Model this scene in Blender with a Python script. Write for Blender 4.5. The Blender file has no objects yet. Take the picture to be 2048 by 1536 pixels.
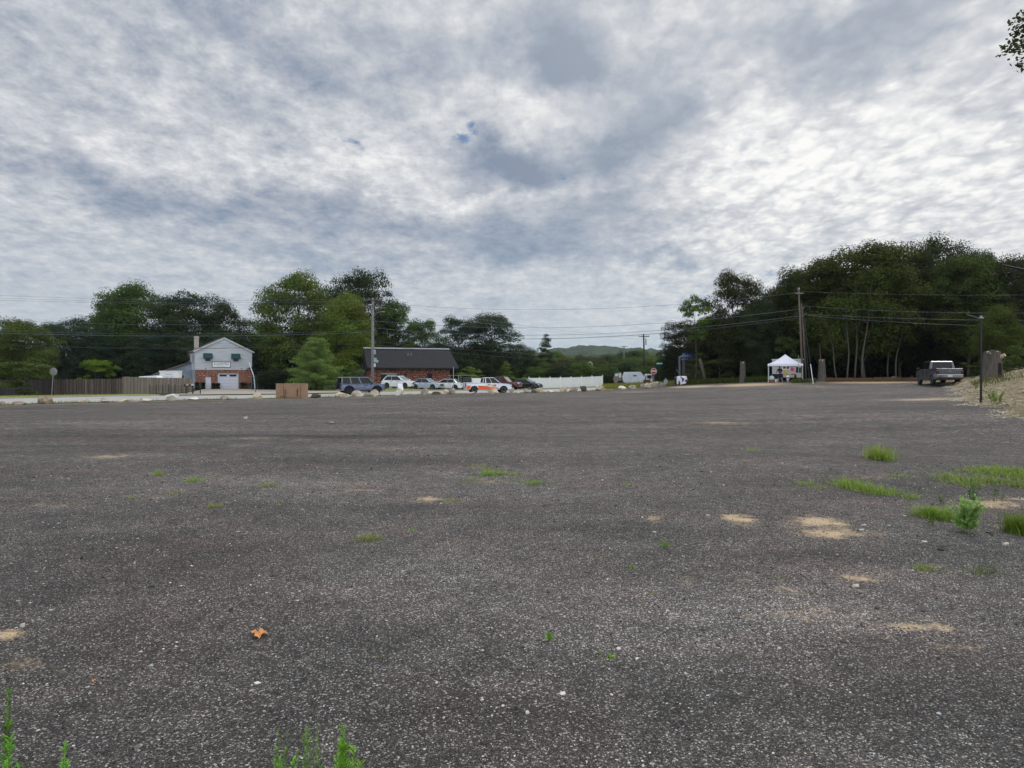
import bpy, bmesh, math, random
import numpy as np
from mathutils import Vector, Matrix, noise as mnoise
R = math.radians
random.seed(7); rng = np.random.default_rng(7)
scene = bpy.context.scene
col = scene.collection

# ------------------------------------------------------------------ camera
F = 1380.0; HZ = 752.0; CH = 1.6          # focal length in px of the 2048 px photo, horizon row, eye height
cam_d = bpy.data.cameras.new("camera"); cam = bpy.data.objects.new("camera", cam_d); col.objects.link(cam)
cam.location = (0, 0, CH); cam.rotation_euler = (R(90), 0, 0)
cam_d.sensor_width = 36; cam_d.lens = F/2048*36; cam_d.shift_y = (HZ-768)/2048
cam_d.clip_start = 0.1; cam_d.clip_end = 8000
scene.camera = cam
scene.render.resolution_x = 1024; scene.render.resolution_y = 768

# ------------------------------------------------------------------ light
SUN_AZ, SUN_EL = 38.0, 42.0               # azimuth from +Y toward +X
sd = Vector((math.sin(R(SUN_AZ))*math.cos(R(SUN_EL)), math.cos(R(SUN_AZ))*math.cos(R(SUN_EL)), math.sin(R(SUN_EL))))
sl = bpy.data.lights.new("sun", 'SUN'); sl.energy = 1.35; sl.angle = R(14); sl.color = (1, .95, .88)
so = bpy.data.objects.new("sun", sl); col.objects.link(so)
so.rotation_euler = sd.to_track_quat('Z', 'Y').to_euler()
scene.view_settings.view_transform = 'Standard'; scene.view_settings.look = 'None'
scene.view_settings.exposure = 0.0; scene.view_settings.gamma = 1.0

def lin(c):
    return tuple(((v/255)/12.92 if v/255 <= .04045 else ((v/255+.055)/1.055)**2.4) for v in c)

class NT:
    def __init__(s, nt): s.nt = nt; s.L = nt.links
    def n(s, t, **kw):
        nd = s.nt.nodes.new(t)
        ins = kw.pop('ins', {})
        for k, v in kw.items(): setattr(nd, k, v)
        for k, v in ins.items():
            if isinstance(v, bpy.types.NodeSocket): s.L.new(v, nd.inputs[k])
            else: nd.inputs[k].default_value = v
        return nd
    def m(s, op, a, b=None, c=None, clamp=False):
        nd = s.nt.nodes.new('ShaderNodeMath'); nd.operation = op; nd.use_clamp = clamp
        for i, v in enumerate((a, b, c)):
            if v is None: continue
            if isinstance(v, bpy.types.NodeSocket): s.L.new(v, nd.inputs[i])
            else: nd.inputs[i].default_value = v
        return nd.outputs[0]
    def vm(s, op, a, b=None, out=0):
        nd = s.nt.nodes.new('ShaderNodeVectorMath'); nd.operation = op
        for i, v in enumerate((a, b)):
            if v is None: continue
            if isinstance(v, bpy.types.NodeSocket): s.L.new(v, nd.inputs[i])
            else: nd.inputs[i].default_value = v
        return nd.outputs[out]
    def scale(s, a, f):
        nd = s.nt.nodes.new('ShaderNodeVectorMath'); nd.operation = 'SCALE'
        s.L.new(a, nd.inputs[0])
        if isinstance(f, bpy.types.NodeSocket): s.L.new(f, nd.inputs[3])
        else: nd.inputs[3].default_value = f
        return nd.outputs[0]
    def noise(s, vec, sc, det=4, rough=.55, dist=0, out='Fac'):
        nd = s.n('ShaderNodeTexNoise'); s.L.new(vec, nd.inputs['Vector'])
        nd.inputs['Scale'].default_value = sc; nd.inputs['Detail'].default_value = det
        nd.inputs['Roughness'].default_value = rough; nd.inputs['Distortion'].default_value = dist
        return nd.outputs[out]
    def vor(s, vec, sc, out='Distance', feature='F1'):
        nd = s.n('ShaderNodeTexVoronoi', feature=feature); s.L.new(vec, nd.inputs['Vector'])
        nd.inputs['Scale'].default_value = sc
        return nd.outputs[out]
    def ramp(s, f, stops, interp='LINEAR'):
        nd = s.n('ShaderNodeValToRGB'); s.L.new(f, nd.inputs[0]); cr = nd.color_ramp; cr.interpolation = interp
        while len(cr.elements) > 1: cr.elements.remove(cr.elements[-1])
        for i, (p, c) in enumerate(stops):
            e = cr.elements[0] if i == 0 else cr.elements.new(p)
            e.position = p; e.color = (c[0], c[1], c[2], 1) if hasattr(c, '__len__') else (c, c, c, 1)
        return nd.outputs[0]
    def mix(s, f, a, b, mode='MIX'):
        nd = s.n('ShaderNodeMix', data_type='RGBA', blend_type=mode)
        for idx, v in ((0, f), (6, a), (7, b)):
            if isinstance(v, bpy.types.NodeSocket): s.L.new(v, nd.inputs[idx])
            elif idx == 0: nd.inputs[0].default_value = v
            else: nd.inputs[idx].default_value = (v[0], v[1], v[2], 1)
        return nd.outputs[2]
    def mr(s, v, a, b, c=0, d=1, kind='SMOOTHSTEP'):
        nd = s.n('ShaderNodeMapRange', interpolation_type=kind); s.L.new(v, nd.inputs[0])
        for i, x in enumerate((a, b, c, d)): nd.inputs[i+1].default_value = x
        return nd.outputs[0]

# ------------------------------------------------------------------ sky
world = bpy.data.worlds.new("World"); scene.world = world; world.use_nodes = True
wn = world.node_tree; wn.nodes.clear(); W = NT(wn)
tc = W.n('ShaderNodeTexCoord').outputs['Generated']
sky = W.n('ShaderNodeTexSky', sky_type='NISHITA'); sky.sun_disc = False
sky.sun_elevation = R(SUN_EL); sky.sun_rotation = R(SUN_AZ); sky.air_density = 1.2; sky.dust_density = .4; sky.ozone_density = 3.0
bg_sky = W.n('ShaderNodeBackground', ins={'Color': W.mix(1.0, sky.outputs[0], (.66, .88, 1.12), 'MULTIPLY'), 'Strength': .055})
sep = W.n('ShaderNodeSeparateXYZ', ins={0: tc})
dz = W.m('MAXIMUM', sep.outputs[2], 0.0)
inv = W.m('DIVIDE', 1.0, W.m('ADD', dz, .20))
plane = W.scale(tc, inv)                                     # a flat cloud deck seen in perspective
sp2 = W.n('ShaderNodeSeparateXYZ', ins={0: plane})
P = W.n('ShaderNodeCombineXYZ', ins={0: sp2.outputs[0], 1: W.m('MULTIPLY', sp2.outputs[1], .80), 2: 0.0}).outputs[0]
# warped direction used to place the large cloud banks
wv = W.noise(tc, 7.0, 5, .62, out='Color')
wv = W.scale(W.vm('SUBTRACT', wv, (.5, .5, .5)), .13)
wdir = W.vm('ADD', tc, wv)
def skydir(px, py):
    return Vector(((px-1024)/F, 1, (HZ-py)/F)).normalized()
def blob(px, py, sx, sy, tilt=0.0):
    c = skydir(px, py); right = Vector((0, 0, 1)).cross(c) * -1; right.normalize(); up = right.cross(c); 
    if up.z < 0: up = -up
    a, b = math.cos(R(tilt)), math.sin(R(tilt))
    u = (right*a + up*b) * (F/sx); v = (up*a - right*b) * (F/sy)
    d = W.vm('SUBTRACT', wdir, tuple(c))
    du = W.vm('DOT_PRODUCT', d, tuple(u), out=1); dv = W.vm('DOT_PRODUCT', d, tuple(v), out=1)
    r2 = W.m('ADD', W.m('MULTIPLY', du, du), W.m('MULTIPLY', dv, dv))
    return W.m('EXPONENT', W.m('MULTIPLY', r2, -1.0))
def total(lst):
    acc = None
    for b in lst:
        w = b[-1]; t = W.m('MULTIPLY', blob(*b[:-1]), w)
        acc = t if acc is None else W.m('ADD', acc, t)
    return acc
dark = total([(1120, 80, 70, 130, 0, 1.0), (1150, 165, 55, 40, 0, .5), (1215, 190, 80, 60, 20, .45), (1020, 335, 95, 48, 0, 1.4), (960, 300, 70, 24, 0, .3), (1265, 285, 115, 75, 20, 1.35), (1320, 200, 60, 70, 0, .5),
              (1400, 70, 150, 60, 0, .35), (1760, 100, 200, 85, 0, 1.2), (1650, 50, 160, 70, 0, .5), (900, 110, 160, 60, 10, .35),
              (620, 125, 120, 34, -24, .55), (420, 40, 110, 36, -35, .45), (480, 215, 110, 34, -10, .3), (720, 60, 120, 50, 0, .2),
              (130, 350, 240, 34, -5, .28), (400, 395, 170, 36, -10, .34), (760, 445, 300, 32, -4, .5), (1150, 470, 240, 36, 4, .65),
              (1180, 415, 160, 24, 4, .5), (1330, 520, 90, 12, 0, .9), (1060, 520, 160, 22, 0, .8), (560, 500, 220, 22, -4, .5),
              (60, 30, 140, 40, 0, .2), (200, 190, 160, 40, -10, .15), (1950, 230, 120, 40, 0, .3)])
lite = total([(1190, 225, 90, 40, 10, .9), (1090, 232, 85, 22, 10, .9), (1250, 195, 60, 30, 20, .6), (700, 240, 200, 60, 0, .2), (200, 260, 240, 60, 0, .25), (120, 120, 200, 90, 0, .2), (1170, 20, 50, 60, 60, .7), (940, 45, 60, 25, -35, .7), (1480, 130, 140, 120, 40, .45),
              (1600, 300, 300, 120, 0, .5), (1950, 330, 260, 160, 0, .45), (1900, 120, 160, 60, 20, .55), (820, 340, 240, 40, 0, .35), (860, 390, 260, 26, -8, .4),
              (280, 320, 70, 22, -20, .45), (220, 450, 190, 26, -5, .35), (1100, 385, 150, 16, 6, .5), (1700, 480, 360, 50, 0, .30), (640, 30, 60, 40, -30, .35)])
gap = total([(925, 278, 42, 20, 18, 1.25), (690, 316, 34, 17, -15, 1.05), (1142, 306, 14, 9, 0, 1.1), (1115, 350, 26, 10, 0, .7), (1820, 405, 60, 14, 0, .5), (1545, 560, 46, 12, 0, .8), (20, 40, 40, 12, 0, .6)])
strx = W.n('ShaderNodeMapping', ins={'Vector': P, 'Scale': (1.0, 1.0, 1), 'Rotation': (0, 0, .25)}).outputs[0]
right_zone = W.mr(sep.outputs[0], .02, .38)
n1 = W.noise(P, 2.0, 4, .55, .2)
n2 = W.noise(P, 7.5, 8, .64, .2)
n5 = W.noise(P, 21.0, 6, .66, .1)
# altocumulus cells: rounded bright puffs parted by darker seams
cellw = W.vm('ADD', strx, W.scale(W.vm('SUBTRACT', W.noise(P, 9.0, 3, .6, out='Color'), (.5, .5, .5)), .10))
c1 = W.n('ShaderNodeTexVoronoi', feature='SMOOTH_F1', ins={'Vector': cellw, 'Scale': 16.0, 'Smoothness': .55}).outputs['Distance']
c2 = W.n('ShaderNodeTexVoronoi', feature='SMOOTH_F1', ins={'Vector': cellw, 'Scale': 34.0, 'Smoothness': .5}).outputs['Distance']
cells = W.m('ADD', W.m('MULTIPLY', W.m('SUBTRACT', .42, c1), .75), W.m('MULTIPLY', W.m('SUBTRACT', .40, c2), .45))
rip = W.m('MULTIPLY', cells, W.m('ADD', .12, W.m('MULTIPLY', right_zone, .72)))
v = W.m('ADD', .555, W.m('MULTIPLY', W.m('SUBTRACT', n1, .5), .45))
v = W.m('ADD', v, W.m('MULTIPLY', W.m('SUBTRACT', n2, .5), W.m('MULTIPLY_ADD', right_zone, .15, .88)))
v = W.m('ADD', v, W.m('MULTIPLY', W.m('SUBTRACT', n5, .5), .75))
v = W.m('ADD', v, rip)
dk_ = W.m('MINIMUM', dark, 1.25)
v = W.m('MULTIPLY_ADD', W.m('SUBTRACT', v, .53), W.m('SUBTRACT', 1.0, W.m('MULTIPLY', dk_, .45)), .53)   # shaded bases are smoother
v = W.m('SUBTRACT', v, W.m('MULTIPLY', dk_, .50))
v = W.m('ADD', v, W.m('MULTIPLY', W.m('MINIMUM', lite, 1.2), .32))
v = W.m('ADD', v, W.m('MULTIPLY', right_zone, .13))
lowf = W.mr(sep.outputs[2], .0, .26, 1, 0)                      # the deck turns bluer and smoother toward the horizon
v = W.m('MULTIPLY_ADD', W.m('SUBTRACT', v, .60), W.m('SUBTRACT', 1.0, W.m('MULTIPLY', lowf, .50)), .60)
cloud = W.ramp(v, [(0.0, lin((104, 124, 152))), (.14, lin((128, 144, 167))), (.32, lin((158, 167, 183))), (.50, lin((186, 191, 200))),
                   (.66, lin((210, 213, 218))), (.82, lin((234, 235, 236))), (1.0, lin((255, 254, 252)))])
lowc = W.ramp(v, [(0.0, lin((134, 160, 186))), (.35, lin((168, 186, 203))), (.65, lin((202, 209, 215))), (1.0, lin((228, 230, 228)))])
cloud = W.mix(W.m('MULTIPLY', lowf, .85), cloud, lowc)
hz = W.mr(sep.outputs[2], .0, .09, 1, 0)
cloud = W.mix(W.m('MULTIPLY', hz, .6), cloud, lin((176, 203, 218)))
glow = W.mr(W.vm('DOT_PRODUCT', tc, tuple(sd), out=1), .55, 1.0, 0, 1)
cloud = W.mix(W.m('MULTIPLY', glow, .30), cloud, (1.0, .99, .96))
rear_sky_fill = W.mr(sep.outputs[1], .25, -.6, 1.0, 2.3)            # unseen sky behind the viewer, brightened as added fill for the facing walls
bg_cloud = W.n('ShaderNodeBackground', ins={'Color': cloud, 'Strength': rear_sky_fill})
gn = W.noise(P, 22.0, 6, .68, .2)
gm = W.mr(W.m('ADD', gap, W.m('MULTIPLY', W.m('SUBTRACT', gn, .5), 3.4)), .50, 1.50, 0, .82)
gm = W.m('MULTIPLY', gm, W.mr(gap, .15, .45, 0, 1))
cover = W.m('SUBTRACT', 1.0, gm)
ms = W.n('ShaderNodeMixShader', ins={0: cover, 1: bg_sky.outputs[0], 2: bg_cloud.outputs[0]})
wn.links.new(ms.outputs[0], W.n('ShaderNodeOutputWorld').inputs[0])

# ------------------------------------------------------------------ naming / tagging
def tag(o, label=None, cat=None, group=None, kind=None):
    if label: o['label'] = label
    if cat: o['category'] = cat
    if group: o['group'] = group
    if kind: o['kind'] = kind
    return o
def empty(name, loc=(0, 0, 0), rz=0.0, label=None, cat=None, group=None, rx=0, ry=0):
    o = bpy.data.objects.new(name, None); col.objects.link(o)
    o.location = loc; o.rotation_euler = (rx, ry, rz); o.empty_display_size = .2
    return tag(o, label, cat, group)
def copy_tree(o, parent=None):
    c = o.copy(); col.objects.link(c); c.parent = parent
    for ch in list(o.children): copy_tree(ch, c)
    return c
def obj(name, bm, mat, parent=None, smooth=False, bevel=0):
    me = bpy.data.meshes.new(name)
    bmesh.ops.recalc_face_normals(bm, faces=bm.faces)
    bm.to_mesh(me); bm.free()
    for m_ in (mat if isinstance(mat, (list, tuple)) else [mat]): me.materials.append(m_)
    if smooth:
        for p in me.polygons: p.use_smooth = True
    o = bpy.data.objects.new(name, me); col.objects.link(o); o.parent = parent
    if bevel:
        b = o.modifiers.new('bevel', 'BEVEL'); b.width = bevel; b.segments = 2; b.limit_method = 'ANGLE'; b.angle_limit = R(35)
    return o
def np_obj(name, verts, faces, mat, parent=None, smooth=False, colattr=None):
    """verts (n,3), faces (m,k) all the same size"""
    verts = np.asarray(verts, dtype=np.float32); faces = np.asarray(faces, dtype=np.int32)
    me = bpy.data.meshes.new(name); m, k = faces.shape
    me.vertices.add(len(verts)); me.vertices.foreach_set('co', verts.ravel())
    me.loops.add(m*k); me.loops.foreach_set('vertex_index', faces.ravel())
    me.polygons.add(m); me.polygons.foreach_set('loop_start', np.arange(0, m*k, k, dtype=np.int32))
    me.polygons.foreach_set('use_smooth', np.full(m, smooth, dtype=bool))
    me.update(calc_edges=True)
    if colattr is not None:
        at = me.color_attributes.new('tint', 'FLOAT_COLOR', 'POINT')
        c4 = np.ones((len(verts), 4), dtype=np.float32); c4[:, :colattr.shape[1]] = colattr
        at.data.foreach_set('color', c4.ravel())
    me.materials.append(mat)
    o = bpy.data.objects.new(name, me); col.objects.link(o); o.parent = parent
    return o
def B(): return bmesh.new()
def box(bm, x0, x1, y0, y1, z0, z1):
    vs = [bm.verts.new((x, y, z)) for z in (z0, z1) for x, y in ((x0, y0), (x1, y0), (x1, y1), (x0, y1))]
    for f in ((3, 2, 1, 0), (4, 5, 6, 7), (0, 1, 5, 4), (1, 2, 6, 5), (2, 3, 7, 6), (3, 0, 4, 7)): bm.faces.new([vs[i] for i in f])
    return vs
def prism(bm, pts, y0, y1, axis='y'):
    def mk(p, h):
        return {'y': (p[0], h, p[1]), 'x': (h, p[0], p[1]), 'z': (p[0], p[1], h)}[axis]
    a = [bm.verts.new(mk(p, y0)) for p in pts]; b = [bm.verts.new(mk(p, y1)) for p in pts]
    n = len(pts)
    bm.faces.new(a); bm.faces.new(b[::-1])
    for i in range(n): bm.faces.new((a[i], b[i], b[(i+1) % n], a[(i+1) % n]))
    return a+b
def tube(bm, pts, rad, seg=8, cap=True):
    pts = [Vector(p) for p in pts]; rads = rad if hasattr(rad, '__len__') else [rad]*len(pts)
    rings = []; ref = None
    for i, p in enumerate(pts):
        t = (pts[min(i+1, len(pts)-1)] - pts[max(i-1, 0)]).normalized()
        if ref is None or abs(ref.dot(t)) > .95: ref = Vector((1, 0, 0)) if abs(t.x) < .7 else Vector((0, 1, 0))
        a = (ref - t*ref.dot(t)).normalized(); b = t.cross(a); ref = a
        rings.append([bm.verts.new(p + (a*math.cos(2*math.pi*k/seg) + b*math.sin(2*math.pi*k/seg))*rads[i]) for k in range(seg)])
    for i in range(len(rings)-1):
        for k in range(seg): bm.faces.new((rings[i][k], rings[i][(k+1) % seg], rings[i+1][(k+1) % seg], rings[i+1][k]))
    if cap: bm.faces.new(rings[0][::-1]); bm.faces.new(rings[-1])
def lathe(bm, prof, seg=16, axis='z', c=(0, 0, 0)):
    rings = []
    for r, h in prof:
        ring = []
        for k in range(seg):
            a = 2*math.pi*k/seg; u, v_ = r*math.cos(a), r*math.sin(a)
            p = {'z': (u, v_, h), 'y': (u, h, v_), 'x': (h, u, v_)}[axis]
            ring.append(bm.verts.new((p[0]+c[0], p[1]+c[1], p[2]+c[2])))
        rings.append(ring)
    for i in range(len(rings)-1):
        for k in range(seg): bm.faces.new((rings[i][k], rings[i][(k+1) % seg], rings[i+1][(k+1) % seg], rings[i+1][k]))
    bm.faces.new(rings[0][::-1]); bm.faces.new(rings[-1])

# ------------------------------------------------------------------ materials
MATS = {}
def pm(name, rgb, rough=.7, metal=0.0, var=.12, nscale=3.0, bump=0.0, bscale=40, spec=.5, coat=0, srgb=True, stretch=None):
    if name in MATS: return MATS[name]
    m = bpy.data.materials.new(name); m.use_nodes = True; T = NT(m.node_tree)
    bs = m.node_tree.nodes['Principled BSDF']
    c = lin(rgb) if srgb else rgb
    oc = T.n('ShaderNodeTexCoord').outputs['Object']
    if stretch: oc = T.n('ShaderNodeMapping', ins={'Vector': oc, 'Scale': stretch}).outputs[0]
    nz = T.noise(oc, nscale, 5, .6)
    dk = tuple(x*(1-var) for x in c); lt = tuple(min(1, x*(1+var)) for x in c)
    T.L.new(T.ramp(nz, [(.3, dk), (.7, lt)]), bs.inputs['Base Color'])
    bs.inputs['Roughness'].default_value = rough; bs.inputs['Metallic'].default_value = metal
    bs.inputs['Specular IOR Level'].default_value = spec; bs.inputs['Coat Weight'].default_value = coat
    if bump:
        bn = T.n('ShaderNodeBump', ins={'Height': T.noise(oc, bscale, 4, .6), 'Strength': bump, 'Distance': .02})
        T.L.new(bn.outputs[0], bs.inputs['Normal'])
    MATS[name] = m
    return m
def get_bsdf(m): return m.node_tree.nodes['Principled BSDF']
def newmat(name):
    m = bpy.data.materials.new(name); m.use_nodes = True; MATS[name] = m
    return m, NT(m.node_tree), get_bsdf(m)

def brick_mat(name, c1, c2, mortar, white_frac=.25):
    m, T, bs = newmat(name)
    oc = T.n('ShaderNodeTexCoord').outputs['Object']
    spx = T.n('ShaderNodeSeparateXYZ', ins={0: oc})
    uv = T.n('ShaderNodeCombineXYZ', ins={0: T.m('ADD', spx.outputs[0], spx.outputs[1]), 1: spx.outputs[2], 2: 0.0}).outputs[0]
    bt = T.n('ShaderNodeTexBrick', ins={'Vector': uv, 'Scale': 1.0, 'Mortar Size': .012, 'Brick Width': .30, 'Row Height': .10,
             'Color1': (*c1, 1), 'Color2': (*c2, 1), 'Mortar': (*mortar, 1), 'Bias': -.1})
    pn = T.noise(uv, 5.5, 2, .5)
    pale = T.mr(pn, .55, .62, 0, 1)
    big = T.noise(uv, .7, 3, .5)
    cc = T.mix(T.m('MULTIPLY', pale, white_frac), bt.outputs[0], lin((198, 172, 150)))
    cc = T.mix(T.mr(big, .35, .7, 0, .35), cc, tuple(x*.55 for x in c1))
    T.L.new(cc, bs.inputs['Base Color']); bs.inputs['Roughness'].default_value = .9
    bn = T.n('ShaderNodeBump', ins={'Height': bt.outputs['Fac'], 'Strength': -.6, 'Distance': .02}); T.L.new(bn.outputs[0], bs.inputs['Normal'])
    return m
M_brick = brick_mat('red_brick', lin((150, 90, 70)), lin((112, 66, 54)), lin((92, 80, 72)), .75)
M_brick2 = brick_mat('dark_brick', lin((122, 56, 50)), lin((88, 42, 42)), lin((70, 50, 48)), .75)
def siding_mat(name, c, dirt):
    m, T, bs = newmat(name)
    oc = T.n('ShaderNodeTexCoord').outputs['Object']
    z = T.n('ShaderNodeSeparateXYZ', ins={0: oc}).outputs[2]
    fr = T.m('FRACT', T.m('MULTIPLY', z, 1/.13))
    line = T.mr(fr, .0, .14, .55, 1)
    st = T.n('ShaderNodeMapping', ins={'Vector': oc, 'Scale': (.5, .5, 4)}).outputs[0]
    n = T.noise(st, 1.0, 5, .6); n_ = T.noise(oc, .45, 3, .5)
    cc = T.mix(T.mr(n, .42, .62, 0, .5), lin(c), lin(dirt))
    cc = T.mix(T.mr(n_, .4, .65, 0, .4), cc, lin((196, 206, 214)))
    cc = T.mix(1.0, cc, T.n('ShaderNodeCombineColor', ins={0: line, 1: line, 2: line}).outputs[0], 'MULTIPLY')
    T.L.new(cc, bs.inputs['Base Color']); bs.inputs['Roughness'].default_value = .6
    bn = T.n('ShaderNodeBump', ins={'Height': fr, 'Strength': .5, 'Distance': .02}); T.L.new(bn.outputs[0], bs.inputs['Normal'])
    return m
M_siding = siding_mat('worn_grey_siding', (198, 202, 206), (166, 160, 164))
M_siding2 = siding_mat('blue_grey_siding', (138, 152, 168), (120, 124, 136))
def shingle_mat(name, c, var=.3):
    m, T, bs = newmat(name)
    oc = T.n('ShaderNodeTexCoord').outputs['Object']
    st = T.n('ShaderNodeMapping', ins={'Vector': oc, 'Scale': (3.0, 3.0, 7.0)}).outputs[0]
    vcol = T.n('ShaderNodeTexVoronoi', ins={'Vector': st, 'Scale': 1.3}).outputs['Color']
    f = T.n('ShaderNodeSeparateColor', ins={0: vcol}).outputs[0]
    z = T.n('ShaderNodeSeparateXYZ', ins={0: oc}).outputs[2]
    fr = T.mr(T.m('FRACT', T.m('MULTIPLY', z, 1/.11)), .0, .25, .7, 1)
    L0 = lin(c)
    cc = T.ramp(f, [(0, tuple(x*(1-var) for x in L0)), (1, tuple(x*(1+var) for x in L0))])
    cc = T.mix(1.0, cc, T.n('ShaderNodeCombineColor', ins={0: fr, 1: fr, 2: fr}).outputs[0], 'MULTIPLY')
    T.L.new(cc, bs.inputs['Base Color']); bs.inputs['Roughness'].default_value = .9
    return m
M_roof_brown = shingle_mat('brown_shingles', (98, 86, 84)); M_roof_black = shingle_mat('charcoal_shingles', (26, 28, 35)); M_roof_grey = shingle_mat('grey_shingles', (92, 96, 98))
M_trim = pm('white_trim', (196, 200, 202), .5); M_white = pm('white_paint', (238, 240, 242), .45, var=.05)
M_doorw = pm('white_door_paint', (205, 208, 218), .5, var=.06, nscale=1.5)
M_glassd = pm('dark_window_glass', (16, 19, 22), .12, 0, .3, spec=.35)
M_awn = pm('dark_green_awning', (26, 66, 60), .8); M_black = pm('black_metal', (18, 19, 20), .5)
M_steel = pm('galvanised_steel', (130, 134, 136), .45, .6); M_greysign = pm('bare_sign_back', (150, 154, 156), .45, .3)
M_conc = pm('pale_concrete', (158, 150, 138), .9, var=.14, nscale=1.2, bump=.3)
M_block = pm('pale_block', (176, 168, 160), .95, var=.2, nscale=8, bump=.4)
M_rubber = pm('tyre_rubber', (20, 20, 22), .85); M_rim = pm('alloy_rim', (150, 152, 156), .35, .8, var=.05); M_rimd = pm('dark_rim', (46, 48, 52), .45, .6)
M_chrome = pm('chrome', (190, 194, 200), .15, 1.0, var=.03); M_plastic = pm('dark_plastic', (28, 29, 32), .6)
M_red = pm('red_lens', (84, 14, 16), .25, spec=.5); M_lampglass = pm('headlight_glass', (205, 212, 220), .1, .2, spec=.8)
M_wood = pm('weathered_pole_wood', (98, 88, 80), .95, var=.25, nscale=2, bump=.5, stretch=(6, 6, .6)); M_polegrey = pm('grey_pole_wood', (122, 120, 122), .95, var=.22, nscale=2, bump=.5, stretch=(6, 6, .6))
M_cable = pm('cable_black', (30, 32, 36), .6); M_ceramic = pm('grey_ceramic', (104, 108, 112), .3)
M_wshield = pm('windshield_painted_sky', (96, 110, 114), .06, 0, .25, spec=.9)  # lighter than the other glass: reflected sky painted into the base colour
M_wire = pm('cable_grey', (88, 98, 112), .5)
def paint(name, rgb, rough=.25, metal=.2): return pm(name, rgb, rough, metal, var=.04, nscale=.8, coat=.6)

# bark
def bark_mat(name, c):
    m, T, bs = newmat(name)
    oc = T.n('ShaderNodeTexCoord').outputs['Object']
    st = T.n('ShaderNodeMapping', ins={'Vector': oc, 'Scale': (60, 60, 9)}).outputs[0]
    n = T.noise(st, 1, 5, .65); L0 = lin(c)
    T.L.new(T.ramp(n, [(.3, tuple(x*.5 for x in L0)), (.7, tuple(x*1.4 for x in L0))]), bs.inputs['Base Color'])
    bs.inputs['Roughness'].default_value = .95
    bn = T.n('ShaderNodeBump', ins={'Height': n, 'Strength': .6, 'Distance': .02}); T.L.new(bn.outputs[0], bs.inputs['Normal'])
    return m
M_bark = bark_mat('dark_bark', (74, 66, 58)); M_barkl = bark_mat('pale_bark', (84, 82, 70))
# leaves: tint comes from the object's colour times a per-clump tint
def leaf_mat(name, transl=.32, tcol=(1.15, 1.2, .6), lum_=(.90, .95, .80)):
    m, T, bs = newmat(name)
    oi = T.n('ShaderNodeObjectInfo'); at = T.n('ShaderNodeAttribute', attribute_name='tint')
    oc = T.n('ShaderNodeTexCoord').outputs['Object']
    cc = T.mix(1.0, oi.outputs['Color'], at.outputs['Color'], 'MULTIPLY')
    cc = T.mix(1.0, cc, lum_, 'MULTIPLY')
    hn = T.noise(oc, 2.6, 3, .6)
    cc = T.mix(T.mr(hn, .4, .65, 0, .15), cc, lin((88, 88, 34)))
    T.L.new(cc, bs.inputs['Base Color']); bs.inputs['Roughness'].default_value = .65; bs.inputs['Specular IOR Level'].default_value = .12
    tr = T.n('ShaderNodeBsdfTranslucent', ins={'Color': T.mix(1.0, cc, tcol, 'MULTIPLY')})
    mx = T.n('ShaderNodeMixShader', ins={0: transl, 1: bs.outputs[0], 2: tr.outputs[0]})
    T.L.new(mx.outputs[0], m.node_tree.nodes['Material Output'].inputs[0])
    return m
M_leaf = leaf_mat('foliage'); M_blade = leaf_mat('weed_leaves', .3, (1.05, 1.05, .85), (.90, .93, 1.05))

# ------------------------------------------------------------------ terrain
CP = [(0, 812, 47), (95, 808, 48.7), (210, 806, 50.8), (350, 801.5, 54), (450, 800, 56.2), (582, 797, 59.5), (690, 795, 62.5), (745, 793, 64.3), (820, 790, 67), (930, 789, 70.7),
      (1000, 787, 73.5), (1074, 786, 76.7), (1150, 784, 80), (1200, 782, 82.8), (1245, 779, 85.2), (1290, 776.5, 88), (1325, 774, 89.9), (1363, 770.5, 86), (1484, 765.5, 80),
      (1540, 764.5, 75), (1645, 762.5, 72), (1740, 763, 69), (1830, 763.5, 66), (1866, 774, 55), (1925, 783, 45), (1962, 808, 30), (2048, 830, 22),
      (0, 792, 76), (110, 791, 76), (250, 791, 70), (400, 788, 84), (445, 779.5, 110), (700, 783, 92), (560, 780, 112), (860, 780, 97), (1000, 780, 96), (1130, 778.5, 115), (1250, 771, 112),
      (720, 789, 75), (975, 786.5, 80), (800, 777.5, 94), (760, 785, 82), (854, 780, 93)]
cps = [((px-1024)/F*D, D, CH-(py-HZ)*D/F) for px, py, D in CP]
cps += [(x, y, 0.0) for x, y in ((0, 0), (0, 4), (4, 4), (-4, 4), (0, 9), (-6, 9), (6, 9), (0, 18), (-15, 18), (12, 16), (-20, -20), (0, -30), (20, -20), (-40, 0), (-30, 10))]
cps += [(10, 40, .02), (-10, 40, -.12), (0, 58, -.1), (20, 50, .28), (26, 62, .7), (14, 66, .15)]
cps += [(45, 90, 1.3), (30, 110, .5), (60, 60, 1.8), (70, 30, 1.6), (40, 0, .6), (-60, 110, -.8), (0, 150, -1.4), (-100, 150, -1.2), (60, 150, .2), (-90, 60, -.6), (120, 120, 1.6)]
CPA = np.array(cps); _n = len(CPA); _c = 3.0
def _k(d2): return np.sqrt(d2 + _c*_c)
_A = _k(((CPA[:, None, :2]-CPA[None, :, :2])**2).sum(-1))
_A = np.block([[_A + np.eye(_n)*(-.15), np.ones((_n, 1))], [np.ones((1, _n)), np.zeros((1, 1))]])
_w = np.linalg.solve(_A, np.append(CPA[:, 2], 0))
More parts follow.
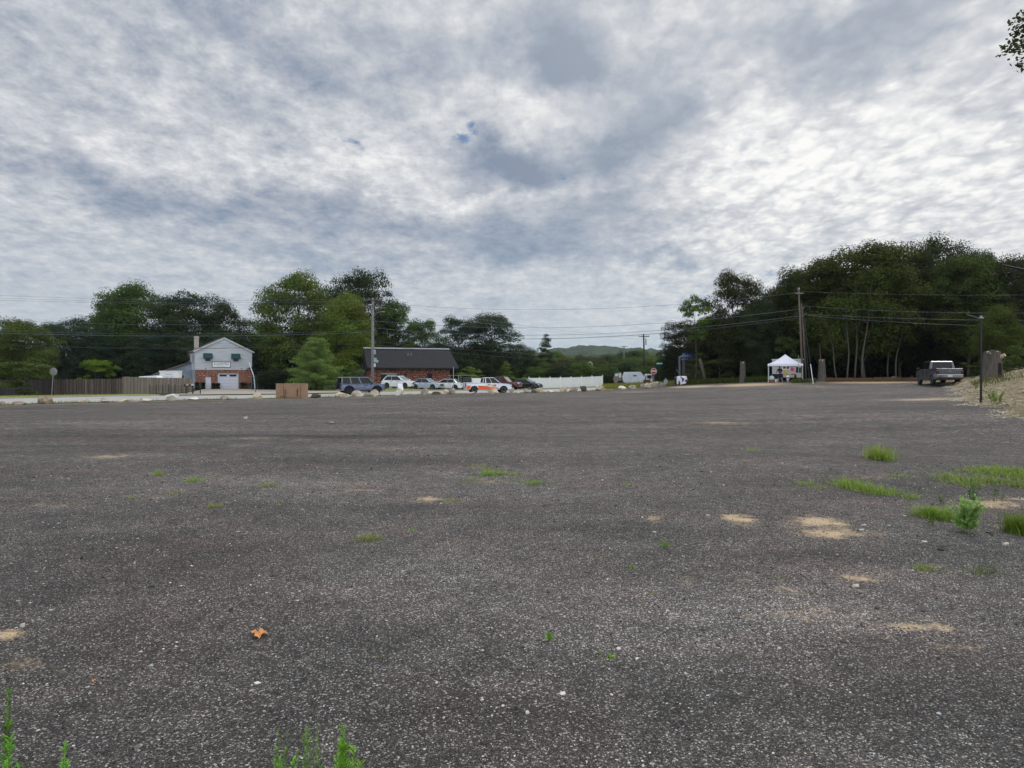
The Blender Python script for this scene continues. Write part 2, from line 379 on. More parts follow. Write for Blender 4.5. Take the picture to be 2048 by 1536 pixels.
def gz_np(x, y):
    x = np.asarray(x, float); y = np.asarray(y, float); out = np.full(x.shape, _w[-1])
    for i in range(_n): out += _w[i]*_k((x-CPA[i, 0])**2+(y-CPA[i, 1])**2)
    r = np.hypot(x, y); t = np.clip((r-150)/120, 0, 1); t = t*t*(3-2*t)
    return out*(1-t) + (-4.0)*t
def gz(x, y): return float(gz_np(np.array([x]), np.array([y]))[0])
# toe of the dirt bank on the right, as world points
TOE = [(38, 64), (34.2, 53), (27.5, 42), (22.6, 34), (20.2, 29.6), (18.0, 25.3), (16.3, 22.2), (14.2, 17), (13, 11), (13, 0), (15, -20)]
def toe_dist(x, y):
    x = np.asarray(x, float); y = np.asarray(y, float); best = np.full(x.shape, 1e9); sgn = np.zeros(x.shape)
    for (ax, ay), (bx, by) in zip(TOE[:-1], TOE[1:]):
        dx, dy = bx-ax, by-ay; t = np.clip(((x-ax)*dx+(y-ay)*dy)/(dx*dx+dy*dy), 0, 1)
        d = np.hypot(x-ax-t*dx, y-ay-t*dy); s = -(dx*(y-ay)-dy*(x-ax)); s = np.sign(-s)
        up = d < best; best = np.where(up, d, best); sgn = np.where(up, s, sgn)
    return best*sgn
if toe_dist(np.array([40.]), np.array([20.]))[0] < 0:
    _td = toe_dist
    toe_dist = lambda x, y: -_td(x, y)
def sstep_(a, b, v_): t = np.clip((v_-a)/(b-a), 0, 1); return t*t*(3-2*t)
def bank_h(x, y):
    d = toe_dist(x, y); t = np.clip((d+.2)/8.0, 0, 1)
    base = 1.75*(t**.8)
    lump = .10*np.sin(x*1.9+y*.6)*np.sin(y*1.3-x*.4) + .05*np.sin(x*4.1+y*3.3) + .16*np.sin(x*.7+1.3*y*.31)
    fade = 1-sstep_(54., 64., y)
    return fade*np.where(d > -.2, base*(1+.0*x) + lump*np.clip(d/1.5, 0, 1), -.05)
def sz(x, y):
    g = gz(x, y); d = float(toe_dist(np.array([float(x)]), np.array([float(y)]))[0])
    return g + max(0.0, float(bank_h(np.array([float(x)]), np.array([float(y)]))[0])) if d > 0 else g
def pt(px, D): return ((px-1024)/F*D, D)
def hit(px, py):
    lo, hi = 1.5, 140.0
    for _ in range(40):
        mid = (lo+hi)/2; x = (px-1024)/F*mid; z = CH-(py-HZ)*mid/F
        if z > gz(x, mid): lo = mid
        else: hi = mid
    return (px-1024)/F*lo, lo, gz((px-1024)/F*lo, lo)
def atpx(px, D): x, y = pt(px, D); return (x, y, gz(x, y))
def zz(py, D): return CH+(HZ-py)*D/F

rad = [0.0] + list(np.geomspace(.5, 3200, 470))
front = np.arange(-46, 46.01, .22); rest = np.arange(48, 312.1, 3.0)
ang = R(1)*np.concatenate([front, rest])
RR, AA = np.meshgrid(np.array(rad[1:]), ang, indexing='ij')
X = RR*np.sin(AA); Y = RR*np.cos(AA); Z = gz_np(X, Y)
# gentle wheel ruts and unevenness of the lot
near = np.exp(-(RR/60)**2)
Z += near*(.018*np.sin(X*.9+.3*Y)*np.sin(Y*.55-.2*X) + .010*np.sin(1.9*X-.8*Y+2)*np.sin(1.3*Y+.5*X))
SAND = [(1478, 1039, 42, 12, 1.1), (1640, 1044, 62, 14, 1.15), (1660, 1066, 75, 12, 1.1), (1715, 1154, 55, 10, .9), (1840, 1250, 95, 12, .85), (1305, 1040, 24, 9, .8), (1740, 954, 60, 5, .55), (1720, 1003, 50, 6, .5),
        (1985, 1006, 60, 10, 1.0), (2040, 998, 60, 8, .7), (2020, 1054, 60, 10, .6), (855, 997, 34, 6, 1.0), (985, 961, 50, 6, .6), (895, 944, 50, 5, .45), (215, 914, 60, 5, .8), (505, 877, 50, 4, .6), (480, 892, 40, 3, .5), (600, 880, 30, 3, .5),
        (10, 1272, 42, 12, 1.1), (50, 1325, 75, 22, .55), (300, 998, 60, 4, .5), (90, 1012, 110, 4, .65), (1440, 845, 75, 4, .7), (1850, 799, 90, 3, .9), (1740, 764.5, 100, 2.2, 1.2), (1620, 772, 40, 3, .5), (1385, 773, 50, 2.5, 1.2),
        (1500, 769.5, 90, 3, 1.1), (1900, 797, 60, 5, .7), (1350, 1160, 220, 22, .34), (1500, 1290, 160, 30, .30), (560, 975, 80, 6, .4), (715, 978, 70, 7, .45), (900, 1000, 80, 5, .4), (1160, 792, 60, 2, .5), (1310, 790, 60, 2, .35), (1270, 784, 60, 2.5, .6), (1560, 900, 60, 3, .3), (1240, 1110, 160, 14, .25), (1600, 1230, 190, 24, .40), (1560, 1182, 150, 10, .5), (1660, 1222, 130, 10, .5), (1400, 1150, 120, 8, .42), (1900, 1290, 90, 14, .35), (1990, 1010, 70, 9, .9)]
S = np.zeros_like(X); G2 = np.zeros_like(X); B2 = np.zeros_like(X)
for px, py, hw, hh, s in SAND:
    x0, y0, _z = hit(px, py); hx = hw*y0/F; hy = max(.05, hh*y0*y0/(F*CH)*.9)
    S = np.maximum(S, s*np.exp(-(((X-x0)/hx)**2+((Y-y0)/hy)**2)*1.0))
RL_a = np.array([-35., 47.]); RL_d = np.array([.7865, .6175]); RL_n = np.array([-.6175, .7865])
dl = (X-RL_a[0])*RL_n[0]+(Y-RL_a[1])*RL_n[1]                      # metres beyond the boulder row
al = (X-RL_a[0])*RL_d[0]+(Y-RL_a[1])*RL_d[1]
def sstep(a, b, v_): t = np.clip((v_-a)/(b-a), 0, 1); return t*t*(3-2*t)
# right-hand far limit of the lot (forest floor beyond)
EDGE = [(18.5, 93), (21.3, 87), (26.5, 81.5), (28.8, 77.5), (31, 74.5), (33.5, 71.5), (39, 68), (44, 62)]
fx = np.interp(X, [e[0] for e in EDGE], [e[1] for e in EDGE])
beyond_r = sstep(0, 1.5, Y-fx)*(X > 17)
beyond_l = sstep(.2, 1.8, dl)*(X <= 20)
G2 = np.clip(np.maximum(beyond_r, beyond_l), 0, 1)
B2 = np.exp(-((dl-.2)/1.1)**2)*(X < 19)*(X > -60)                 # weedy dirt under the boulders
nA, nR = len(ang), len(rad)-1
V = np.stack([X, Y, Z], -1).reshape(-1, 3); V = np.vstack([V, [[0, 0, gz(0, 0)]]])
ii, jj = np.meshgrid(np.arange(nR-1), np.arange(nA), indexing='ij'); j2 = (jj+1) % nA
Fq = np.stack([ii*nA+jj, (ii+1)*nA+jj, (ii+1)*nA+j2, ii*nA+j2], -1).reshape(-1, 4)
cen = len(V)-1
Fc = np.array([[cen, j, (j+1) % nA, (j+1) % nA] for j in range(nA)])
# broad worn, paler and darker swathes of the lot (wheel lanes, dust, fresh millings)
SW = [(860, 1180, 420, 70, .55), (1500, 1240, 420, 60, .75), (1750, 1180, 300, 50, .55), (1290, 1290, 260, 34, .4), (560, 960, 480, 34, .45), (230, 915, 260, 10, .5), (900, 1080, 300, 30, .35), (1250, 900, 420, 14, .3), (300, 850, 420, 8, .35),
      (130, 870, 200, 14, -.35), (640, 873, 420, 4, -.75), (300, 1130, 420, 60, -.35), (1000, 1420, 500, 60, -.35), (1180, 1060, 260, 14, -.55), (1620, 1110, 160, 12, -.5), (1750, 1380, 420, 60, -.3), (1330, 1200, 220, 12, -.3), (420, 905, 300, 6, -.35), (1700, 860, 360, 5, -.3), (1150, 845, 420, 4, -.35), (820, 925, 200, 6, -.4), (1960, 880, 160, 8, -.25), (250, 1330, 340, 50, -.2)]
SWv = np.zeros_like(X)
for px, py, hw, hh, s in SW:
    x0, y0, _z = hit(px, py); hx = hw*y0/F; hy = max(.05, hh*y0*y0/(F*CH)*.9)
    bend = .25*hy*np.sin((X-x0)/hx*2.2+px)
    SWv += s*np.exp(-(((X-x0)/hx)**2+((Y-y0+bend)/hy)**2))
mask = np.stack([S, G2, B2, SWv*.5+.5], -1).reshape(-1, 4); mask = np.vstack([mask, [[0, 0, 0, .5]]])

gm_, T, bs = newmat('gravel_lot')
ge = T.n('ShaderNodeNewGeometry').outputs['Position']
at = T.n('ShaderNodeAttribute', attribute_name='tint'); sc_ = T.n('ShaderNodeSeparateColor', ins={0: at.outputs['Color']})
sandm, farm, dirtm = sc_.outputs[0], sc_.outputs[1], sc_.outputs[2]
vA = T.n('ShaderNodeTexVoronoi', ins={'Vector': ge, 'Scale': 118.0}); vB = T.n('ShaderNodeTexVoronoi', ins={'Vector': ge, 'Scale': 70.0}); vC = T.n('ShaderNodeTexVoronoi', ins={'Vector': ge, 'Scale': 310.0})
ra = T.n('ShaderNodeSeparateColor', ins={0: vA.outputs['Color']}); rb = T.n('ShaderNodeSeparateColor', ins={0: vB.outputs['Color']}); rc = T.n('ShaderNodeSeparateColor', ins={0: vC.outputs['Color']})
base = T.ramp(ra.outputs[0], [(0, .012), (.45, .034), (.75, .068), (.88, .13), (.95, .38), (1, .62)])
fine = T.ramp(rc.outputs[0], [(0, .014), (.5, .040), (.82, .085), (.93, .25), (1, .55)])
base = T.mix(.42, base, fine)
stone = T.m('MULTIPLY', T.mr(rb.outputs[1], .86, .90), T.mr(vB.outputs['Distance'], .30, .38, 1, 0))
base = T.mix(stone, base, T.ramp(rb.outputs[0], [(0, .12), (.5, .28), (1, .52)]))
hue = T.noise(ge, .55, 4, .6)
base = T.mix(1.0, base, T.ramp(hue, [(.36, (1.01, .99, .96)), (.5, (1.05, .985, .945)), (.64, (1.14, .98, .93))]), 'MULTIPLY')
cellhue = T.ramp(ra.outputs[1], [(0, (.93, .97, 1.06)), (.5, (1, 1, 1)), (1, (1.10, 1.0, .90))])
base = T.mix(1.0, base, cellhue, 'MULTIPLY')
big = T.noise(ge, .13, 5, .6, .4); med = T.noise(ge, 1.1, 5, .6)
dmap = T.n('ShaderNodeMapping', ins={'Vector': ge, 'Scale': (.10, .55, 1), 'Rotation': (0, 0, .15)}).outputs[0]
strk = T.noise(dmap, 1.0, 6, .62, .3)
val = T.m('MULTIPLY', T.mr(big, .3, .7, .76, 1.26, 'LINEAR'), T.mr(med, .25, .75, .82, 1.20, 'LINEAR'))
val = T.m('MULTIPLY', val, T.mr(T.noise(ge, 4.5, 4, .75), .28, .72, .74, 1.28, 'LINEAR'))
swv = T.m('ADD', at.outputs['Alpha'], T.m('MULTIPLY', T.m('SUBTRACT', T.noise(ge, 1.7, 6, .7), .5), .55))
val = T.m('MULTIPLY', val, T.mr(swv, .12, .95, .58, 2.0, 'LINEAR'))
val = T.m('MULTIPLY', val, T.mr(strk, .28, .72, .74, 1.30, 'LINEAR'))
base = T.mix(1.0, base, T.n('ShaderNodeCombineColor', ins={0: val, 1: val, 2: val}).outputs[0], 'MULTIPLY')
ld = T.vm('LENGTH', ge, out=1)
clod = T.n('ShaderNodeSeparateColor', ins={0: T.n('ShaderNodeTexVoronoi', ins={'Vector': ge, 'Scale': 11.0}).outputs['Color']}).outputs[0]
clod = T.m('MULTIPLY_ADD', T.m('SUBTRACT', T.m('MULTIPLY', clod, clod), .33), T.mr(ld, 7, 28, .15, .85, 'LINEAR'), 1.0)
base = T.mix(1.0, base, T.n('ShaderNodeCombineColor', ins={0: clod, 1: clod, 2: clod}).outputs[0], 'MULTIPLY')
base = T.mix(1.0, base, T.ramp(T.mr(ld, 4, 45, 0, 1, 'LINEAR'), [(0, (.94, .93, .90)), (1, (.88, .865, .84))]), 'MULTIPLY')
sn = T.noise(ge, 34, 4, .7)
sn2 = T.noise(ge, 5.5, 4, .65)
sm = T.mr(T.m('ADD', T.m('ADD', sandm, T.m('MULTIPLY', T.m('SUBTRACT', sn, .5), 1.6)), T.m('MULTIPLY', T.m('SUBTRACT', sn2, .5), 1.7)), .30, 1.10, 0, 1)
sm = T.m('MULTIPLY', sm, T.mr(sandm, .02, .15, 0, 1))
smc = T.mix(T.noise(ge, 70, 3, .6), lin((176, 150, 112)), lin((224, 200, 164)))
base = T.mix(T.m('MULTIPLY', sm, .78), base, smc)
gn_ = T.noise(ge, .8, 6, .7); gcol = T.ramp(gn_, [(.3, lin((40, 44, 24))), (.5, lin((66, 70, 34))), (.7, lin((96, 88, 56)))])
base = T.mix(farm, base, gcol)
dn = T.noise(ge, 3.0, 5, .7)
base = T.mix(T.m('MULTIPLY', dirtm, T.mr(dn, .35, .6, .1, .95)), base, T.mix(T.noise(ge, 9, 3, .6), lin((112, 112, 74)), lin((160, 148, 122))))
T.L.new(base, bs.inputs['Base Color']); bs.inputs['Roughness'].default_value = .92; bs.inputs['Specular IOR Level'].default_value = .25
h1 = T.m('SUBTRACT', 1.0, T.m('MULTIPLY', vA.outputs['Distance'], 1.0)); h3 = T.m('MULTIPLY', vC.outputs['Distance'], -.4)
hh = T.m('ADD', T.m('ADD', h1, h3), T.m('MULTIPLY', stone, .8))
hh = T.m('MULTIPLY', hh, T.m('SUBTRACT', 1.0, T.m('MULTIPLY', sm, .75)))
bn = T.n('ShaderNodeBump', ins={'Height': hh, 'Strength': .9, 'Distance': .006})
bn2 = T.n('ShaderNodeBump', ins={'Height': T.noise(ge, 7, 5, .7), 'Strength': .35, 'Distance': .03, 'Normal': bn.outputs[0]})
T.L.new(bn2.outputs[0], bs.inputs['Normal'])
ground = np_obj('ground', V, np.vstack([Fq]), gm_, smooth=True, colattr=mask)
tag(ground, kind='structure')
# ------------------------------------------------------------------ strips that lie on the terrain (road, verges, drives)
def strip_sheet(name, poly_fn, nu, nv, mat, off, kind='structure', zf=gz_np):
    us = np.linspace(0, 1, nu); vs = np.linspace(0, 1, nv)
    XY = np.array([[poly_fn(u, v_) for v_ in vs] for u in us])
    x = XY[..., 0]; y = XY[..., 1]; z = zf(x, y)+off
    i, j = np.meshgrid(np.arange(nu-1), np.arange(nv-1), indexing='ij')
    f = np.stack([i*nv+j, (i+1)*nv+j, (i+1)*nv+j+1, i*nv+j+1], -1).reshape(-1, 4)
    o = np_obj(name, np.stack([x, y, z], -1).reshape(-1, 3), f, mat, smooth=True)
    return tag(o, kind=kind)
def rl(a, d):          # point at a metres along the boulder row, d metres beyond it
    return (RL_a[0]+RL_d[0]*a+RL_n[0]*d, RL_a[1]+RL_d[1]*a+RL_n[1]*d)
M_road, T, bs = newmat('worn_road')
ge = T.n('ShaderNodeNewGeometry').outputs['Position']
n = T.noise(ge, .6, 6, .65); n2_ = T.noise(ge, 25, 3, .6)
T.L.new(T.mix(T.mr(n2_, .3, .7, 0, .3), T.ramp(n, [(.3, lin((150, 149, 146))), (.7, lin((184, 182, 178)))]), lin((130, 128, 126))), bs.inputs['Base Color'])
bs.inputs['Roughness'].default_value = .9
strip_sheet('road', lambda u, v_: rl(-60+u*185, 1.7+v_*14.6), 260, 28, M_road, .035)
M_grass, T, bs = newmat('lawn')
ge = T.n('ShaderNodeNewGeometry').outputs['Position']
T.L.new(T.ramp(T.noise(ge, 1.2, 6, .7), [(.3, lin((84, 98, 36))), (.5, lin((122, 132, 56))), (.72, lin((150, 146, 84)))]), bs.inputs['Base Color'])
bn = T.n('ShaderNodeBump', ins={'Height': T.noise(ge, 30, 4, .8), 'Strength': .8, 'Distance': .06}); T.L.new(bn.outputs[0], bs.inputs['Normal'])
bs.inputs['Roughness'].default_value = .95
def verge(a0, a1, d0=16.5, d1=30): strip_sheet('grass_verge', lambda u, v_: rl(a0+u*(a1-a0), d0+v_*(d1-d0)), max(8, int(a1-a0)), 10, M_grass, .10)
# driveway of the house runs from the road to the garage
HA = np.array(pt(391, 110)); HTH = 31.0
hu = np.array([math.cos(R(HTH)), math.sin(R(HTH))]); hn = np.array([math.sin(R(HTH)), -math.cos(R(HTH))])
def hp(u, d): return tuple(HA+hu*u+hn*d)       # u along the facade, d metres out in front of it
strip_sheet('driveway', lambda u, v_: tuple(np.array(hp(1.2+u*9.0, .3))*(1-v_)+np.array(rl(14+u*21, 15.8))*v_), 14, 34, M_conc, .13)
verge(-60, 13.5); verge(36, 62, 16.5, 42); verge(60, 80, 16.5, 23)
# kerb: a real step on the far side of the road, cut at the driveway
def kerb(a0, a1):
    bm = B(); n = max(2, int((a1-a0)/1.5)); prev = None
    for i in range(n+1):
        a = a0+(a1-a0)*i/n; ring = []
        for d, h in ((16.3, -.05), (16.3, .13), (16.52, .14), (16.52, -.05)):
            x, y = rl(a, d); ring.append(bm.verts.new((x, y, gz(x, y)+h)))
        if prev:
            for k in range(3): bm.faces.new((prev[k], ring[k], ring[k+1], prev[k+1]))
        prev = ring
    tag(obj('kerb', bm, M_conc), kind='structure')
kerb(-60, 13.2); kerb(36.2, 80)
# parking area in front of the brick building
def park(u, v_):
    a = np.array(rl(60+u*48, 16.5 if u > .5 else 23)); b = np.array(pt(748+u*440, 104+u*10)); return tuple(a*(1-v_)+b*v_)
M_asph = pm('grey_asphalt', (128, 126, 124), .95, var=.15, nscale=.6, bump=.3)
strip_sheet('parking_area', park, 40, 16, M_asph, .07)

# bank
us = np.linspace(0, 1, 230); vs = np.linspace(0, 1, 90)
toe = np.array(TOE, float); seg = np.append(0, np.cumsum(np.hypot(*np.diff(toe, axis=0).T)))
L_ = us*seg[-1]; tx = np.interp(L_, seg, toe[:, 0]); ty = np.interp(L_, seg, toe[:, 1])
tdx = np.gradient(tx); tdy = np.gradient(ty); nrm = np.hypot(tdx, tdy); nx, ny = -tdy/nrm, tdx/nrm
k = 25; nx = np.convolve(np.pad(nx, k, mode='edge'), np.ones(2*k+1)/(2*k+1), 'valid'); ny = np.convolve(np.pad(ny, k, mode='edge'), np.ones(2*k+1)/(2*k+1), 'valid')
dd = -.35+vs**1.6*34
wob = .35*np.sin(L_*.9)+.2*np.sin(L_*2.3+1)
BX = tx[:, None]+nx[:, None]*(dd[None]+wob[:, None]*np.clip(1-dd/4, 0, 1)); BY = ty[:, None]+ny[:, None]*(dd[None]+wob[:, None]*np.clip(1-dd/4, 0, 1))
edge = np.clip((dd+.35)/.5, 0, 1)[None]
BZ = gz_np(BX, BY) + np.maximum(bank_h(BX, BY), 0)*edge - .06*(1-edge) + .02
fine_l = np.array([[mnoise.fractal(Vector((a*1.3, b*1.3, 0)), 1.0, 2.0, 4) for a, b in zip(ra_, rb_)] for ra_, rb_ in zip(BX, BY)])
BZ += fine_l*.11*edge
if BX[100, -1] < BX[100, 0]: raise SystemExit('bank side')
i, j = np.meshgrid(np.arange(229), np.arange(89), indexing='ij')
fq = np.stack([i*90+j, i*90+j+1, (i+1)*90+j+1, (i+1)*90+j], -1).reshape(-1, 4)
M_bank, T, bs = newmat('sandy_soil_with_straw')
ge = T.n('ShaderNodeNewGeometry').outputs['Position']
mp = T.n('ShaderNodeMapping', ins={'Vector': ge, 'Scale': (1.0, 3.0, 5.0), 'Rotation': (0, 0, .5)}).outputs[0]
n = T.noise(mp, 1.6, 8, .72, .4); n_2 = T.noise(ge, 14, 5, .7); n_3 = T.noise(ge, .5, 4, .6)
cc = T.ramp(n, [(.28, lin((72, 66, 48))), (.42, lin((122, 108, 84))), (.58, lin((164, 146, 118))), (.72, lin((196, 180, 150)))])
cc = T.mix(T.mr(n_2, .5, .62, 0, .5), cc, lin((92, 82, 60)))
cc = T.mix(T.mr(n_3, .44, .62, 0, .6), cc, lin((104, 108, 62)))
T.L.new(cc, bs.inputs['Base Color']); bs.inputs['Roughness'].default_value = .95
bn = T.n('ShaderNodeBump', ins={'Height': T.m('ADD', n, T.m('MULTIPLY', n_2, .4)), 'Strength': 1.0, 'Distance': .12}); T.L.new(bn.outputs[0], bs.inputs['Normal'])
tag(np_obj('dirt_bank', np.stack([BX, BY, BZ], -1).reshape(-1, 3), fq, M_bank, smooth=True), kind='structure')

# far hill ridge, wooded
def ridge(name, px0, px1, D, prof, depth, mat):
    n = 160; vsx = []
    for k in range(n+1):
        px = px0+(px1-px0)*k/n; x = (px-1024)/F*D; t = k/n
        top = np.interp(px, [p[0] for p in prof], [p[1] for p in prof])
        zt = CH+(HZ-top)*D/F
        for q in range(13):
            s = q/12; h = math.sin(math.pi*(.5*s if s < 1 else .5)); h = math.sin(math.pi/2*s)
            jit = mnoise.fractal(Vector((x*.03, s*9, D*.01)), 1, 2, 5)*D*.0035
            jit += mnoise.noise(Vector((x*.18, s*30, 0)))*D*.0014
            vsx.append((x, D-depth*(1-s)+0, -8+(zt+8)*h+jit*min(1, 2*s)))
        vsx.append((x*1.05, D+depth, -8))
    i, j = np.meshgrid(np.arange(n), np.arange(13), indexing='ij')
    f = np.stack([i*14+j, (i+1)*14+j, (i+1)*14+j+1, i*14+j+1], -1).reshape(-1, 4)
    return tag(np_obj(name, np.array(vsx), f, mat, smooth=False), kind='structure')
M_hill, T, bs = newmat('wooded_hillside')
ge = T.n('ShaderNodeNewGeometry').outputs['Position']
n = T.noise(ge, .05, 8, .75)
T.L.new(T.ramp(n, [(.35, lin((52, 62, 54))), (.65, lin((78, 92, 72)))]), bs.inputs['Base Color']); bs.inputs['Roughness'].default_value = 1
bs.inputs['Specular IOR Level'].default_value = 0
ridge('hill', 980, 1560, 1500, [(980, 722), (1080, 705), (1120, 698), (1160, 693), (1200, 694), (1260, 699), (1320, 703), (1380, 708), (1450, 716), (1560, 726)], 500, M_hill)
ridge('wooded_hill', 900, 1500, 620, [(900, 722), (1100, 716), (1200, 712), (1290, 706), (1330, 702), (1380, 704), (1430, 702), (1500, 712)], 160, M_hill)

# ------------------------------------------------------------------ trees
def leaf_quads(c, n_dir, size, aspect=.62, rg=rng, bias=1.3):
    """rhombic leaves at c (n,3) with random orientation biased to n_dir"""
    n = len(c); d = rg.normal(size=(n, 3)); d = d/np.linalg.norm(d, axis=1)[:, None]
    nrm = n_dir*bias + rg.normal(size=(n, 3))*.6; nrm /= np.linalg.norm(nrm, axis=1)[:, None]+1e-9
    a = np.cross(nrm, d); a /= np.linalg.norm(a, axis=1)[:, None]+1e-9; b = np.cross(nrm, a)
    s = (size*(.65+.7*rg.random(n)))[:, None]
    v = np.stack([c-a*s*.5, c-b*s*aspect*.5, c+a*s*.5, c+b*s*aspect*.5], 1).reshape(-1, 3)
    f = np.arange(4*n).reshape(-1, 4)
    return v, f
def crown_mesh(name, seed, nclump, nleaf, base=.2, rx=.5, top=1.0, leaf=.017, sparse=1.0, shape='round', clump_r=.13, gap=0):
    rg = np.random.default_rng(seed)
    zc = (base+top)/2; hz_ = (top-base)/2
    ph = rg.random(nclump)*2*np.pi; u = rg.random(nclump)*2-1; rr = rg.random(nclump)**.36
    zz_ = u
    if shape == 'round': prof = np.clip(1-np.abs(zz_)**2.3, 0, 1)**.55
    elif shape == 'cone': prof = np.clip((1-zz_)/2, .04, 1)**.8
    elif shape == 'vase': prof = np.clip(1-np.abs(zz_)**2.4, 0, 1)**.55*(.75+.25*zz_)
    else: prof = np.clip(1-np.abs(zz_)**3.0, .05, 1)**.6
    lob = 1+.10*np.sin(ph*2+seed)+.10*np.sin(ph*3+seed*1.7+zz_*3)+.08*np.sin(ph*5+zz_*5+seed)
    cx = rx*prof*rr*lob*np.cos(ph); cy = rx*prof*rr*lob*np.sin(ph)
    cz = zc+hz_*zz_*(.93+.10*np.sin(ph*2.3+seed))
    cr = clump_r*(.40+.85*rg.random(nclump)**1.3)*(1 if shape != 'cone' else (.55+.6*prof))
    if gap:
        keep = rg.random(nclump) > gap; cx, cy, cz, cr, prof = cx[keep], cy[keep], cz[keep], cr[keep], prof[keep]
    C = np.stack([cx, cy, cz], -1); n = len(C)
    w = cr**2.3; w /= w.sum(); idx = rg.choice(n, nleaf, p=w)
    d = rg.normal(size=(nleaf, 3)); d /= np.linalg.norm(d, axis=1)[:, None]
    d[:, 2] = np.where(d[:, 2] < -.2, -d[:, 2]*.6, d[:, 2])
    r = (rg.random(nleaf)**.28)
    off = d*cr[idx][:, None]*r[:, None]*np.array([1, 1, .72])
    stray = rg.random(nleaf) < .02; off[stray] *= 1.15
    c = C[idx]+off
    v, f = leaf_quads(c, d+np.array([0, 0, .4]), np.full(nleaf, leaf), rg=rg)
    tint = (.66+.68*rg.random(n))[idx]*(.8+.4*rg.random(nleaf))
    hue = (rg.random(n)-.5)[idx]*.25
    t3 = np.stack([tint*(1+hue), tint, tint*(1-hue)], -1).repeat(4, 0)
    o = np_obj(name, v, f, M_leaf, colattr=t3)
    return o, C
def trunk_mesh(C, seed, base, h=1.0, r0=.018, mat=None, lean=0.0, nlimb=9, fork=0):
    rg = random.Random(seed); bm = B(); pts = []; top = .86*h
    for i in range(9):
        t = i/8; pts.append(Vector((lean*t*t+.012*math.sin(t*5+seed), .012*math.cos(t*4+seed*2), t*top)))
    tube(bm, pts, [r0*(1.35 if i == 0 else 1)*(1-.85*i/8)+.0015 for i in range(9)], 8)
    def at(z): 
        t = max(0, min(.999, z/top))*8; i = int(t); return pts[i].lerp(pts[i+1], t-i)
    idx = list(range(len(C))); rg.shuffle(idx)
    for k in idx[:nlimb]:
        tgt = Vector(C[k]); z0 = max(base*.55, min(top*.9, tgt.z-.22-.1*rg.random())); s = at(z0); m_ = s.lerp(tgt, .5)+Vector((0, 0, .03))
        r = r0*.42*(1-z0/h*.6)
        tube(bm, [s, s.lerp(m_, .5)+Vector((0, 0, .01)), m_, tgt], [r, r*.8, r*.6, r*.25], 5)
    return bm
PROTO = {}
def proto_tree(key, nclump, nleaf, base, rx, leaf, r0=.016, shape='round', clump_r=.13, gap=0, lean=0, nlimb=9, bark=None, seed=1, twist=None):
    root = empty('tree', (0, -500, 0)); crown, C = crown_mesh('crown', seed, nclump, nleaf, base, rx, 1.0, leaf, shape=shape, clump_r=clump_r, gap=gap)
    crown.parent = root
    tr = obj('trunk', trunk_mesh(C, seed, base, 1.0, r0, lean=lean, nlimb=nlimb), bark or M_bark, root, smooth=True)
    PROTO[key] = root
    return root
proto_tree('oakA', 210, 50000, .04, .43, .0180, .018, 'round', .160, 0, 0, 10, seed=3)
proto_tree('oakB', 240, 52500, .02, .46, .0180, .018, 'dome', .150, .0, 0, 12, seed=8)
proto_tree('oakC', 190, 45000, .04, .42, .0180, .016, 'round', .155, .0, .03, 12, seed=14)
proto_tree('airy', 170, 32500, .08, .40, .0180, .015, 'round', .135, .08, .03, 16, seed=21)
proto_tree('tallA', 210, 50000, .20, .34, .0180, .011, 'dome', .14, .0, .02, 12, M_barkl, seed=31)
proto_tree('tallB', 190, 45000, .14, .36, .0180, .011, 'round', .14, .0, -.03, 14, M_barkl, seed=37)
proto_tree('sapling', 46, 5600, .48, .26, .023, .008, 'round', .10, .2, -.05, 12, M_bark, seed=44)
proto_tree('bush', 60, 9000, .02, .55, .030, .012, 'dome', .16, 0, 0, 6, seed=52)
proto_tree('bushB', 50, 7000, .02, .42, .034, .012, 'round', .15, .1, 0, 6, seed=57)
proto_tree('spruce', 120, 17000, .05, .34, .017, .012, 'cone', .10, .05, 0, 4, seed=63)
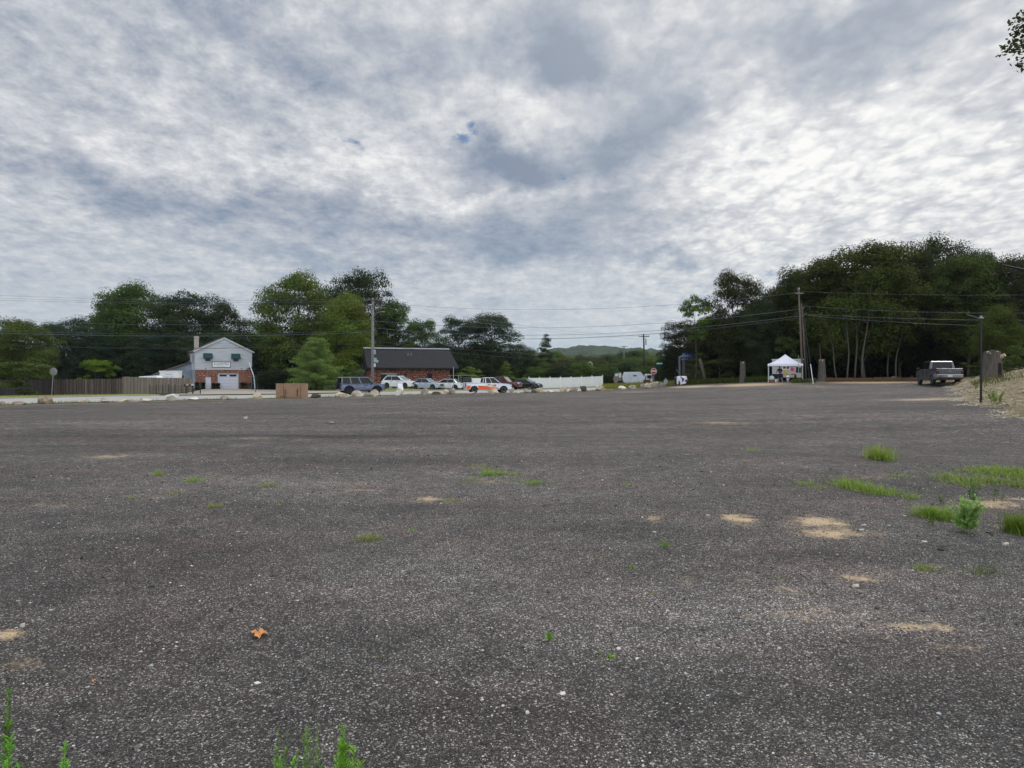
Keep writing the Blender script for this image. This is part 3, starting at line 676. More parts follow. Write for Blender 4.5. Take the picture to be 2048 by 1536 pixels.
# white pine: whorls of up-swept branches with needle tufts
def pine_proto(key, seed, dens=1.0, rx=.42, nb=150):
    rg = np.random.default_rng(seed); root = empty('pine_tree', (0, -500, 0)); bm = B()
    tube(bm, [(0, 0, 0), (.003, .004, .5), (0, 0, .95)], [.018, .011, .003], 7)
    Cs, Ns, Tn = [], [], []
    for k in range(nb):
        z0 = .05+.88*(k/nb)**.95; a = rg.random()*6.283; L = rx*(1-z0)**.72*(.72+.4*rg.random())*(1 if z0 > .16 else .85)
        rise = .10+.30*z0*(.6+rg.random()*.6); tn = .75+.5*rg.random()
        p0 = np.array([0, 0, z0]); p1 = p0+np.array([L*math.cos(a), L*math.sin(a), L*rise+.01])
        tube(bm, [tuple(p0), tuple((p0+p1)/2+np.array([0, 0, -.006])), tuple(p1)], [.0035, .0025, .001], 4)
        for t in np.linspace(.28, 1.05, max(3, int(L*34))):
            tip = p0+(p1-p0)*t; nsub = int(26*dens)
            spread = .028*(1.15-.3*t)
            cc = tip+rg.normal(size=(nsub, 3))*np.array([spread, spread, spread*.55])
            Cs.append(cc); dirs = np.tile((p1-p0)/L*.5+np.array([0, 0, .9]), (nsub, 1))+rg.normal(size=(nsub, 3))*.35
            Ns.append(dirs/np.linalg.norm(dirs, axis=1)[:, None]); Tn.append(np.full(nsub, tn*(.85+.3*t)))
    c = np.vstack(Cs); d = np.vstack(Ns); tn = np.concatenate(Tn); n = len(c)
    side = np.cross(d, rg.normal(size=(n, 3))); side /= np.linalg.norm(side, axis=1)[:, None]
    ln, wd = .020, .0042
    v = np.stack([c-side*wd, c+side*wd, c+d*ln*.6+side*wd*.9, c+d*ln], 1).reshape(-1, 3)
    t3 = np.stack([tn*.95, tn, tn], -1).repeat(4, 0)
    o = np_obj('crown', v, np.arange(4*n).reshape(-1, 4), M_leaf, root, colattr=t3)
    obj('trunk', bm, M_bark, root, smooth=True); PROTO[key] = root
pine_proto('pine', 71)
used_proto = set()
def put_tree(key, px, top, hw, D, rgb, label, cat='tree', group=None, name=None, rz=None, base_z=None, tilt=0):
    """stand a tree at D metres so that its top reaches row `top` and its crown is about 2*hw px wide"""
    x, y = pt(px, D); z0 = sz(x, y) if base_z is None else base_z
    h = zz(top, D)-z0; w = hw*D/F
    src = PROTO[key]
    if key not in used_proto: r = src; used_proto.add(key)
    else: r = copy_tree(src)
    rx = {'oakA': .56, 'oakB': .58, 'oakC': .54, 'airy': .50, 'tallA': .42, 'tallB': .44, 'sapling': .31, 'bush': .66, 'bushB': .52, 'spruce': .38, 'pine': .40, 'branchy': .5}[key]
    r.name = name or ('bush' if 'bush' in key else 'pine_tree' if key == 'pine' else 'tree')
    r.location = (x, y, z0-.05); s = w/rx*(1.26 if 'oak' in key or 'airy' in key or 'tall' in key else 1.0); r.scale = (s, s*random.uniform(.9, 1.05), h)
    r.rotation_euler = (0, tilt, random.uniform(0, 6.28) if rz is None else rz)
    for c in r.children:
        if c.name.startswith('crown'): c.color = (*lin(rgb), 1)
    for k in ('label', 'category', 'group'):
        if k in r: del r[k]
    tag(r, label, cat, group)
    return r
DK = (52, 66, 44); MG = (76, 98, 48); GR = (84, 106, 50); YG = (106, 112, 46); OL = (84, 86, 48); BL = (52, 68, 56); LG = (102, 124, 54)
# left group
put_tree('oakB', 375, 590, 72, 128, DK, 'dark rounded broadleaf tree directly above the grey house gable')
put_tree('oakA', 272, 573, 82, 132, MG, 'tall broad green tree left of the grey house chimney')
put_tree('oakC', 448, 612, 50, 133, DK, 'dark tree with ragged right edge, right behind the grey house roof')
put_tree('airy', 225, 606, 42, 130, MG, 'thin-edged tree at the left shoulder of the tallest left clump')
put_tree('airy', 108, 646, 45, 112, BL, 'dark low tree between the left edge evergreen and the tall left clump')
put_tree('oakC', 160, 643, 52, 118, BL, 'dark low tree above the middle of the board fence')
put_tree('oakA', 38, 640, 66, 84, (86, 98, 52), 'wide olive-green tree filling the left edge of the photo')
put_tree('bushB', 50, 716, 62, 73, (80, 94, 52), 'low bushy evergreen in front of the board fence at far left', name='evergreen_tree')
put_tree('oakB', 598, 553, 82, 118, (84, 98, 46), 'largest dense green tree in the middle of the left half')
put_tree('oakA', 690, 590, 58, 112, (104, 118, 50), 'yellow-green tree just left of the street light pole')
put_tree('oakB', 722, 547, 66, 132, DK, 'tallest dark tree behind the street light pole')
put_tree('airy', 790, 602, 46, 134, MG, 'open-crowned tree right of the street light pole')
put_tree('airy', 848, 640, 38, 138, MG, 'small open tree above the middle of the black roof')
put_tree('oakC', 535, 650, 34, 128, DK, 'dark tree filling the gap right of the grey house')
put_tree('airy', 918, 635, 46, 140, BL, 'left one of the two trees above the right end of the black roof')
put_tree('airy', 985, 628, 60, 142, BL, 'right and taller one of the two trees beyond the black roof')
put_tree('spruce', 1092, 664, 36, 150, DK, 'dark spire-shaped tree standing alone left of the far hill', rz=1)
put_tree('oakC', 1040, 692, 36, 150, DK, 'low dark tree left of the spire-shaped tree')
put_tree('pine', 632, 672, 62, 98, (118, 136, 84), 'bright green young pine behind the plywood box', 'pine tree', name='pine_tree')
put_tree('bush', 706, 724, 34, 100, (84, 104, 44), 'light green bush left of the brick building', 'bush')
put_tree('bushB', 190, 712, 40, 88, (98, 120, 40), 'bright green bush showing above the board fence', 'bush')
put_tree('bush', 940, 733, 44, 112, (104, 118, 50), 'pale green bush at the right corner of the brick building', 'bush')
put_tree('spruce', 1012, 720, 28, 118, (100, 118, 50), 'small pale cone-shaped tree behind the white and orange pickup', 'tree')
put_tree('bushB', 1042, 752, 26, 118, (96, 120, 50), 'leafy bush left of the white vinyl fence', 'bush')
# dark understorey masses that close the view under the crowns
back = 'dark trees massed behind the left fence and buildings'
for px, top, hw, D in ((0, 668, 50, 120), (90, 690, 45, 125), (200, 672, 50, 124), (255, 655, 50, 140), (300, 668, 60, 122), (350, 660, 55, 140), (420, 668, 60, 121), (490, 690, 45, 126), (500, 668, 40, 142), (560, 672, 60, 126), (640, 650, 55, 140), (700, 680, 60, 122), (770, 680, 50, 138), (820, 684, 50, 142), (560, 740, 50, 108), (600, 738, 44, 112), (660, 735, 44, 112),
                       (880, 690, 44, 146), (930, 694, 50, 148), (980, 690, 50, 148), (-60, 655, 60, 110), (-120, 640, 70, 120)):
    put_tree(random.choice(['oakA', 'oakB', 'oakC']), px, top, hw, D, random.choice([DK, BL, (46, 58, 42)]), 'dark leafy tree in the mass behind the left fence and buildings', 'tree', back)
mid = 'low wood across the middle behind the white vinyl fence'
for k, px in enumerate(range(1000, 1500, 17)):
    for row, (D, t0) in enumerate(((150, 726), (185, 716), (240, 708))):
        top = t0+random.uniform(-7, 7)+(6 if 1120 < px < 1240 else 0)
        put_tree(random.choice(['oakA', 'oakB', 'oakC']), px+random.uniform(-8, 8), top, random.uniform(20, 30), D+random.uniform(-8, 8), random.choice([MG, DK, GR, OL, (66, 84, 52)]), 'one of the small trees in the low wood across the middle', 'tree', mid)
_o = iter(['first', 'second', 'third', 'fifth', 'seventh', 'ninth', 'tenth', 'fourth', 'sixth', 'eighth'])
for px, top, hw, D, c in ((1075, 735, 26, 132, MG), (1120, 730, 26, 130, DK), (1165, 726, 28, 134, GR), (1210, 732, 26, 130, MG), (1250, 728, 24, 136, DK), (1290, 734, 26, 130, MG), (1330, 736, 26, 126, DK), (1195, 745, 16, 124, DK), (1220, 744, 18, 122, DK), (1265, 742, 22, 128, DK)):
    put_tree('oakC', px, top, hw, D, c, next(_o)+' bushy tree from the left close behind the white vinyl fence', 'tree', 'bushy trees behind the white fence and old truck')
# right-hand wood
put_tree('sapling', 1392, 594, 36, 88, GR, 'thin leaning sapling with a small tuft crown left of the right wood', tilt=.0, rz=.5)
put_tree('airy', 1466, 546, 60, 90, (55, 61, 37), 'open dark tree at the left end of the right wood')
put_tree('oakC', 1520, 605, 40, 86, DK, 'lower dark tree between the open tree and the utility pole')
put_tree('tallB', 1588, 548, 52, 88, (57, 66, 35), 'dark tree with a jagged left edge above the white canopy')
put_tree('tallA', 1640, 528, 60, 84, (66, 74, 35), 'olive tree just right of the leaning utility pole')
put_tree('tallA', 1728, 496, 82, 80, (72, 81, 35), 'tall olive tree with pale leaning trunks, centre of the right wood', rz=2)
put_tree('tallB', 1800, 504, 62, 86, (48, 55, 31), 'dark tall tree behind the grey pickup, left of its cab')
put_tree('oakC', 1872, 489, 78, 88, DK, 'broad dark crown forming the highest part of the right wood')
put_tree('tallA', 1935, 520, 58, 78, (68, 81, 39), 'green tree left of the black lamp post top')
put_tree('airy', 1965, 502, 46, 90, DK, 'thin dark crown behind the black lamp post')
put_tree('airy', 2025, 512, 52, 76, (53, 59, 39), 'lacy dark tree at the right edge of the photo')
put_tree('tallB', 2090, 500, 60, 80, DK, 'dark tree partly outside the right edge of the photo')
put_tree('oakA', 1996, 614, 46, 62, (76, 89, 42), 'yellowish-green maple behind the large grey stump')
put_tree('bush', 2060, 690, 60, 52, (65, 81, 39), 'leafy bush at the right edge on the dirt bank', 'bush')
put_tree('bushB', 1578, 664, 34, 84, (78, 91, 52), 'light green bush rising behind the white canopy', 'bush')
put_tree('bush', 1400, 706, 40, 90, (72, 81, 39), 'brownish-green bush beside the leaning pale trunk', 'bush')
put_tree('bushB', 1440, 712, 40, 87, (57, 70, 37), 'dark green bush between the pale trunk and the left stump', 'bush')
put_tree('bush', 1950, 720, 34, 58, (50, 65, 37), 'dark bush right of the grey pickup', 'bush')
put_tree('bush', 2025, 715, 36, 52, (61, 74, 40), 'low bush right of the large grey stump', 'bush')
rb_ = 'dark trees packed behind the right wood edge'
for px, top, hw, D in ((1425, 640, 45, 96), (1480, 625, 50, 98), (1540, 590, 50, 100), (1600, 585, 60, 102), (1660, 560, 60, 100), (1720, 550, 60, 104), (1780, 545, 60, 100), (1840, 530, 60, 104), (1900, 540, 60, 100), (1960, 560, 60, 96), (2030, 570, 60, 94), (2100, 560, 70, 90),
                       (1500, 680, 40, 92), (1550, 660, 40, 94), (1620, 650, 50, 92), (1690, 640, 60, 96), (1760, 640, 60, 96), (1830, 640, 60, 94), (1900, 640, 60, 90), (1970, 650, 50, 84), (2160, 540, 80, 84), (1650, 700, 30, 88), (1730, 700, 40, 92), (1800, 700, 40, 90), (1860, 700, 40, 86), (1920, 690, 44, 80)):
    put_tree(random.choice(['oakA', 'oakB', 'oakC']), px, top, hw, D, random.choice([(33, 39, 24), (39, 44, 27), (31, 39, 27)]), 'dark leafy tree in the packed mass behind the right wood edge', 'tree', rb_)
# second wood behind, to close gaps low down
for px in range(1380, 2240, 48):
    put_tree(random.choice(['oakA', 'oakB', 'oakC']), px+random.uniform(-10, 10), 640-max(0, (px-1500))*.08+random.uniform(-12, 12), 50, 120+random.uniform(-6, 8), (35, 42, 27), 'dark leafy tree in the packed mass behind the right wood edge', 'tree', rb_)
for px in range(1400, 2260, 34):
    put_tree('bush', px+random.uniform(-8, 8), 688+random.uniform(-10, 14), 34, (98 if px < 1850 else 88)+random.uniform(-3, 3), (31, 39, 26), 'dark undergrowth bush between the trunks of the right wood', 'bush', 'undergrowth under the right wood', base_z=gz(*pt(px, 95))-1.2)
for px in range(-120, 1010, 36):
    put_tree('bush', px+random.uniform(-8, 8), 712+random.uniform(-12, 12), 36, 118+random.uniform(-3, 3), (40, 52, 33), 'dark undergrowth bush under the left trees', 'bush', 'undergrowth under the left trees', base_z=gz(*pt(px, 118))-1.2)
# slim pale trunks standing at the wood's edge
def slim(px0, px1, D, topy, label, r=.11):
    r *= .8
    x0, y0 = pt(px0, D); x1 = (px1-1024)/F*D; z0 = gz(x0, y0); z1 = zz(topy, D)
    root = empty('young_tree', (x0, y0, z0), 0, label, 'tree', 'slim pale trunks at the edge of the right wood')
    bm = B(); n = 9; dx = x1-x0; H = z1-z0; ph = px0*.37
    pts = [(dx*(i/n)**1.3+.12*math.sin(i*.9+ph), .1*math.cos(i*.8+ph), H*i/n) for i in range(n+1)]
    tube(bm, pts, [r*(1-.75*i/n) for i in range(n+1)], 7)
    for k in range(7):
        i = 4+k % 5; p = Vector(pts[i]); a = random.uniform(0, 6.28); L = random.uniform(.8, 2.0)
        tube(bm, [p, p+Vector((math.cos(a)*L*.5, math.sin(a)*L*.5, L*.45)), p+Vector((math.cos(a)*L, math.sin(a)*L, L))], [r*.3, r*.2, r*.08], 4)
    obj('trunk', bm, M_barkl, root, smooth=True)
    rg = np.random.default_rng(int(px0)); m_ = 900
    cc = np.array([pts[i] for i in rg.integers(5, n+1, 16)])+rg.normal(size=(16, 3))*np.array([1.0, 1.0, .6])
    idx = rg.integers(0, 16, m_); c = cc[idx]+rg.normal(size=(m_, 3))*.38
    vv, ff = leaf_quads(c, np.tile([0, 0, .5], (m_, 1)), np.full(m_, .24), rg=rg)
    t = (.8+.5*rg.random(16))[idx]; o = np_obj('crown', vv, ff, M_leaf, root, colattr=np.stack([t, t, t], -1).repeat(4, 0)); o.color = (*lin((70, 84, 40)), 1)
slim(1696, 1694, 76, 600, 'slim upright pale trunk, leftmost of the three in front of the wood', .12)
slim(1712, 1712, 77, 560, 'straight pale trunk in the middle of the three in front of the wood', .13)
slim(1724, 1745, 76, 560, 'pale trunk leaning right, rightmost of the three in front of the wood', .14)
slim(1790, 1812, 78, 620, 'pale leaning trunk left of the grey pickup', .11)
slim(1674, 1652, 76, 640, 'pale trunk leaning left beside the grey stump right of the utility pole', .10)
slim(1776, 1786, 80, 610, 'faint grey trunk between the leaning trunks left of the grey pickup', .12)
# pale leaning dead trunk among the left bushes
bm = B(); x, y = pt(1411, 87); z = gz(x, y)
tube(bm, [((1411-1024)/F*87, 87, z), ((1407-1024)/F*87, 87, zz(745, 87)), ((1402-1024)/F*87, 87, zz(726, 87)), ((1399-1024)/F*87, 87, zz(718, 87))], [.22, .2, .22, .16], 8)
tag(obj('dead_trunk', bm, M_barkl, smooth=True), 'pale bare leaning trunk among the bushes right of the spotted bale', 'tree trunk')
# near oak outside the frame, one branch reaching in at the upper right corner
OX, OY = 18.2, 12.2
root = empty('oak_tree', (OX, OY, sz(OX, OY)), 0, 'near oak whose leafy twig hangs into the upper right corner', 'tree')
bm = B(); H0 = root.location.z
tube(bm, [(0, 0, 0), (.1, .1, 3), (-.1, 0, 6.5), (.1, 0, 10)], [.32, .26, .2, .1], 10)
tips = []
rg = np.random.default_rng(5)
for k in range(26):
    a = rg.random()*6.283; L = 2.0+2.2*rg.random(); z0 = 4+5*rg.random()
    p = Vector((math.cos(a)*L, math.sin(a)*L, z0+L*.35-H0)); tips.append(p); tube(bm, [(0, 0, z0-.6), p*.5+Vector((0, 0, (z0)*.5)), p], [.09, .05, .02], 5)
for px, py, D_ in ((2040, 40, 13.2), (2036, 62, 13.1), (2030, 82, 13.1), (2019, 100, 13.0), (2034, 98, 13.2), (2047, 60, 13.2), (2044, 130, 13.3), (2060, 90, 13.3), (2075, 60, 13.4), (2062, 30, 13.3), (2090, 110, 13.5)):
    p = Vector(((px-1024)/F*D_-OX, D_-OY, zz(py, D_)-H0)); tips.append(p)
    q = Vector(((2110-1024)/F*13.6-OX, 13.6-OY, zz(70, 13.6)-H0)); tube(bm, [q, q.lerp(p, .6)+Vector((0, 0, .03)), p], [.03, .016, .005], 5)
tube(bm, [(0, 0, 7.4-H0), Vector(((2110-1024)/F*13.6-OX, 13.6-OY, zz(70, 13.6)-H0))], [.08, .02], 6)
obj('trunk', bm, M_bark, root, smooth=True)
vs_, ts = [], []
for i, p in enumerate(tips):
    m_ = 46 if i >= 26 else 420; s = .085 if i >= 26 else .5
    vs_.append(np.array(p)+rg.normal(size=(m_, 3))*np.array([s, s, s*.75])); ts.append(np.full(m_, .8+.4*rg.random()))
c = np.vstack(vs_); t = np.concatenate(ts); vv, ff = leaf_quads(c, np.tile([0, 0, .4], (len(c), 1)), np.full(len(c), .085), aspect=.6, rg=rg)
o = np_obj('crown', vv, ff, M_leaf, root, colattr=np.stack([t, t, t], -1).repeat(4, 0)); o.color = (*lin((66, 78, 50)), 1)
# ------------------------------------------------------------------ buildings
def text_mesh(name, s, size, mat, parent, loc, rz=0.0, wx=None, ext=.004, bold=False, tilt=R(90), align='CENTER'):
    cu = bpy.data.curves.new(name, 'FONT'); cu.body = s; cu.size = size; cu.extrude = ext; cu.align_x = align; cu.align_y = 'CENTER'
    if bold: cu.offset = size*.02
    tmp = bpy.data.objects.new(name+'_c', cu); col.objects.link(tmp)
    dg = bpy.context.evaluated_depsgraph_get(); me = bpy.data.meshes.new_from_object(tmp.evaluated_get(dg))
    bpy.data.objects.remove(tmp); me.materials.clear(); me.materials.append(mat)
    o = bpy.data.objects.new(name, me); col.objects.link(o); o.parent = parent; o.location = loc; o.rotation_euler = (tilt, 0, rz)
    if wx:
        w = max(v_.co.x for v_ in me.vertices)-min(v_.co.x for v_ in me.vertices)
        for v_ in me.vertices: v_.co.x *= wx/w
    return o
def marks(name, widths, h, mat, parent, x0, y, z, gap=.03):
    # writing too small to read in the photo: letter-sized upright strokes grouped like its words
    rg = random.Random(int(abs(z)*100)+len(widths)); bm = B(); x = x0
    for w_ in widths:
        n = max(1, round(w_/(h*.72))); lw = w_/n
        for k in range(n):
            a = x+k*lw+lw*.08; b = x+(k+1)*lw-lw*.16; s = h*.16
            box(bm, a, a+s, y-.006, y, z-h/2, z+h/2)
            r_ = rg.random()
            if r_ < .75: box(bm, a+s, b, y-.006, y, z+h/2-s, z+h/2)
            if r_ > .25: box(bm, a+s, b, y-.006, y, z-h/2, z-h/2+s)
            if rg.random() < .6: box(bm, b-s, b, y-.0085, y-.0065, z-h/2, z+h/2)
        x += w_+gap
    return obj(name, bm, mat, parent)
M_ink = pm('dark_lettering', (46, 50, 66), .6); M_inkw = pm('white_lettering', (230, 232, 230), .5, var=.02)
# --- grey house. local x along the facade, y back into the lot, z up
zb = zz(779.5, 110)
house = empty('house', (HA[0], HA[1], zb), R(HTH), 'two-storey house, grey siding over red brick, with a white garage door', 'house')
Wd, Dp, EV, PK, BRK = 8.5, 12.0, 6.25, 8.35, 3.18
bm = B()  # brick storey with openings: build as piers and lintels
gx0, gx1, gz1 = 3.3, 6.45, 2.62; dx0, dx1, dz1 = 1.42, 2.36, 2.05
for a, b, c, d in ((0, dx0, 0, BRK), (dx0, dx1, dz1, BRK), (dx1, gx0, 0, BRK), (gx0, gx1, gz1, BRK), (gx1, Wd, 0, BRK)): box(bm, a, b, 0, .3, c, d)
box(bm, Wd-.3, Wd, .3, Dp, 0, BRK)
obj('brick_wall', bm, M_brick, house)
bm = B(); prism(bm, [(0-.06, BRK), (Wd+.06, BRK), (Wd+.06, EV), (Wd/2, PK), (-.06, EV)], -.08, .2); box(bm, -.06, .2, .2, Dp, BRK, EV); box(bm, Wd-.2, Wd+.06, .2, Dp, BRK, EV)
prism(bm, [(.2, 0), (Wd-.2, 0), (Wd-.2, EV), (Wd/2, PK), (.2, EV)], Dp-.2, Dp)
obj('siding_wall', bm, M_siding, house)
bm = B(); box(bm, 0, .25, .3, Dp-.2, 0, BRK); o = obj('lower_side_wall', bm, M_siding2, house)
bm = B()
for s, xe in ((-1, -.35), (1, Wd+.35)):
    ze = EV-.35*(PK-EV)/(Wd/2)
    prism(bm, [(xe, ze), (Wd/2, PK+.02), (Wd/2, PK+.17), (xe, ze+.15)], -.30, Dp+.3)
roof = obj('roof', bm, M_roof_brown, house)
bm = B()
for xe in (-.35, Wd+.35):
    ze = EV-.35*(PK-EV)/(Wd/2)
    prism(bm, [(xe, ze-.12), (Wd/2, PK-.12), (Wd/2, PK+.10), (xe, ze+.10)], -.36, -.302)
obj('rake_board', bm, M_trim, house)
bm = B(); prism(bm, [(Wd/2-1.55, PK-.80), (Wd/2+1.55, PK-.80), (Wd/2, PK-.14)], -.13, -.082)
obj('gable_panel', bm, pm('pale_gable_panel', (190, 206, 214), .5), house)
bm = B(); box(bm, -.03, .62, 1.1, 1.7, 2.6, 8.6); box(bm, -.09, .68, 1.04, 1.76, 8.35, 8.5)
obj('chimney', bm, M_block, house)
bm = B()
for k in range(5): box(bm, gx0+.05, gx1-.05, .12, .17, .02+k*.5, .02+k*.5+.485)
gd = obj('garage_door', bm, M_doorw, house, bevel=.01)
bm = B(); box(bm, gx0+.3, gx0+1.35, .10, .119, 2.12, 2.40); box(bm, gx1-1.35, gx1-.3, .10, .119, 2.12, 2.40); obj('door_window', bm, M_glassd, gd)
bm = B(); box(bm, gx0, gx0+.05, -.03, .12, 0, gz1); box(bm, gx1-.05, gx1, -.03, .12, 0, gz1); box(bm, gx0, gx1, -.03, .12, gz1-.08, gz1-.002); obj('garage_frame', bm, M_trim, house)
bm = B(); box(bm, dx0+.04, dx1-.04, .1, .15, .02, dz1-.03); dr = obj('door', bm, M_doorw, house, bevel=.01)
bm = B(); lathe(bm, [(.03, .03), (.035, .06), (.02, .1)], 8, 'y', (dx1-.16, 0, 1.0)); obj('door_handle', bm, M_steel, dr)
for wx in (1.35, 5.55):
    bm = B()
    for a, b, c, d in ((wx, wx+.08, 4.5, 5.45), (wx+.82, wx+.9, 4.5, 5.45), (wx+.08, wx+.82, 4.5, 4.58), (wx+.08, wx+.82, 5.37, 5.45)): box(bm, a, b, -.13, -.082, c, d)
    wf = obj('window', bm, M_trim, house); bm = B(); box(bm, wx+.08, wx+.82, -.11, -.083, 4.58, 5.37); obj('pane', bm, M_glassd, wf)
    bm = B(); prism(bm, [(-.85, 4.98), (-.83, 5.16), (-.09, 5.86), (-.09, 5.72)], wx-.2, wx+1.1, 'x')
    prism(bm, [(-.85, 4.98), (-.83, 5.16), (-.09, 5.86), (-.09, 5.0)], wx-.22, wx-.2, 'x'); prism(bm, [(-.85, 4.98), (-.83, 5.16), (-.09, 5.86), (-.09, 5.0)], wx+1.1, wx+1.12, 'x')
    obj('awning', bm, M_awn, house)
sg = empty('house_sign', tuple(house.matrix_basis @ Vector((3.82, -.09, 4.06))), R(HTH), 'white framed name board with dark lettering on the grey siding above the garage', 'sign')
bm = B(); box(bm, -1.33, 1.33, -.05, 0, -.40, .40); obj('board', bm, M_white, sg)
bm = B()
for a, b, c, d in ((-1.42, 1.42, .40, .48), (-1.42, 1.42, -.48, -.40), (-1.42, -1.33, -.40, .40), (1.33, 1.42, -.40, .40)): box(bm, a, b, -.08, 0, c, d)
obj('frame', bm, pm('slate_frame', (66, 72, 88), .6), sg)
marks('lettering', (.28, .34, 1.5), .20, M_ink, sg, -1.14, -.052, .23, .09)
marks('lettering', (1.45, .62), .15, M_ink, sg, -1.14, -.052, -.02, .2)
marks('lettering', (.6, .55), .07, M_ink, sg, -.72, -.052, -.24, .1)
for lx in (1.45, 6.9):
    bm = B(); tube(bm, [(lx, -.09, 3.42), (lx, -.3, 3.5), (lx, -.36, 3.36)], [.04, .03, .08], 8); obj('wall_lamp', bm, M_black, house)
# low wing on the left, at the back
wg = B(); prism(wg, [(-5.2, 0), (0-.02, 0), (-.02, 4.35), (-5.2, 2.45)], 5.2, 5.4); box(wg, -5.2, -5.0, 5.4, Dp, 0, 2.45); obj('wing_wall', wg, M_siding2, house)
bm = B(); prism(bm, [(-5.6, 2.30), (-.03, 4.42), (-.03, 4.56), (-5.6, 2.44)], 4.9, Dp); obj('wing_roof', bm, M_roof_brown, house)
bm = B(); box(bm, -2.6, -1.2, 5.15, 5.19, 1.6, 2.3); obj('wing_window', bm, M_glassd, house)
bm = B()
for x_ in (-.075,):
    for y0_ in (1.9, 3.0): box(bm, -.085, -.062, y0_, y0_+.35, 4.2, 5.6)
obj('side_window', bm, pm('dim_window', (84, 96, 118), .3), house)
# shed at right behind
x, y = pt(528, 122); sh = empty('shed', (x, y, gz(x, y)), R(20), 'low grey shed behind the green screened fence', 'shed')
bm = B(); prism(bm, [(-3, 0), (3, 0), (3, 2.9), (-3, 4.0)], 0, 4); obj('wall', bm, M_siding2, sh); bm = B(); prism(bm, [(-3.2, 4.03), (3.2, 2.86), (3.2, 2.96), (-3.2, 4.15)], -.2, 4.2); obj('roof', bm, M_roof_grey, sh)
# leaning white pole and green fence right of the house
bm = B(); tube(bm, [((498-1024)/F*108, 108, zz(724, 108)), ((508-1024)/F*106, 106, zz(754, 106)), ((511-1024)/F*105, 105, zz(785, 105))], .075, 8)
tag(obj('leaning_post', bm, M_trim), 'white pole leaning against the right corner of the grey house', 'pole')
def pts_on(px0, px1, D0, D1, n): return [pt(px0+(px1-px0)*i/n, D0+(D1-D0)*i/n) for i in range(n+1)]
gf = empty('screened_fence', (*pt(503, 108), gz(*pt(503, 108))), 0, 'chain fence with dark green privacy screen right of the grey house', 'fence')
o0 = Vector(gf.location); ps = pts_on(503, 575, 108, 110, 6)
bm = B()
for a, b in zip(ps[:-1], ps[1:]):
    za, zb_ = gz(*a), gz(*b); q = [bm.verts.new(Vector(p)-o0) for p in ((a[0], a[1], za+.1), (b[0], b[1], zb_+.1), (b[0], b[1], zb_+2.0), (a[0], a[1], za+2.0))]; q2 = [bm.verts.new(v_.co+Vector((0, .02, 0))) for v_ in q]
    bm.faces.new(q); bm.faces.new(q2[::-1]); 
    for k in range(4): bm.faces.new((q[k], q[(k+1) % 4], q2[(k+1) % 4], q2[k]))
obj('screen', bm, pm('green_screen', (24, 62, 60), .85, var=.25, nscale=1.2), gf)
for k, a in enumerate(ps):
    bm = B(); tube(bm, [Vector((a[0], a[1]-.05, gz(*a)))-o0, Vector((a[0], a[1]-.05, gz(*a)+2.1))-o0], .04, 8); obj('post', bm, M_steel, gf)
bm = B()
for h in (1.05, 2.03): tube(bm, [Vector((a[0], a[1]-.04, gz(*a)+h))-o0 for a in ps], .025, 6)
obj('rail', bm, M_steel, gf)
# hedges under the brick
def hedge(u0, u1, h, label, dark=(30, 40, 28)):
    x, y = hp((u0+u1)/2, .55); root = empty('hedge', (x, y, gz(x, y)), R(HTH), label, 'hedge', 'clipped hedges against the brick front')
    rg = np.random.default_rng(int(abs(u0)*10)+3); n = 2600; L = (u1-u0)/2
    c = rg.uniform(-1, 1, (n, 3)); c = np.sign(c)*np.abs(c)**.5*np.array([L, .42, h/2])+np.array([0, 0, h/2]); c += rg.normal(size=c.shape)*.05
    v_, f_ = leaf_quads(c, rg.normal(size=(n, 3)), np.full(n, .12), rg=rg); t = .7+.6*rg.random(n)
    o = np_obj('foliage', v_, f_, M_leaf, root, colattr=np.stack([t, t, t], -1).repeat(4, 0)); o.color = (*lin(dark), 1)
    bm = B(); tube(bm, [(0, 0, 0), (0, 0, h*.5)], .05, 5); obj('stem', bm, M_bark, root)
hedge(-.1, 1.3, 1.15, 'clipped dark hedge left of the white man door'); hedge(2.45, 3.5, 1.0, 'small dark hedge between the man door and the garage door'); hedge(6.7, 9.3, 1.1, 'longest dark hedge, right of the garage door')

# --- brick building with black mansard roof
D0 = 104.0; bx0, by0 = pt(735, D0); TH2 = 18.5; bb = empty('brick_building', (bx0, by0, gz(bx0, by0)-.05), R(TH2), 'single-storey dark brick building under a tall charcoal mansard roof', 'building')
BL_, EH = 14.2, 3.45; zr = zz(697, D0+5.5)-bb.location.z
bm = B(); ops = [(2.1, 4.55, 0, 2.55), (5.6, 6.1, 0, 2.5), (9.3, 10.0, .9, 2.6)]
xs = [.5]
for a, b, c, d in ops:
    box(bm, xs[-1], a, .8, 1.1, 0, EH); box(bm, a, b, .8, 1.1, d, EH)
    if c > 0: box(bm, a, b, .8, 1.1, 0, c)
    xs.append(b)
box(bm, xs[-1], 12.9, .8, 1.1, 0, EH); box(bm, .5, .8, 1.1, 11, 0, EH); box(bm, 12.6, 12.9, 1.1, 11, 0, EH); box(bm, .5, 12.9, 10.7, 11, 0, EH)
obj('brick_wall', bm, M_brick2, bb)
bm = B()
prism(bm, [(0, EH-.18), (0, EH+.02), (5.3, zr), (5.9, zr), (5.9, EH-.18)], 0, BL_, 'x')
rf = obj('roof', bm, M_roof_black, bb)
for v_ in rf.data.vertices:      # hipped right end
    if v_.co.z > zr-.1 and v_.co.x > BL_-.1: v_.co.x -= .35
bm = B(); box(bm, -.02, BL_-.36, 5.2, 5.96, zr+.003, zr+.16); obj('ridge_cap', bm, M_trim, bb)
bm = B(); box(bm, .5, 12.9, 5.95, 11.2, EH, zr-.5); obj('rear_block', bm, M_roof_grey, bb)
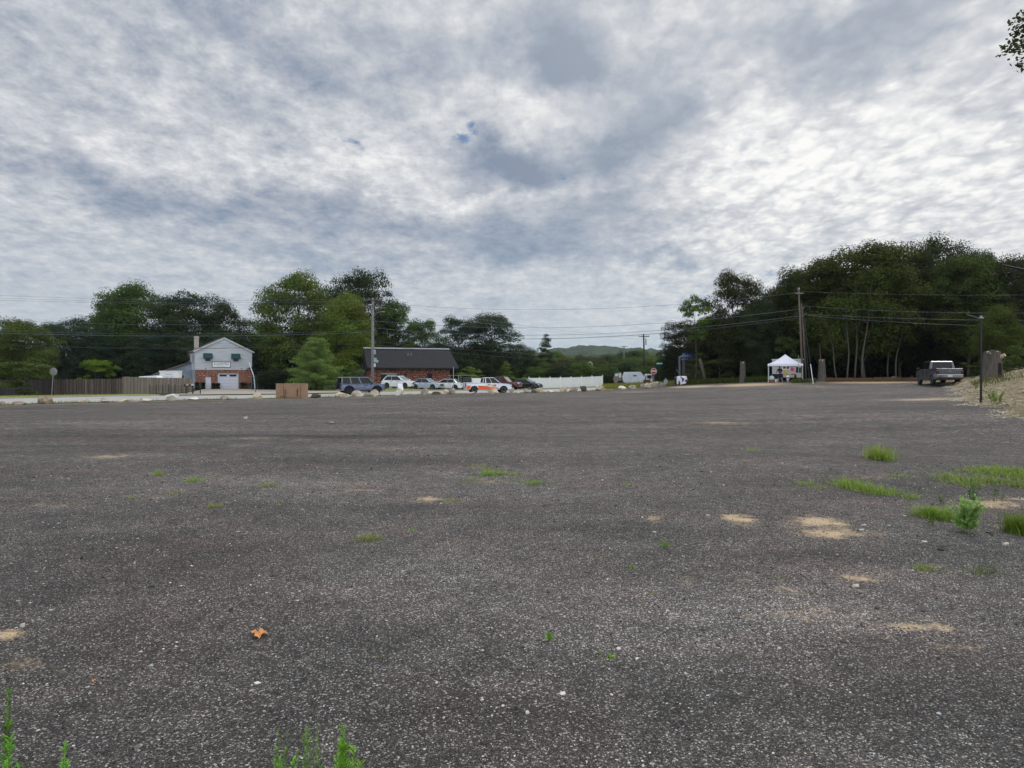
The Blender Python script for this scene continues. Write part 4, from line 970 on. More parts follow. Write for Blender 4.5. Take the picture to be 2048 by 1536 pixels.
bm = B(); box(bm, 2.15, 2.95, .95, 1.0, 0, 2.5); obj('dark_doorway', bm, M_glassd, bb)
bm = B(); box(bm, 3.0, 4.5, .86, .92, 0, 2.45); box(bm, 2.1, 4.55, .72, .84, 2.46, 2.62); obj('white_door', bm, pm('pale_grey_panel', (150, 156, 160), .6), bb)
bm = B(); box(bm, 5.65, 6.05, .95, 1.0, 0, 2.5); obj('narrow_door', bm, pm('dark_brown_door', (44, 34, 34), .6), bb)
bm = B(); box(bm, 9.35, 9.95, .95, 1.0, .9, 2.6); w_ = obj('window', bm, M_glassd, bb)
bm = B(); box(bm, 9.22, 9.35, .75, .82, .9, 2.6); box(bm, 9.95, 10.08, .75, .82, .9, 2.6); obj('shutter', bm, pm('dark_shutter', (50, 34, 36), .7), w_)
for ux in (6.7, 7.2):
    bm = B(); zz0 = EH+(zr-EH)*.62; yy0 = 5.3*.62; lathe(bm, [(.09, -.1), (.09, .28), (.14, .3), (.14, .38), (.02, .42)], 10, 'z', (ux, yy0, zz0)); obj('roof_vent', bm, M_steel, bb)
bm = B(); prism(bm, [(-6.4, 1.9), (-.2, zr-1.1), (-.2, zr-.95), (-6.4, 2.05)], 8, 16); obj('wing_roof', bm, M_roof_grey, bb)
bm = B(); prism(bm, [(-5.9, 0), (.5, 0), (.5, 4.2), (-5.9, 2.0)], 8.3, 8.6); obj('wing_wall', bm, M_siding2, bb)
# white storage boxes and trailer left, behind the board fence
x, y = pt(319, 96); tr = empty('box_trailer', (x, y, gz(x, y)+.1), R(12), 'small white box trailer with faint lettering behind the board fence', 'trailer')
zt = zz(743.5, 96)-tr.location.z
bm = B(); box(bm, 0, 2.42, 0, 2, .5, zt); obj('body', bm, M_white, tr, bevel=.03); bm = B(); box(bm, -.05, 2.47, -.05, 2.05, zt, zt+.14); obj('roof', bm, M_white, tr)
marks('lettering', (1.0,), .18, pm('faded_lettering', (140, 148, 162), .6), tr, .75, -.001, zt-.38)
marks('lettering', (.7, .5), .10, MATS['faded_lettering'], tr, .55, -.001, zt-.72, .15)
for xx in (.6, 1.9):
    bm = B(); lathe(bm, [(.33, 0), (.36, .05), (.36, .17), (.33, .22)], 16, 'y', (xx, .05, .36)); obj('wheel', bm, M_rubber, tr)
x, y = pt(276, 88); tr = empty('cargo_van', (x, y, gz(x, y)), R(8), 'white van roof just showing over the board fence left of the box trailer', 'van')
zt = zz(751.2, 88)-tr.location.z
bm = B(); prism(bm, [(0, .35), (2.4, .35), (2.4, zt-.35), (2.2, zt-.05), (2.0, zt), (.1, zt-.12), (0, zt-.3)], 0, 1.9); obj('body', bm, M_white, tr, bevel=.05)
bm = B(); box(bm, .3, 1.9, -.012, 0, zt-.75, zt-.35); obj('side_window', bm, M_glassd, tr)
for xx in (.5, 1.9):
    bm = B(); lathe(bm, [(.3, 0), (.33, .05), (.33, .2)], 16, 'y', (xx, -.03, .33)); obj('wheel', bm, M_rubber, tr)

# --- board fence
def board_fence(px0, D0_, px1, D1_, h0, h1, label, c1, c2, seed):
    a = np.array(pt(px0, D0_)); b = np.array(pt(px1, D1_)); L = np.hypot(*(b-a)); n = int(L/.145)
    root = empty('board_fence', (a[0], a[1], gz(*a)), math.atan2(b[1]-a[1], b[0]-a[0]), label, 'fence')
    m, T, bs = newmat('fence_boards_%d' % seed)
    at = T.n('ShaderNodeAttribute', attribute_name='tint'); oc = T.n('ShaderNodeTexCoord').outputs['Object']
    st = T.n('ShaderNodeMapping', ins={'Vector': oc, 'Scale': (9, 9, .8)}).outputs[0]
    T.L.new(T.mix(1.0, at.outputs['Color'], T.ramp(T.noise(st, 2, 5, .6), [(.3, .6), (.7, 1.25)]), 'MULTIPLY'), bs.inputs['Base Color']); bs.inputs['Roughness'].default_value = .95
    vs_, fs_, ts_ = [], [], []; rg = random.Random(seed); ca, cb = lin(c1), lin(c2)
    for k in range(n):
        x0 = k*.145+.006; x1 = x0+.13; t = k/n; p = a+(b-a)*t; g = gz(*p)-root.location.z; h = h0+(h1-h0)*t+rg.uniform(-.03, .03); yo = rg.uniform(-.015, .015); ln = rg.uniform(-.02, .02)
        i0 = len(vs_)
        for z_, xx in ((g+.03, 0), (g+h-.06, ln)):
            for X_, Y_ in ((x0, 0), (x1, 0), (x1, .022), (x0, .022)): vs_.append((X_+xx, Y_+yo, z_))
        for X_, Y_ in ((x0+.03, 0), (x1-.03, 0), (x1-.03, .022), (x0+.03, .022)): vs_.append((X_+ln, Y_+yo, g+h))
        for q in (0, 4):
            for s in range(4): fs_.append((i0+q+s, i0+q+(s+1) % 4, i0+q+4+(s+1) % 4, i0+q+4+s))
        fs_.append((i0+8, i0+9, i0+10, i0+11))
        m_ = rg.random(); v0 = rg.uniform(.6, 1.35); c = tuple((ca[q]*(1-m_)+cb[q]*m_)*v0 for q in range(3)); ts_ += [c]*12
    np_obj('boards', np.array(vs_), np.array(fs_), m, root, colattr=np.array(ts_))
    bm = B()
    for k in range(int(L/2.4)+1):
        t = min(1, k*2.4/L); p = a+(b-a)*t; g = gz(*p)-root.location.z; box(bm, t*L-.05, t*L+.05, .03, .13, g-.1, g+h0+(h1-h0)*t-.05)
    obj('post', bm, M_wood, root)
    bm = B(); ra = gz(*a)-root.location.z; rb2 = gz(*b)-root.location.z
    for h in (.4, 1.5): tube(bm, [(0, .045, ra+h), (L, .045, rb2+h)], .035, 4)
    obj('rail', bm, M_wood, root)
board_fence(-140, 84, 108, 76, 1.75, 1.75, 'dark board fence behind the low evergreen at far left', (64, 58, 54), (44, 40, 38), 1)
board_fence(108, 76, 247, 74, 1.78, 1.78, 'weathered brown-grey board fence between the bare sign and the lighter fence run', (104, 90, 84), (56, 48, 46), 2)
board_fence(247, 73.9, 386, 94, 1.98, 1.98, 'lighter silvery board fence run ending at the grey house corner', (134, 128, 118), (98, 92, 84), 3)
# thin dark wire fence in front
cf = empty('wire_fence', (*pt(300, 74), gz(*pt(300, 74))), 0, 'thin black wire fence with slender posts in front of the silvery boards', 'fence'); o0 = Vector(cf.location)
ps = pts_on(300, 400, 73, 78, 8); bm = B()
for h in (.15, .55, .95): tube(bm, [Vector((*a, gz(*a)+h))-o0 for a in ps], .010, 4)
for k in range(80):
    t = k/80*8; i = int(t); a = np.array(ps[i])*(1-t+i)+np.array(ps[i+1])*(t-i); tube(bm, [Vector((*a, gz(*a)+.12))-o0, Vector((*a, gz(*a)+.97))-o0], .005, 3)
obj('wire', bm, M_black, cf)
for a in ps:
    bm = B(); tube(bm, [Vector((*a, gz(*a)-.05))-o0, Vector((*a, gz(*a)+1.15))-o0], .03, 6); obj('post', bm, M_black, cf)
# mailboxes
x, y = pt(371, 74); mb = empty('mailbox_stand', (x, y, gz(x, y)), R(5), 'dark mailbox stand with two posts and four boxes beside the driveway', 'mailboxes')
bm = B(); box(bm, -.15, .85, -.12, .12, .92, .99); obj('shelf', bm, M_black, mb)
for px_ in (0.06, .72):
    bm = B(); box(bm, px_-.05, px_+.05, -.05, .05, -.1, .92); obj('post', bm, M_black, mb)
for k, (cx, c) in enumerate(((.0, (50, 52, 54)), (.22, (160, 150, 138)), (.5, (44, 46, 50)), (.73, (176, 172, 164)))):
    bm = B(); prism(bm, [(cx-.09, .99), (cx+.09, .99), (cx+.09, 1.10)] + [(cx+.09*math.cos(a), 1.10+.09*math.sin(a)) for a in np.linspace(.3, 2.84, 7)] + [(cx-.09, 1.10)], -.24, .2); o = obj('mailbox', bm, pm('mailbox_paint_%d' % k, c, .5), mb)
x, y = pt(401, 74); gp = empty('sign_post', (x, y, gz(x, y)), 0, 'slim dark green post standing by the driveway, right of the mailboxes', 'post'); bm = B(); tube(bm, [(0, 0, -.1), (0, 0, 1.35)], .045, 8); obj('shaft', bm, M_awn, gp)
bm = B(); lathe(bm, [(.03, 1.35), (.06, 1.36), (.06, 1.42), (.01, 1.46)], 8); obj('cap', bm, M_black, gp)
x, y = pt(511, 86); gp = empty('marker_post', (x, y, gz(x, y)), 0, 'slim black post standing at the right edge of the driveway', 'post'); bm = B(); tube(bm, [(0, 0, -.1), (0, 0, 1.5)], .035, 8); obj('shaft', bm, M_black, gp)
bm = B(); lathe(bm, [(.03, 1.5), (.05, 1.51), (.05, 1.56), (.01, 1.6)], 8); obj('cap', bm, M_black, gp)
# road signs
def octagon(r): return [(r*math.cos(R(22.5+45*k)), r*math.sin(R(22.5+45*k))) for k in range(8)]
x, y = pt(104, 74); ss = empty('stop_sign', (x, y, gz(x, y)), 0, 'bare grey back of an octagonal sign on a leaning post by the board fence', 'road sign', ry=R(4))
zc = zz(743, 74)-ss.location.z; bm = B(); prism(bm, [(a, b+zc) for a, b in octagon(.44)], -.035, -.03); obj('panel', bm, M_greysign, ss)
bm = B(); box(bm, -.035, .035, -.075, -.037, -.1, zc+.42); obj('post', bm, M_greysign, ss)
x, y = pt(1307.5, 91); ss = empty('stop_sign', (x, y, gz(x, y)), 0, 'red octagonal STOP sign facing the lot behind the boulders', 'road sign')
zc = zz(742.5, 91)-ss.location.z; bm = B(); prism(bm, [(a, b+zc) for a, b in octagon(.42)], -.035, -.03); obj('rim', bm, M_inkw, ss)
bm = B(); prism(bm, [(a, b+zc) for a, b in octagon(.38)], -.042, -.0352); obj('panel', bm, pm('sign_red', (150, 22, 34), .45), ss)
text_mesh('lettering', 'STOP', .30, M_inkw, ss, (0, -.047, zc), wx=.62, bold=True); bm = B(); box(bm, -.03, .03, -.029, .03, -.2, zc+.4); obj('post', bm, M_steel, ss)
x, y = pt(1319, 93); ss = empty('street_sign', (x, y, gz(x, y)), 0, 'green street name blade on a tall dark post right of the stop sign', 'road sign')
zc = zz(727, 93)-ss.location.z; bm = B(); box(bm, -.42, .42, -.01, .01, zc-.14, zc+.14); obj('blade', bm, pm('sign_green', (16, 112, 96), .5), ss)
marks('lettering', (.45, .18), .13, M_inkw, ss, -.36, -.011, zc, .07); bm = B(); tube(bm, [(0, .04, -.2), (0, .04, zc+.2)], .035, 8); obj('post', bm, M_black, ss)
x, y = pt(1331.5, 88.5); ss = empty('notice_sign', (x, y, gz(x, y)), 0, 'small blank pale grey notice board behind the pink boulder near the spotted bale', 'sign')
zc = zz(763, 88.5)-ss.location.z; bm = B(); box(bm, -.23, .23, -.01, .01, zc-.28, zc+.25); box(bm, -.05, .05, -.012, .012, zc+.25, zc+.45); obj('panel', bm, M_greysign, ss); bm = B(); box(bm, -.03, .03, .012, .05, -.2, zc+.2); obj('post', bm, M_steel, ss)
x, y = pt(800, 80); ss = empty('sandwich_board', (x, y, gz(x, y)), R(42), 'white folding A-frame sign standing in the grass behind a pale boulder', 'sign')
bm = B(); prism(bm, [(-.02, 0), (0, 0), (.26, .62), (.24, .62)], -.36, .36, 'x')
for v_ in bm.verts: v_.co.x, v_.co.y = v_.co.x, v_.co.y-.26
obj('panel', bm, M_white, ss); bm = B(); prism(bm, [(.24, .62), (.26, .62), (.52, 0), (.50, 0)], -.36, .36, 'x')
for v_ in bm.verts: v_.co.y -= .26
obj('rear_panel', bm, M_trim, ss)

ss.scale = (.9, 1.1, 1.75)
# --- white vinyl fence
wf = empty('vinyl_fence', (*pt(1058, 103), gz(*pt(1058, 103))), 0, 'white vinyl panel fence right of the white and orange pickup', 'fence'); o0 = Vector(wf.location); ps = pts_on(1058, 1205, 103, 110, 7)
for k, (a, b) in enumerate(zip(ps[:-1], ps[1:])):
    bm = B(); za, zb_ = gz(*a), gz(*b); nb = 12; A_ = Vector((*a, za))-o0; B_ = Vector((*b, zb_))-o0
    ang_ = math.atan2(b[1]-a[1], b[0]-a[0]); L = (B_-A_).xy.length
    box(bm, .06, L-.06, -.02, .02, .05, 1.64)
    for q in range(nb): box(bm, .07+q*(L-.14)/nb, .07+(q+.9)*(L-.14)/nb, -.032, -.021, .12, 1.55)
    box(bm, .06, L-.06, -.045, .045, 1.641, 1.73); o = obj('panel', bm, M_white, wf); o.location = A_; o.rotation_euler = (0, -math.atan2(zb_-za, L), ang_)
for a in ps:
    bm = B(); A_ = Vector((*a, gz(*a)))-o0; box(bm, A_.x-.065, A_.x+.065, A_.y-.065, A_.y+.065, A_.z-.1, A_.z+1.82)
    prism(bm, [(A_.x-.09, A_.z+1.822), (A_.x+.09, A_.z+1.822), (A_.x, A_.z+1.94)], A_.y-.09, A_.y+.09); obj('post', bm, M_white, wf)
# white panel fence seen behind the pickup
wf = empty('panel_fence', (*pt(944, 100), gz(*pt(944, 100))), R(4), 'white panel fence seen over the bed of the white and orange pickup', 'fence'); bm = B(); L = 71*100/F
for k in range(3): box(bm, k*L/3+.03, (k+1)*L/3-.03, 0, .05, .1, 1.72)
obj('panel', bm, M_white, wf); bm = B()
for k in range(4): box(bm, k*L/3-.06, k*L/3+.06, -.03, .08, 0, 1.8)
obj('post', bm, M_trim, wf)

# --- plywood box
x, y = pt(582, 60); zb0 = gz(x, y); pb = empty('plywood_box', (x, y, zb0), R(0), 'large plywood barrier box standing at the lot edge', 'plywood box'); hw = 1.32; hb = zz(767, 60)-zb0
M_ply = pm('plywood', (150, 122, 98), .85, var=.16, nscale=1.1, bump=.3, stretch=(1, 1, 5)); M_ply2 = pm('darker_plywood', (128, 92, 72), .85, var=.2, nscale=2)
bm = B(); box(bm, -hw, hw, 0, .05, .02, hb); obj('face', bm, M_ply, pb)
bm = B()
for cx in (-.72, .74): box(bm, cx-.06, cx+.06, -.11, -.002, .2, hb-.03)
obj('upright', bm, M_ply, pb); bm = B(); box(bm, -.50, -.44, -.10, -.002, .25, .78); box(bm, .50, .58, -.12, -.002, .22, .78); obj('short_brace', bm, M_ply2, pb)
bm = B(); box(bm, -.9, -.55, -.18, -.002, .02, .24); obj('block', bm, M_ply2, pb); bm = B(); box(bm, -.45, .9, -.14, -.002, .0, .11); obj('skid', bm, M_ply2, pb)
bm = B(); box(bm, -hw, hw, .5, .55, .02, hb); box(bm, -hw, -hw+.05, .051, .499, .02, hb); box(bm, hw-.05, hw, .051, .499, .02, hb); obj('box_walls', bm, M_ply, pb)

# ------------------------------------------------------------------ utility poles
def crossarm(bm, z, L, y=-.12, t=.06, tilt=0): 
    vs_ = box(bm, -L/2, L/2, y-t, y+t, z-.07, z+.07)
def ins_pins(bm, z, xs_):
    for x_ in xs_: lathe(bm, [(.03, z+.07), (.03, z+.14), (.07, z+.15), (.05, z+.24), (.02, z+.26)], 8, 'z', (x_, -.12, 0))
PA = pt(745.5, 85); zA = gz(*PA); up = empty('utility_pole', (*PA, zA), R(-3), 'grey wooden utility pole with street light in front of the brick building', 'utility pole')
hA = zz(596, 85)-zA; bm = B(); tube(bm, [(0, 0, -.3), (0, 0, hA*.5), (0, 0, hA)], [.20, .17, .13], 12); obj('pole', bm, M_polegrey, up, smooth=True)
for zq, L in ((zz(600, 85)-zA, 2.3), (zz(612, 85)-zA, 2.6)):
    bm = B(); crossarm(bm, zq, L, -.16); obj('crossarm', bm, M_wood, up); bm = B(); ins_pins(bm, zq, (-L*.45, -L*.2, L*.2, L*.45)); obj('insulator', bm, M_ceramic, up)
bm = B(); zl = zz(630, 85)-zA; tube(bm, [(.1, -.05, zl-.35), (.35, -.2, zl+.05), (.7, -.4, zl+.28), (1.15, -.6, zl+.34)], .035, 8); arm = obj('lamp_arm', bm, M_steel, up)
bm = B(); lathe(bm, [(.04, 0), (.11, .06), (.15, .3), (.10, .52), (.03, .58)], 12, 'x', (1.1, 0, 0))
for v_ in bm.verts: v_.co = Vector((v_.co.x, v_.co.y-.6, v_.co.z*.5+zl+.33))
obj('lamp_head', bm, M_steel, arm)
for (py0, py1, r, xo, c) in ((700, 709, .15, .16, M_greysign), (716, 725, .19, .22, M_greysign), (727, 734, .13, .18, M_trim)):
    bm = B(); lathe(bm, [(r*.7, zz(py1, 85)-zA), (r, zz(py1, 85)-zA+.05), (r, zz(py0, 85)-zA-.05), (r*.7, zz(py0, 85)-zA)], 12, 'z', (xo+.1, -.12, 0)); obj('service_box', bm, c, up)
bm = B(); box(bm, .42, .72, -.3, -.05, zz(725, 85)-zA, zz(720, 85)-zA); obj('meter', bm, pm('teal_box', (120, 160, 170), .5), up)
bm = B()
for py0 in (640, 650, 662, 668, 682, 686): lathe(bm, [(.2, 0), (.22, .06), (.2, .12)], 10, 'z', (0, 0, zz(py0, 85)-zA))
obj('bracket', bm, M_steel, up)
PBp = pt(1608, 72); zB = gz(*PBp); up = empty('utility_pole', (*PBp, zB), 0, 'leaning brown utility pole right of the white canopy', 'utility pole', 'paired poles right of the canopy', ry=R(-2.6)); hB = zz(581, 72)-zB
bm = B(); tube(bm, [(-.12, 0, -.3), (-.12, 0, hB)], [.115, .08], 10); obj('pole', bm, M_wood, up, smooth=True)
bm = B(); lathe(bm, [(.05, hB), (.12, hB+.03), (.12, hB+.25), (.03, hB+.3)], 8, 'z', (-.12, 0, 0)); box(bm, -.5, .3, -.18, -.1, hB-.35, hB-.25); obj('insulator', bm, M_ceramic, up)
up2 = empty('utility_pole', (PBp[0]+.32, PBp[1]+.2, zB), 0, 'second brown pole standing close against the leaning pole right of the canopy', 'utility pole', 'paired poles right of the canopy', ry=R(-3.4))
bm = B(); tube(bm, [(0, 0, -.3), (0, 0, hB*.86)], [.085, .06], 10); obj('pole', bm, M_wood, up2, smooth=True)
bm = B(); tube(bm, [(0, 0, hB*.8), (.25, -.1, hB*.82)], .03, 6); obj('bracket', bm, M_steel, up2)
def guy(px1, py1, px0, py0, D0_, D1_, label, guard=True):
    root = empty('guy_wire', ((px0-1024)/F*D0_, D0_, zz(py0, D0_)), 0, label, 'guy wire', 'guy wires of the leaning pole'); a = Vector((0, 0, -.1)); b = Vector(((px1-1024)/F*D1_, D1_, zz(py1, D1_)))-root.location
    bm = B(); tube(bm, [a, b], .025, 6); obj('wire', bm, M_cable, root)
    if guard: bm = B(); tube(bm, [a.lerp(b, .05), a.lerp(b, .26)], .04, 8); obj('guard', bm, M_trim, root)
guy(1603, 600, 1628, 776, 66, 72, 'guy wire with a white guard, anchored in the gravel right of the leaning pole')
guy(1606, 640, 1620, 768, 68, 72, 'shorter guy wire without guard beside the leaning pole', False)
PC = pt(1289, 140); zC = gz(*PC); up = empty('utility_pole', (*PC, zC), R(14), 'dark distant utility pole with a crossarm above the stop sign', 'utility pole', ry=R(-1)); hC = zz(668, 140)-zC
bm = B(); tube(bm, [(0, 0, -.3), (0, 0, hC)], [.20, .15], 10); obj('pole', bm, M_cable, up, smooth=True)
bm = B(); crossarm(bm, zz(673, 140)-zC, 2.2, -.16, .08); obj('crossarm', bm, M_cable, up); bm = B(); ins_pins(bm, zz(673, 140)-zC, (-1.0, -.5, .5, 1.0)); obj('insulator', bm, M_cable, up)
bm = B(); lathe(bm, [(.1, zz(690, 140)-zC), (.13, zz(689, 140)-zC), (.13, zz(678, 140)-zC), (.06, zz(677, 140)-zC)], 10, 'z', (.42, -.1, 0)); obj('transformer', bm, M_greysign, up)
PD = pt(1248, 235); zD = gz(*PD); up = empty('utility_pole', (*PD, zD), R(10), 'far thin utility pole with crossarm against the wooded hill', 'utility pole'); hD = zz(692, 235)-zD
bm = B(); tube(bm, [(0, 0, -.3), (0, 0, hD)], .18, 8); obj('pole', bm, M_polegrey, up); bm = B(); crossarm(bm, hD-.2, 2.5, -.2, .1); obj('crossarm', bm, M_cable, up)
for px_, py_, D_, lab in ((1184, 726, 140, 'small white street light among the trees behind the vinyl fence'), (1329, 711, 235, 'tiny pale pole top showing over the trees right of the stop sign')):
    x, y = pt(px_, D_); up = empty('street_light', (x, y, gz(x, y)), 0, lab, 'street light'); h = zz(py_, D_)-up.location.z
    bm = B(); tube(bm, [(0, 0, 0), (0, 0, h), (-.3, 0, h+.2), (-.5, 0, h+.15)], .07 if D_ < 200 else .12, 6); obj('pole', bm, M_trim, up); bm = B(); box(bm, -.75, -.35, -.12, .12, h+.1, h+.24); obj('lamp_head', bm, M_trim, up)
# black lamp post at the right
x, y = pt(1962, 30); lp = empty('lamp_post', (x, y, sz(x, y)-.1), 0, 'tall slim black lamp post standing in the foot of the dirt bank', 'lamp post'); hL = zz(637, 30)-lp.location.z
bm = B(); box(bm, -.032, .032, -.032, .032, -.1, hL); box(bm, -.042, .042, -.042, .042, 0, .3); obj('post', bm, M_black, lp)
bm = B(); box(bm, -.07, .07, -.07, .07, hL, hL+.05); lathe(bm, [(.05, hL+.05), (.06, hL+.08), (.02, hL+.12)], 8); obj('lamp_head', bm, M_greysign, lp)
bm = B(); tube(bm, [(0, 0, hL-.03), (-.35, 0, hL+.10), (-.62, 0, hL+.16)], .018, 6); obj('bracket', bm, M_wire, lp)
# cobra arm at far right
sl_ = empty('street_light', (15.8, 17.5, sz(15.8, 17.5)), 0, 'black street light arm reaching in from the right edge above the wood', 'street light')
o0 = Vector(sl_.location); tip = Vector(((2004-1024)/F*17.5, 17.5, zz(530, 17.5)))-o0; mid_ = Vector(((2048-1024)/F*17.5, 17.5, zz(540, 17.5)))-o0
bm = B(); tube(bm, [(0, 0, -.1), (0, 0, 3.6)], [.08, .06], 10); obj('pole', bm, M_black, sl_); bm = B(); tube(bm, [tip, mid_, Vector((0, 0, mid_.z-.42))], [.022, .036, .045], 8); obj('arm', bm, M_black, sl_)

# cables
def cable(label, P0, P1, obs, rad_, mat=M_cable, t0=0.0, t1=1.0, group='overhead cables', name='power_cable', n=36):
    rad_ = rad_*.72
    (x0, y0), (x1, y1) = P0, P1; T_, Z_ = [], []
    for px, py in obs:
        r = (px-1024)/F; t = (r*y0-x0)/((x1-x0)-r*(y1-y0)); D = y0+(y1-y0)*t; T_.append(t); Z_.append(zz(py, D))
    c = np.polyfit(T_, Z_, 2 if len(obs) > 2 else 1); bm = B()
    tube(bm, [(x0+(x1-x0)*t, y0+(y1-y0)*t, float(np.polyval(c, t))) for t in np.linspace(t0, t1, n)], rad_, 5)
    tag(obj(name, bm, mat), label, 'cable', group)
PL = (PA[0]-44, PA[1]-33.5)
cable('highest thin cable running left from the street light pole', PA, PL, [(0, 591), (200, 597), (430, 601), (745, 597)], .012, M_wire)
cable('second thin cable from the top running left from the street light pole', PA, PL, [(0, 596), (200, 602), (430, 605.5), (745, 600)], .013, M_wire)
cable('third thin cable running left across the sky from the street light pole', PA, PL, [(0, 600), (200, 606), (430, 609), (745, 611)], .013, M_wire)
cable('thin cable crossing the dark trees left of the street light pole', PA, PL, [(0, 641), (300, 649), (740, 640)], .012, M_wire)
cable('pale cable passing just above the grey house chimney', PA, PL, [(0, 666), (300, 672), (500, 671), (740, 664)], .022, M_wire)
cable('thin lower cable just above the pale one over the grey house', PA, PL, [(0, 662), (300, 667.5), (740, 660)], .010, M_wire)
cable('thickest black cable crossing the gable of the grey house', PA, PL, [(0, 690), (300, 697), (580, 693), (745, 686)], .036)
cable('highest cable spanning the open sky between the two nearer poles', PA, PBp, [(745, 604), (1000, 619.5), (1200, 616), (1400, 606), (1605, 584)], .018, M_wire)
cable('upper of the three close cables spanning the open sky in the middle', PA, PBp, [(745, 641), (1037, 656), (1200, 653.5), (1360, 642), (1605, 618)], .022, M_wire)
cable('middle of the three close cables spanning the open sky in the middle', PA, PBp, [(745, 655), (1037, 672), (1200, 668), (1360, 655), (1605, 632)], .022, M_wire)
cable('thickest and lowest cable spanning the open sky in the middle', PA, PBp, [(745, 664), (1037, 679.5), (1200, 674.5), (1360, 661), (1605, 636)], .034)
cable('upper thin cable sloping down from the street light pole to the distant pole', PA, PC, [(745, 600), (900, 626), (1100, 659), (1287, 673)], .016, M_wire)
cable('lower thin cable sloping down from the street light pole to the distant pole', PA, PC, [(745, 612), (900, 634), (1130, 668), (1287, 678)], .016, M_wire)
cable('dark cable crossing the low wood toward the distant pole', PA, PC, [(750, 683), (1000, 704), (1287, 713)], .02)
cable('lowest dark cable over the black roof toward the distant pole', PA, PC, [(750, 690), (1000, 713), (1287, 722)], .02)
cable('thin cable right of the distant pole', PC, pt(1500, 120), [(1289, 690), (1380, 699), (1480, 704)], .016, M_wire)
PRt = (PBp[0]+40, PBp[1]-14)
cable('highest thin cable running right from the leaning pole', PBp, PRt, [(1605, 583), (1760, 588), (2048, 590)], .010, M_wire)
cable('upper cable crossing the dark wood right of the leaning pole', PBp, PRt, [(1605, 612), (1760, 621), (1960, 626)], .015, M_wire)
cable('middle cable crossing the dark wood right of the leaning pole', PBp, PRt, [(1610, 628), (1780, 636), (1960, 640)], .017, M_wire)
cable('lowest cable crossing the dark wood with a grey splice case', PBp, PRt, [(1610, 630), (1700, 638), (1960, 651)], .019, M_wire)
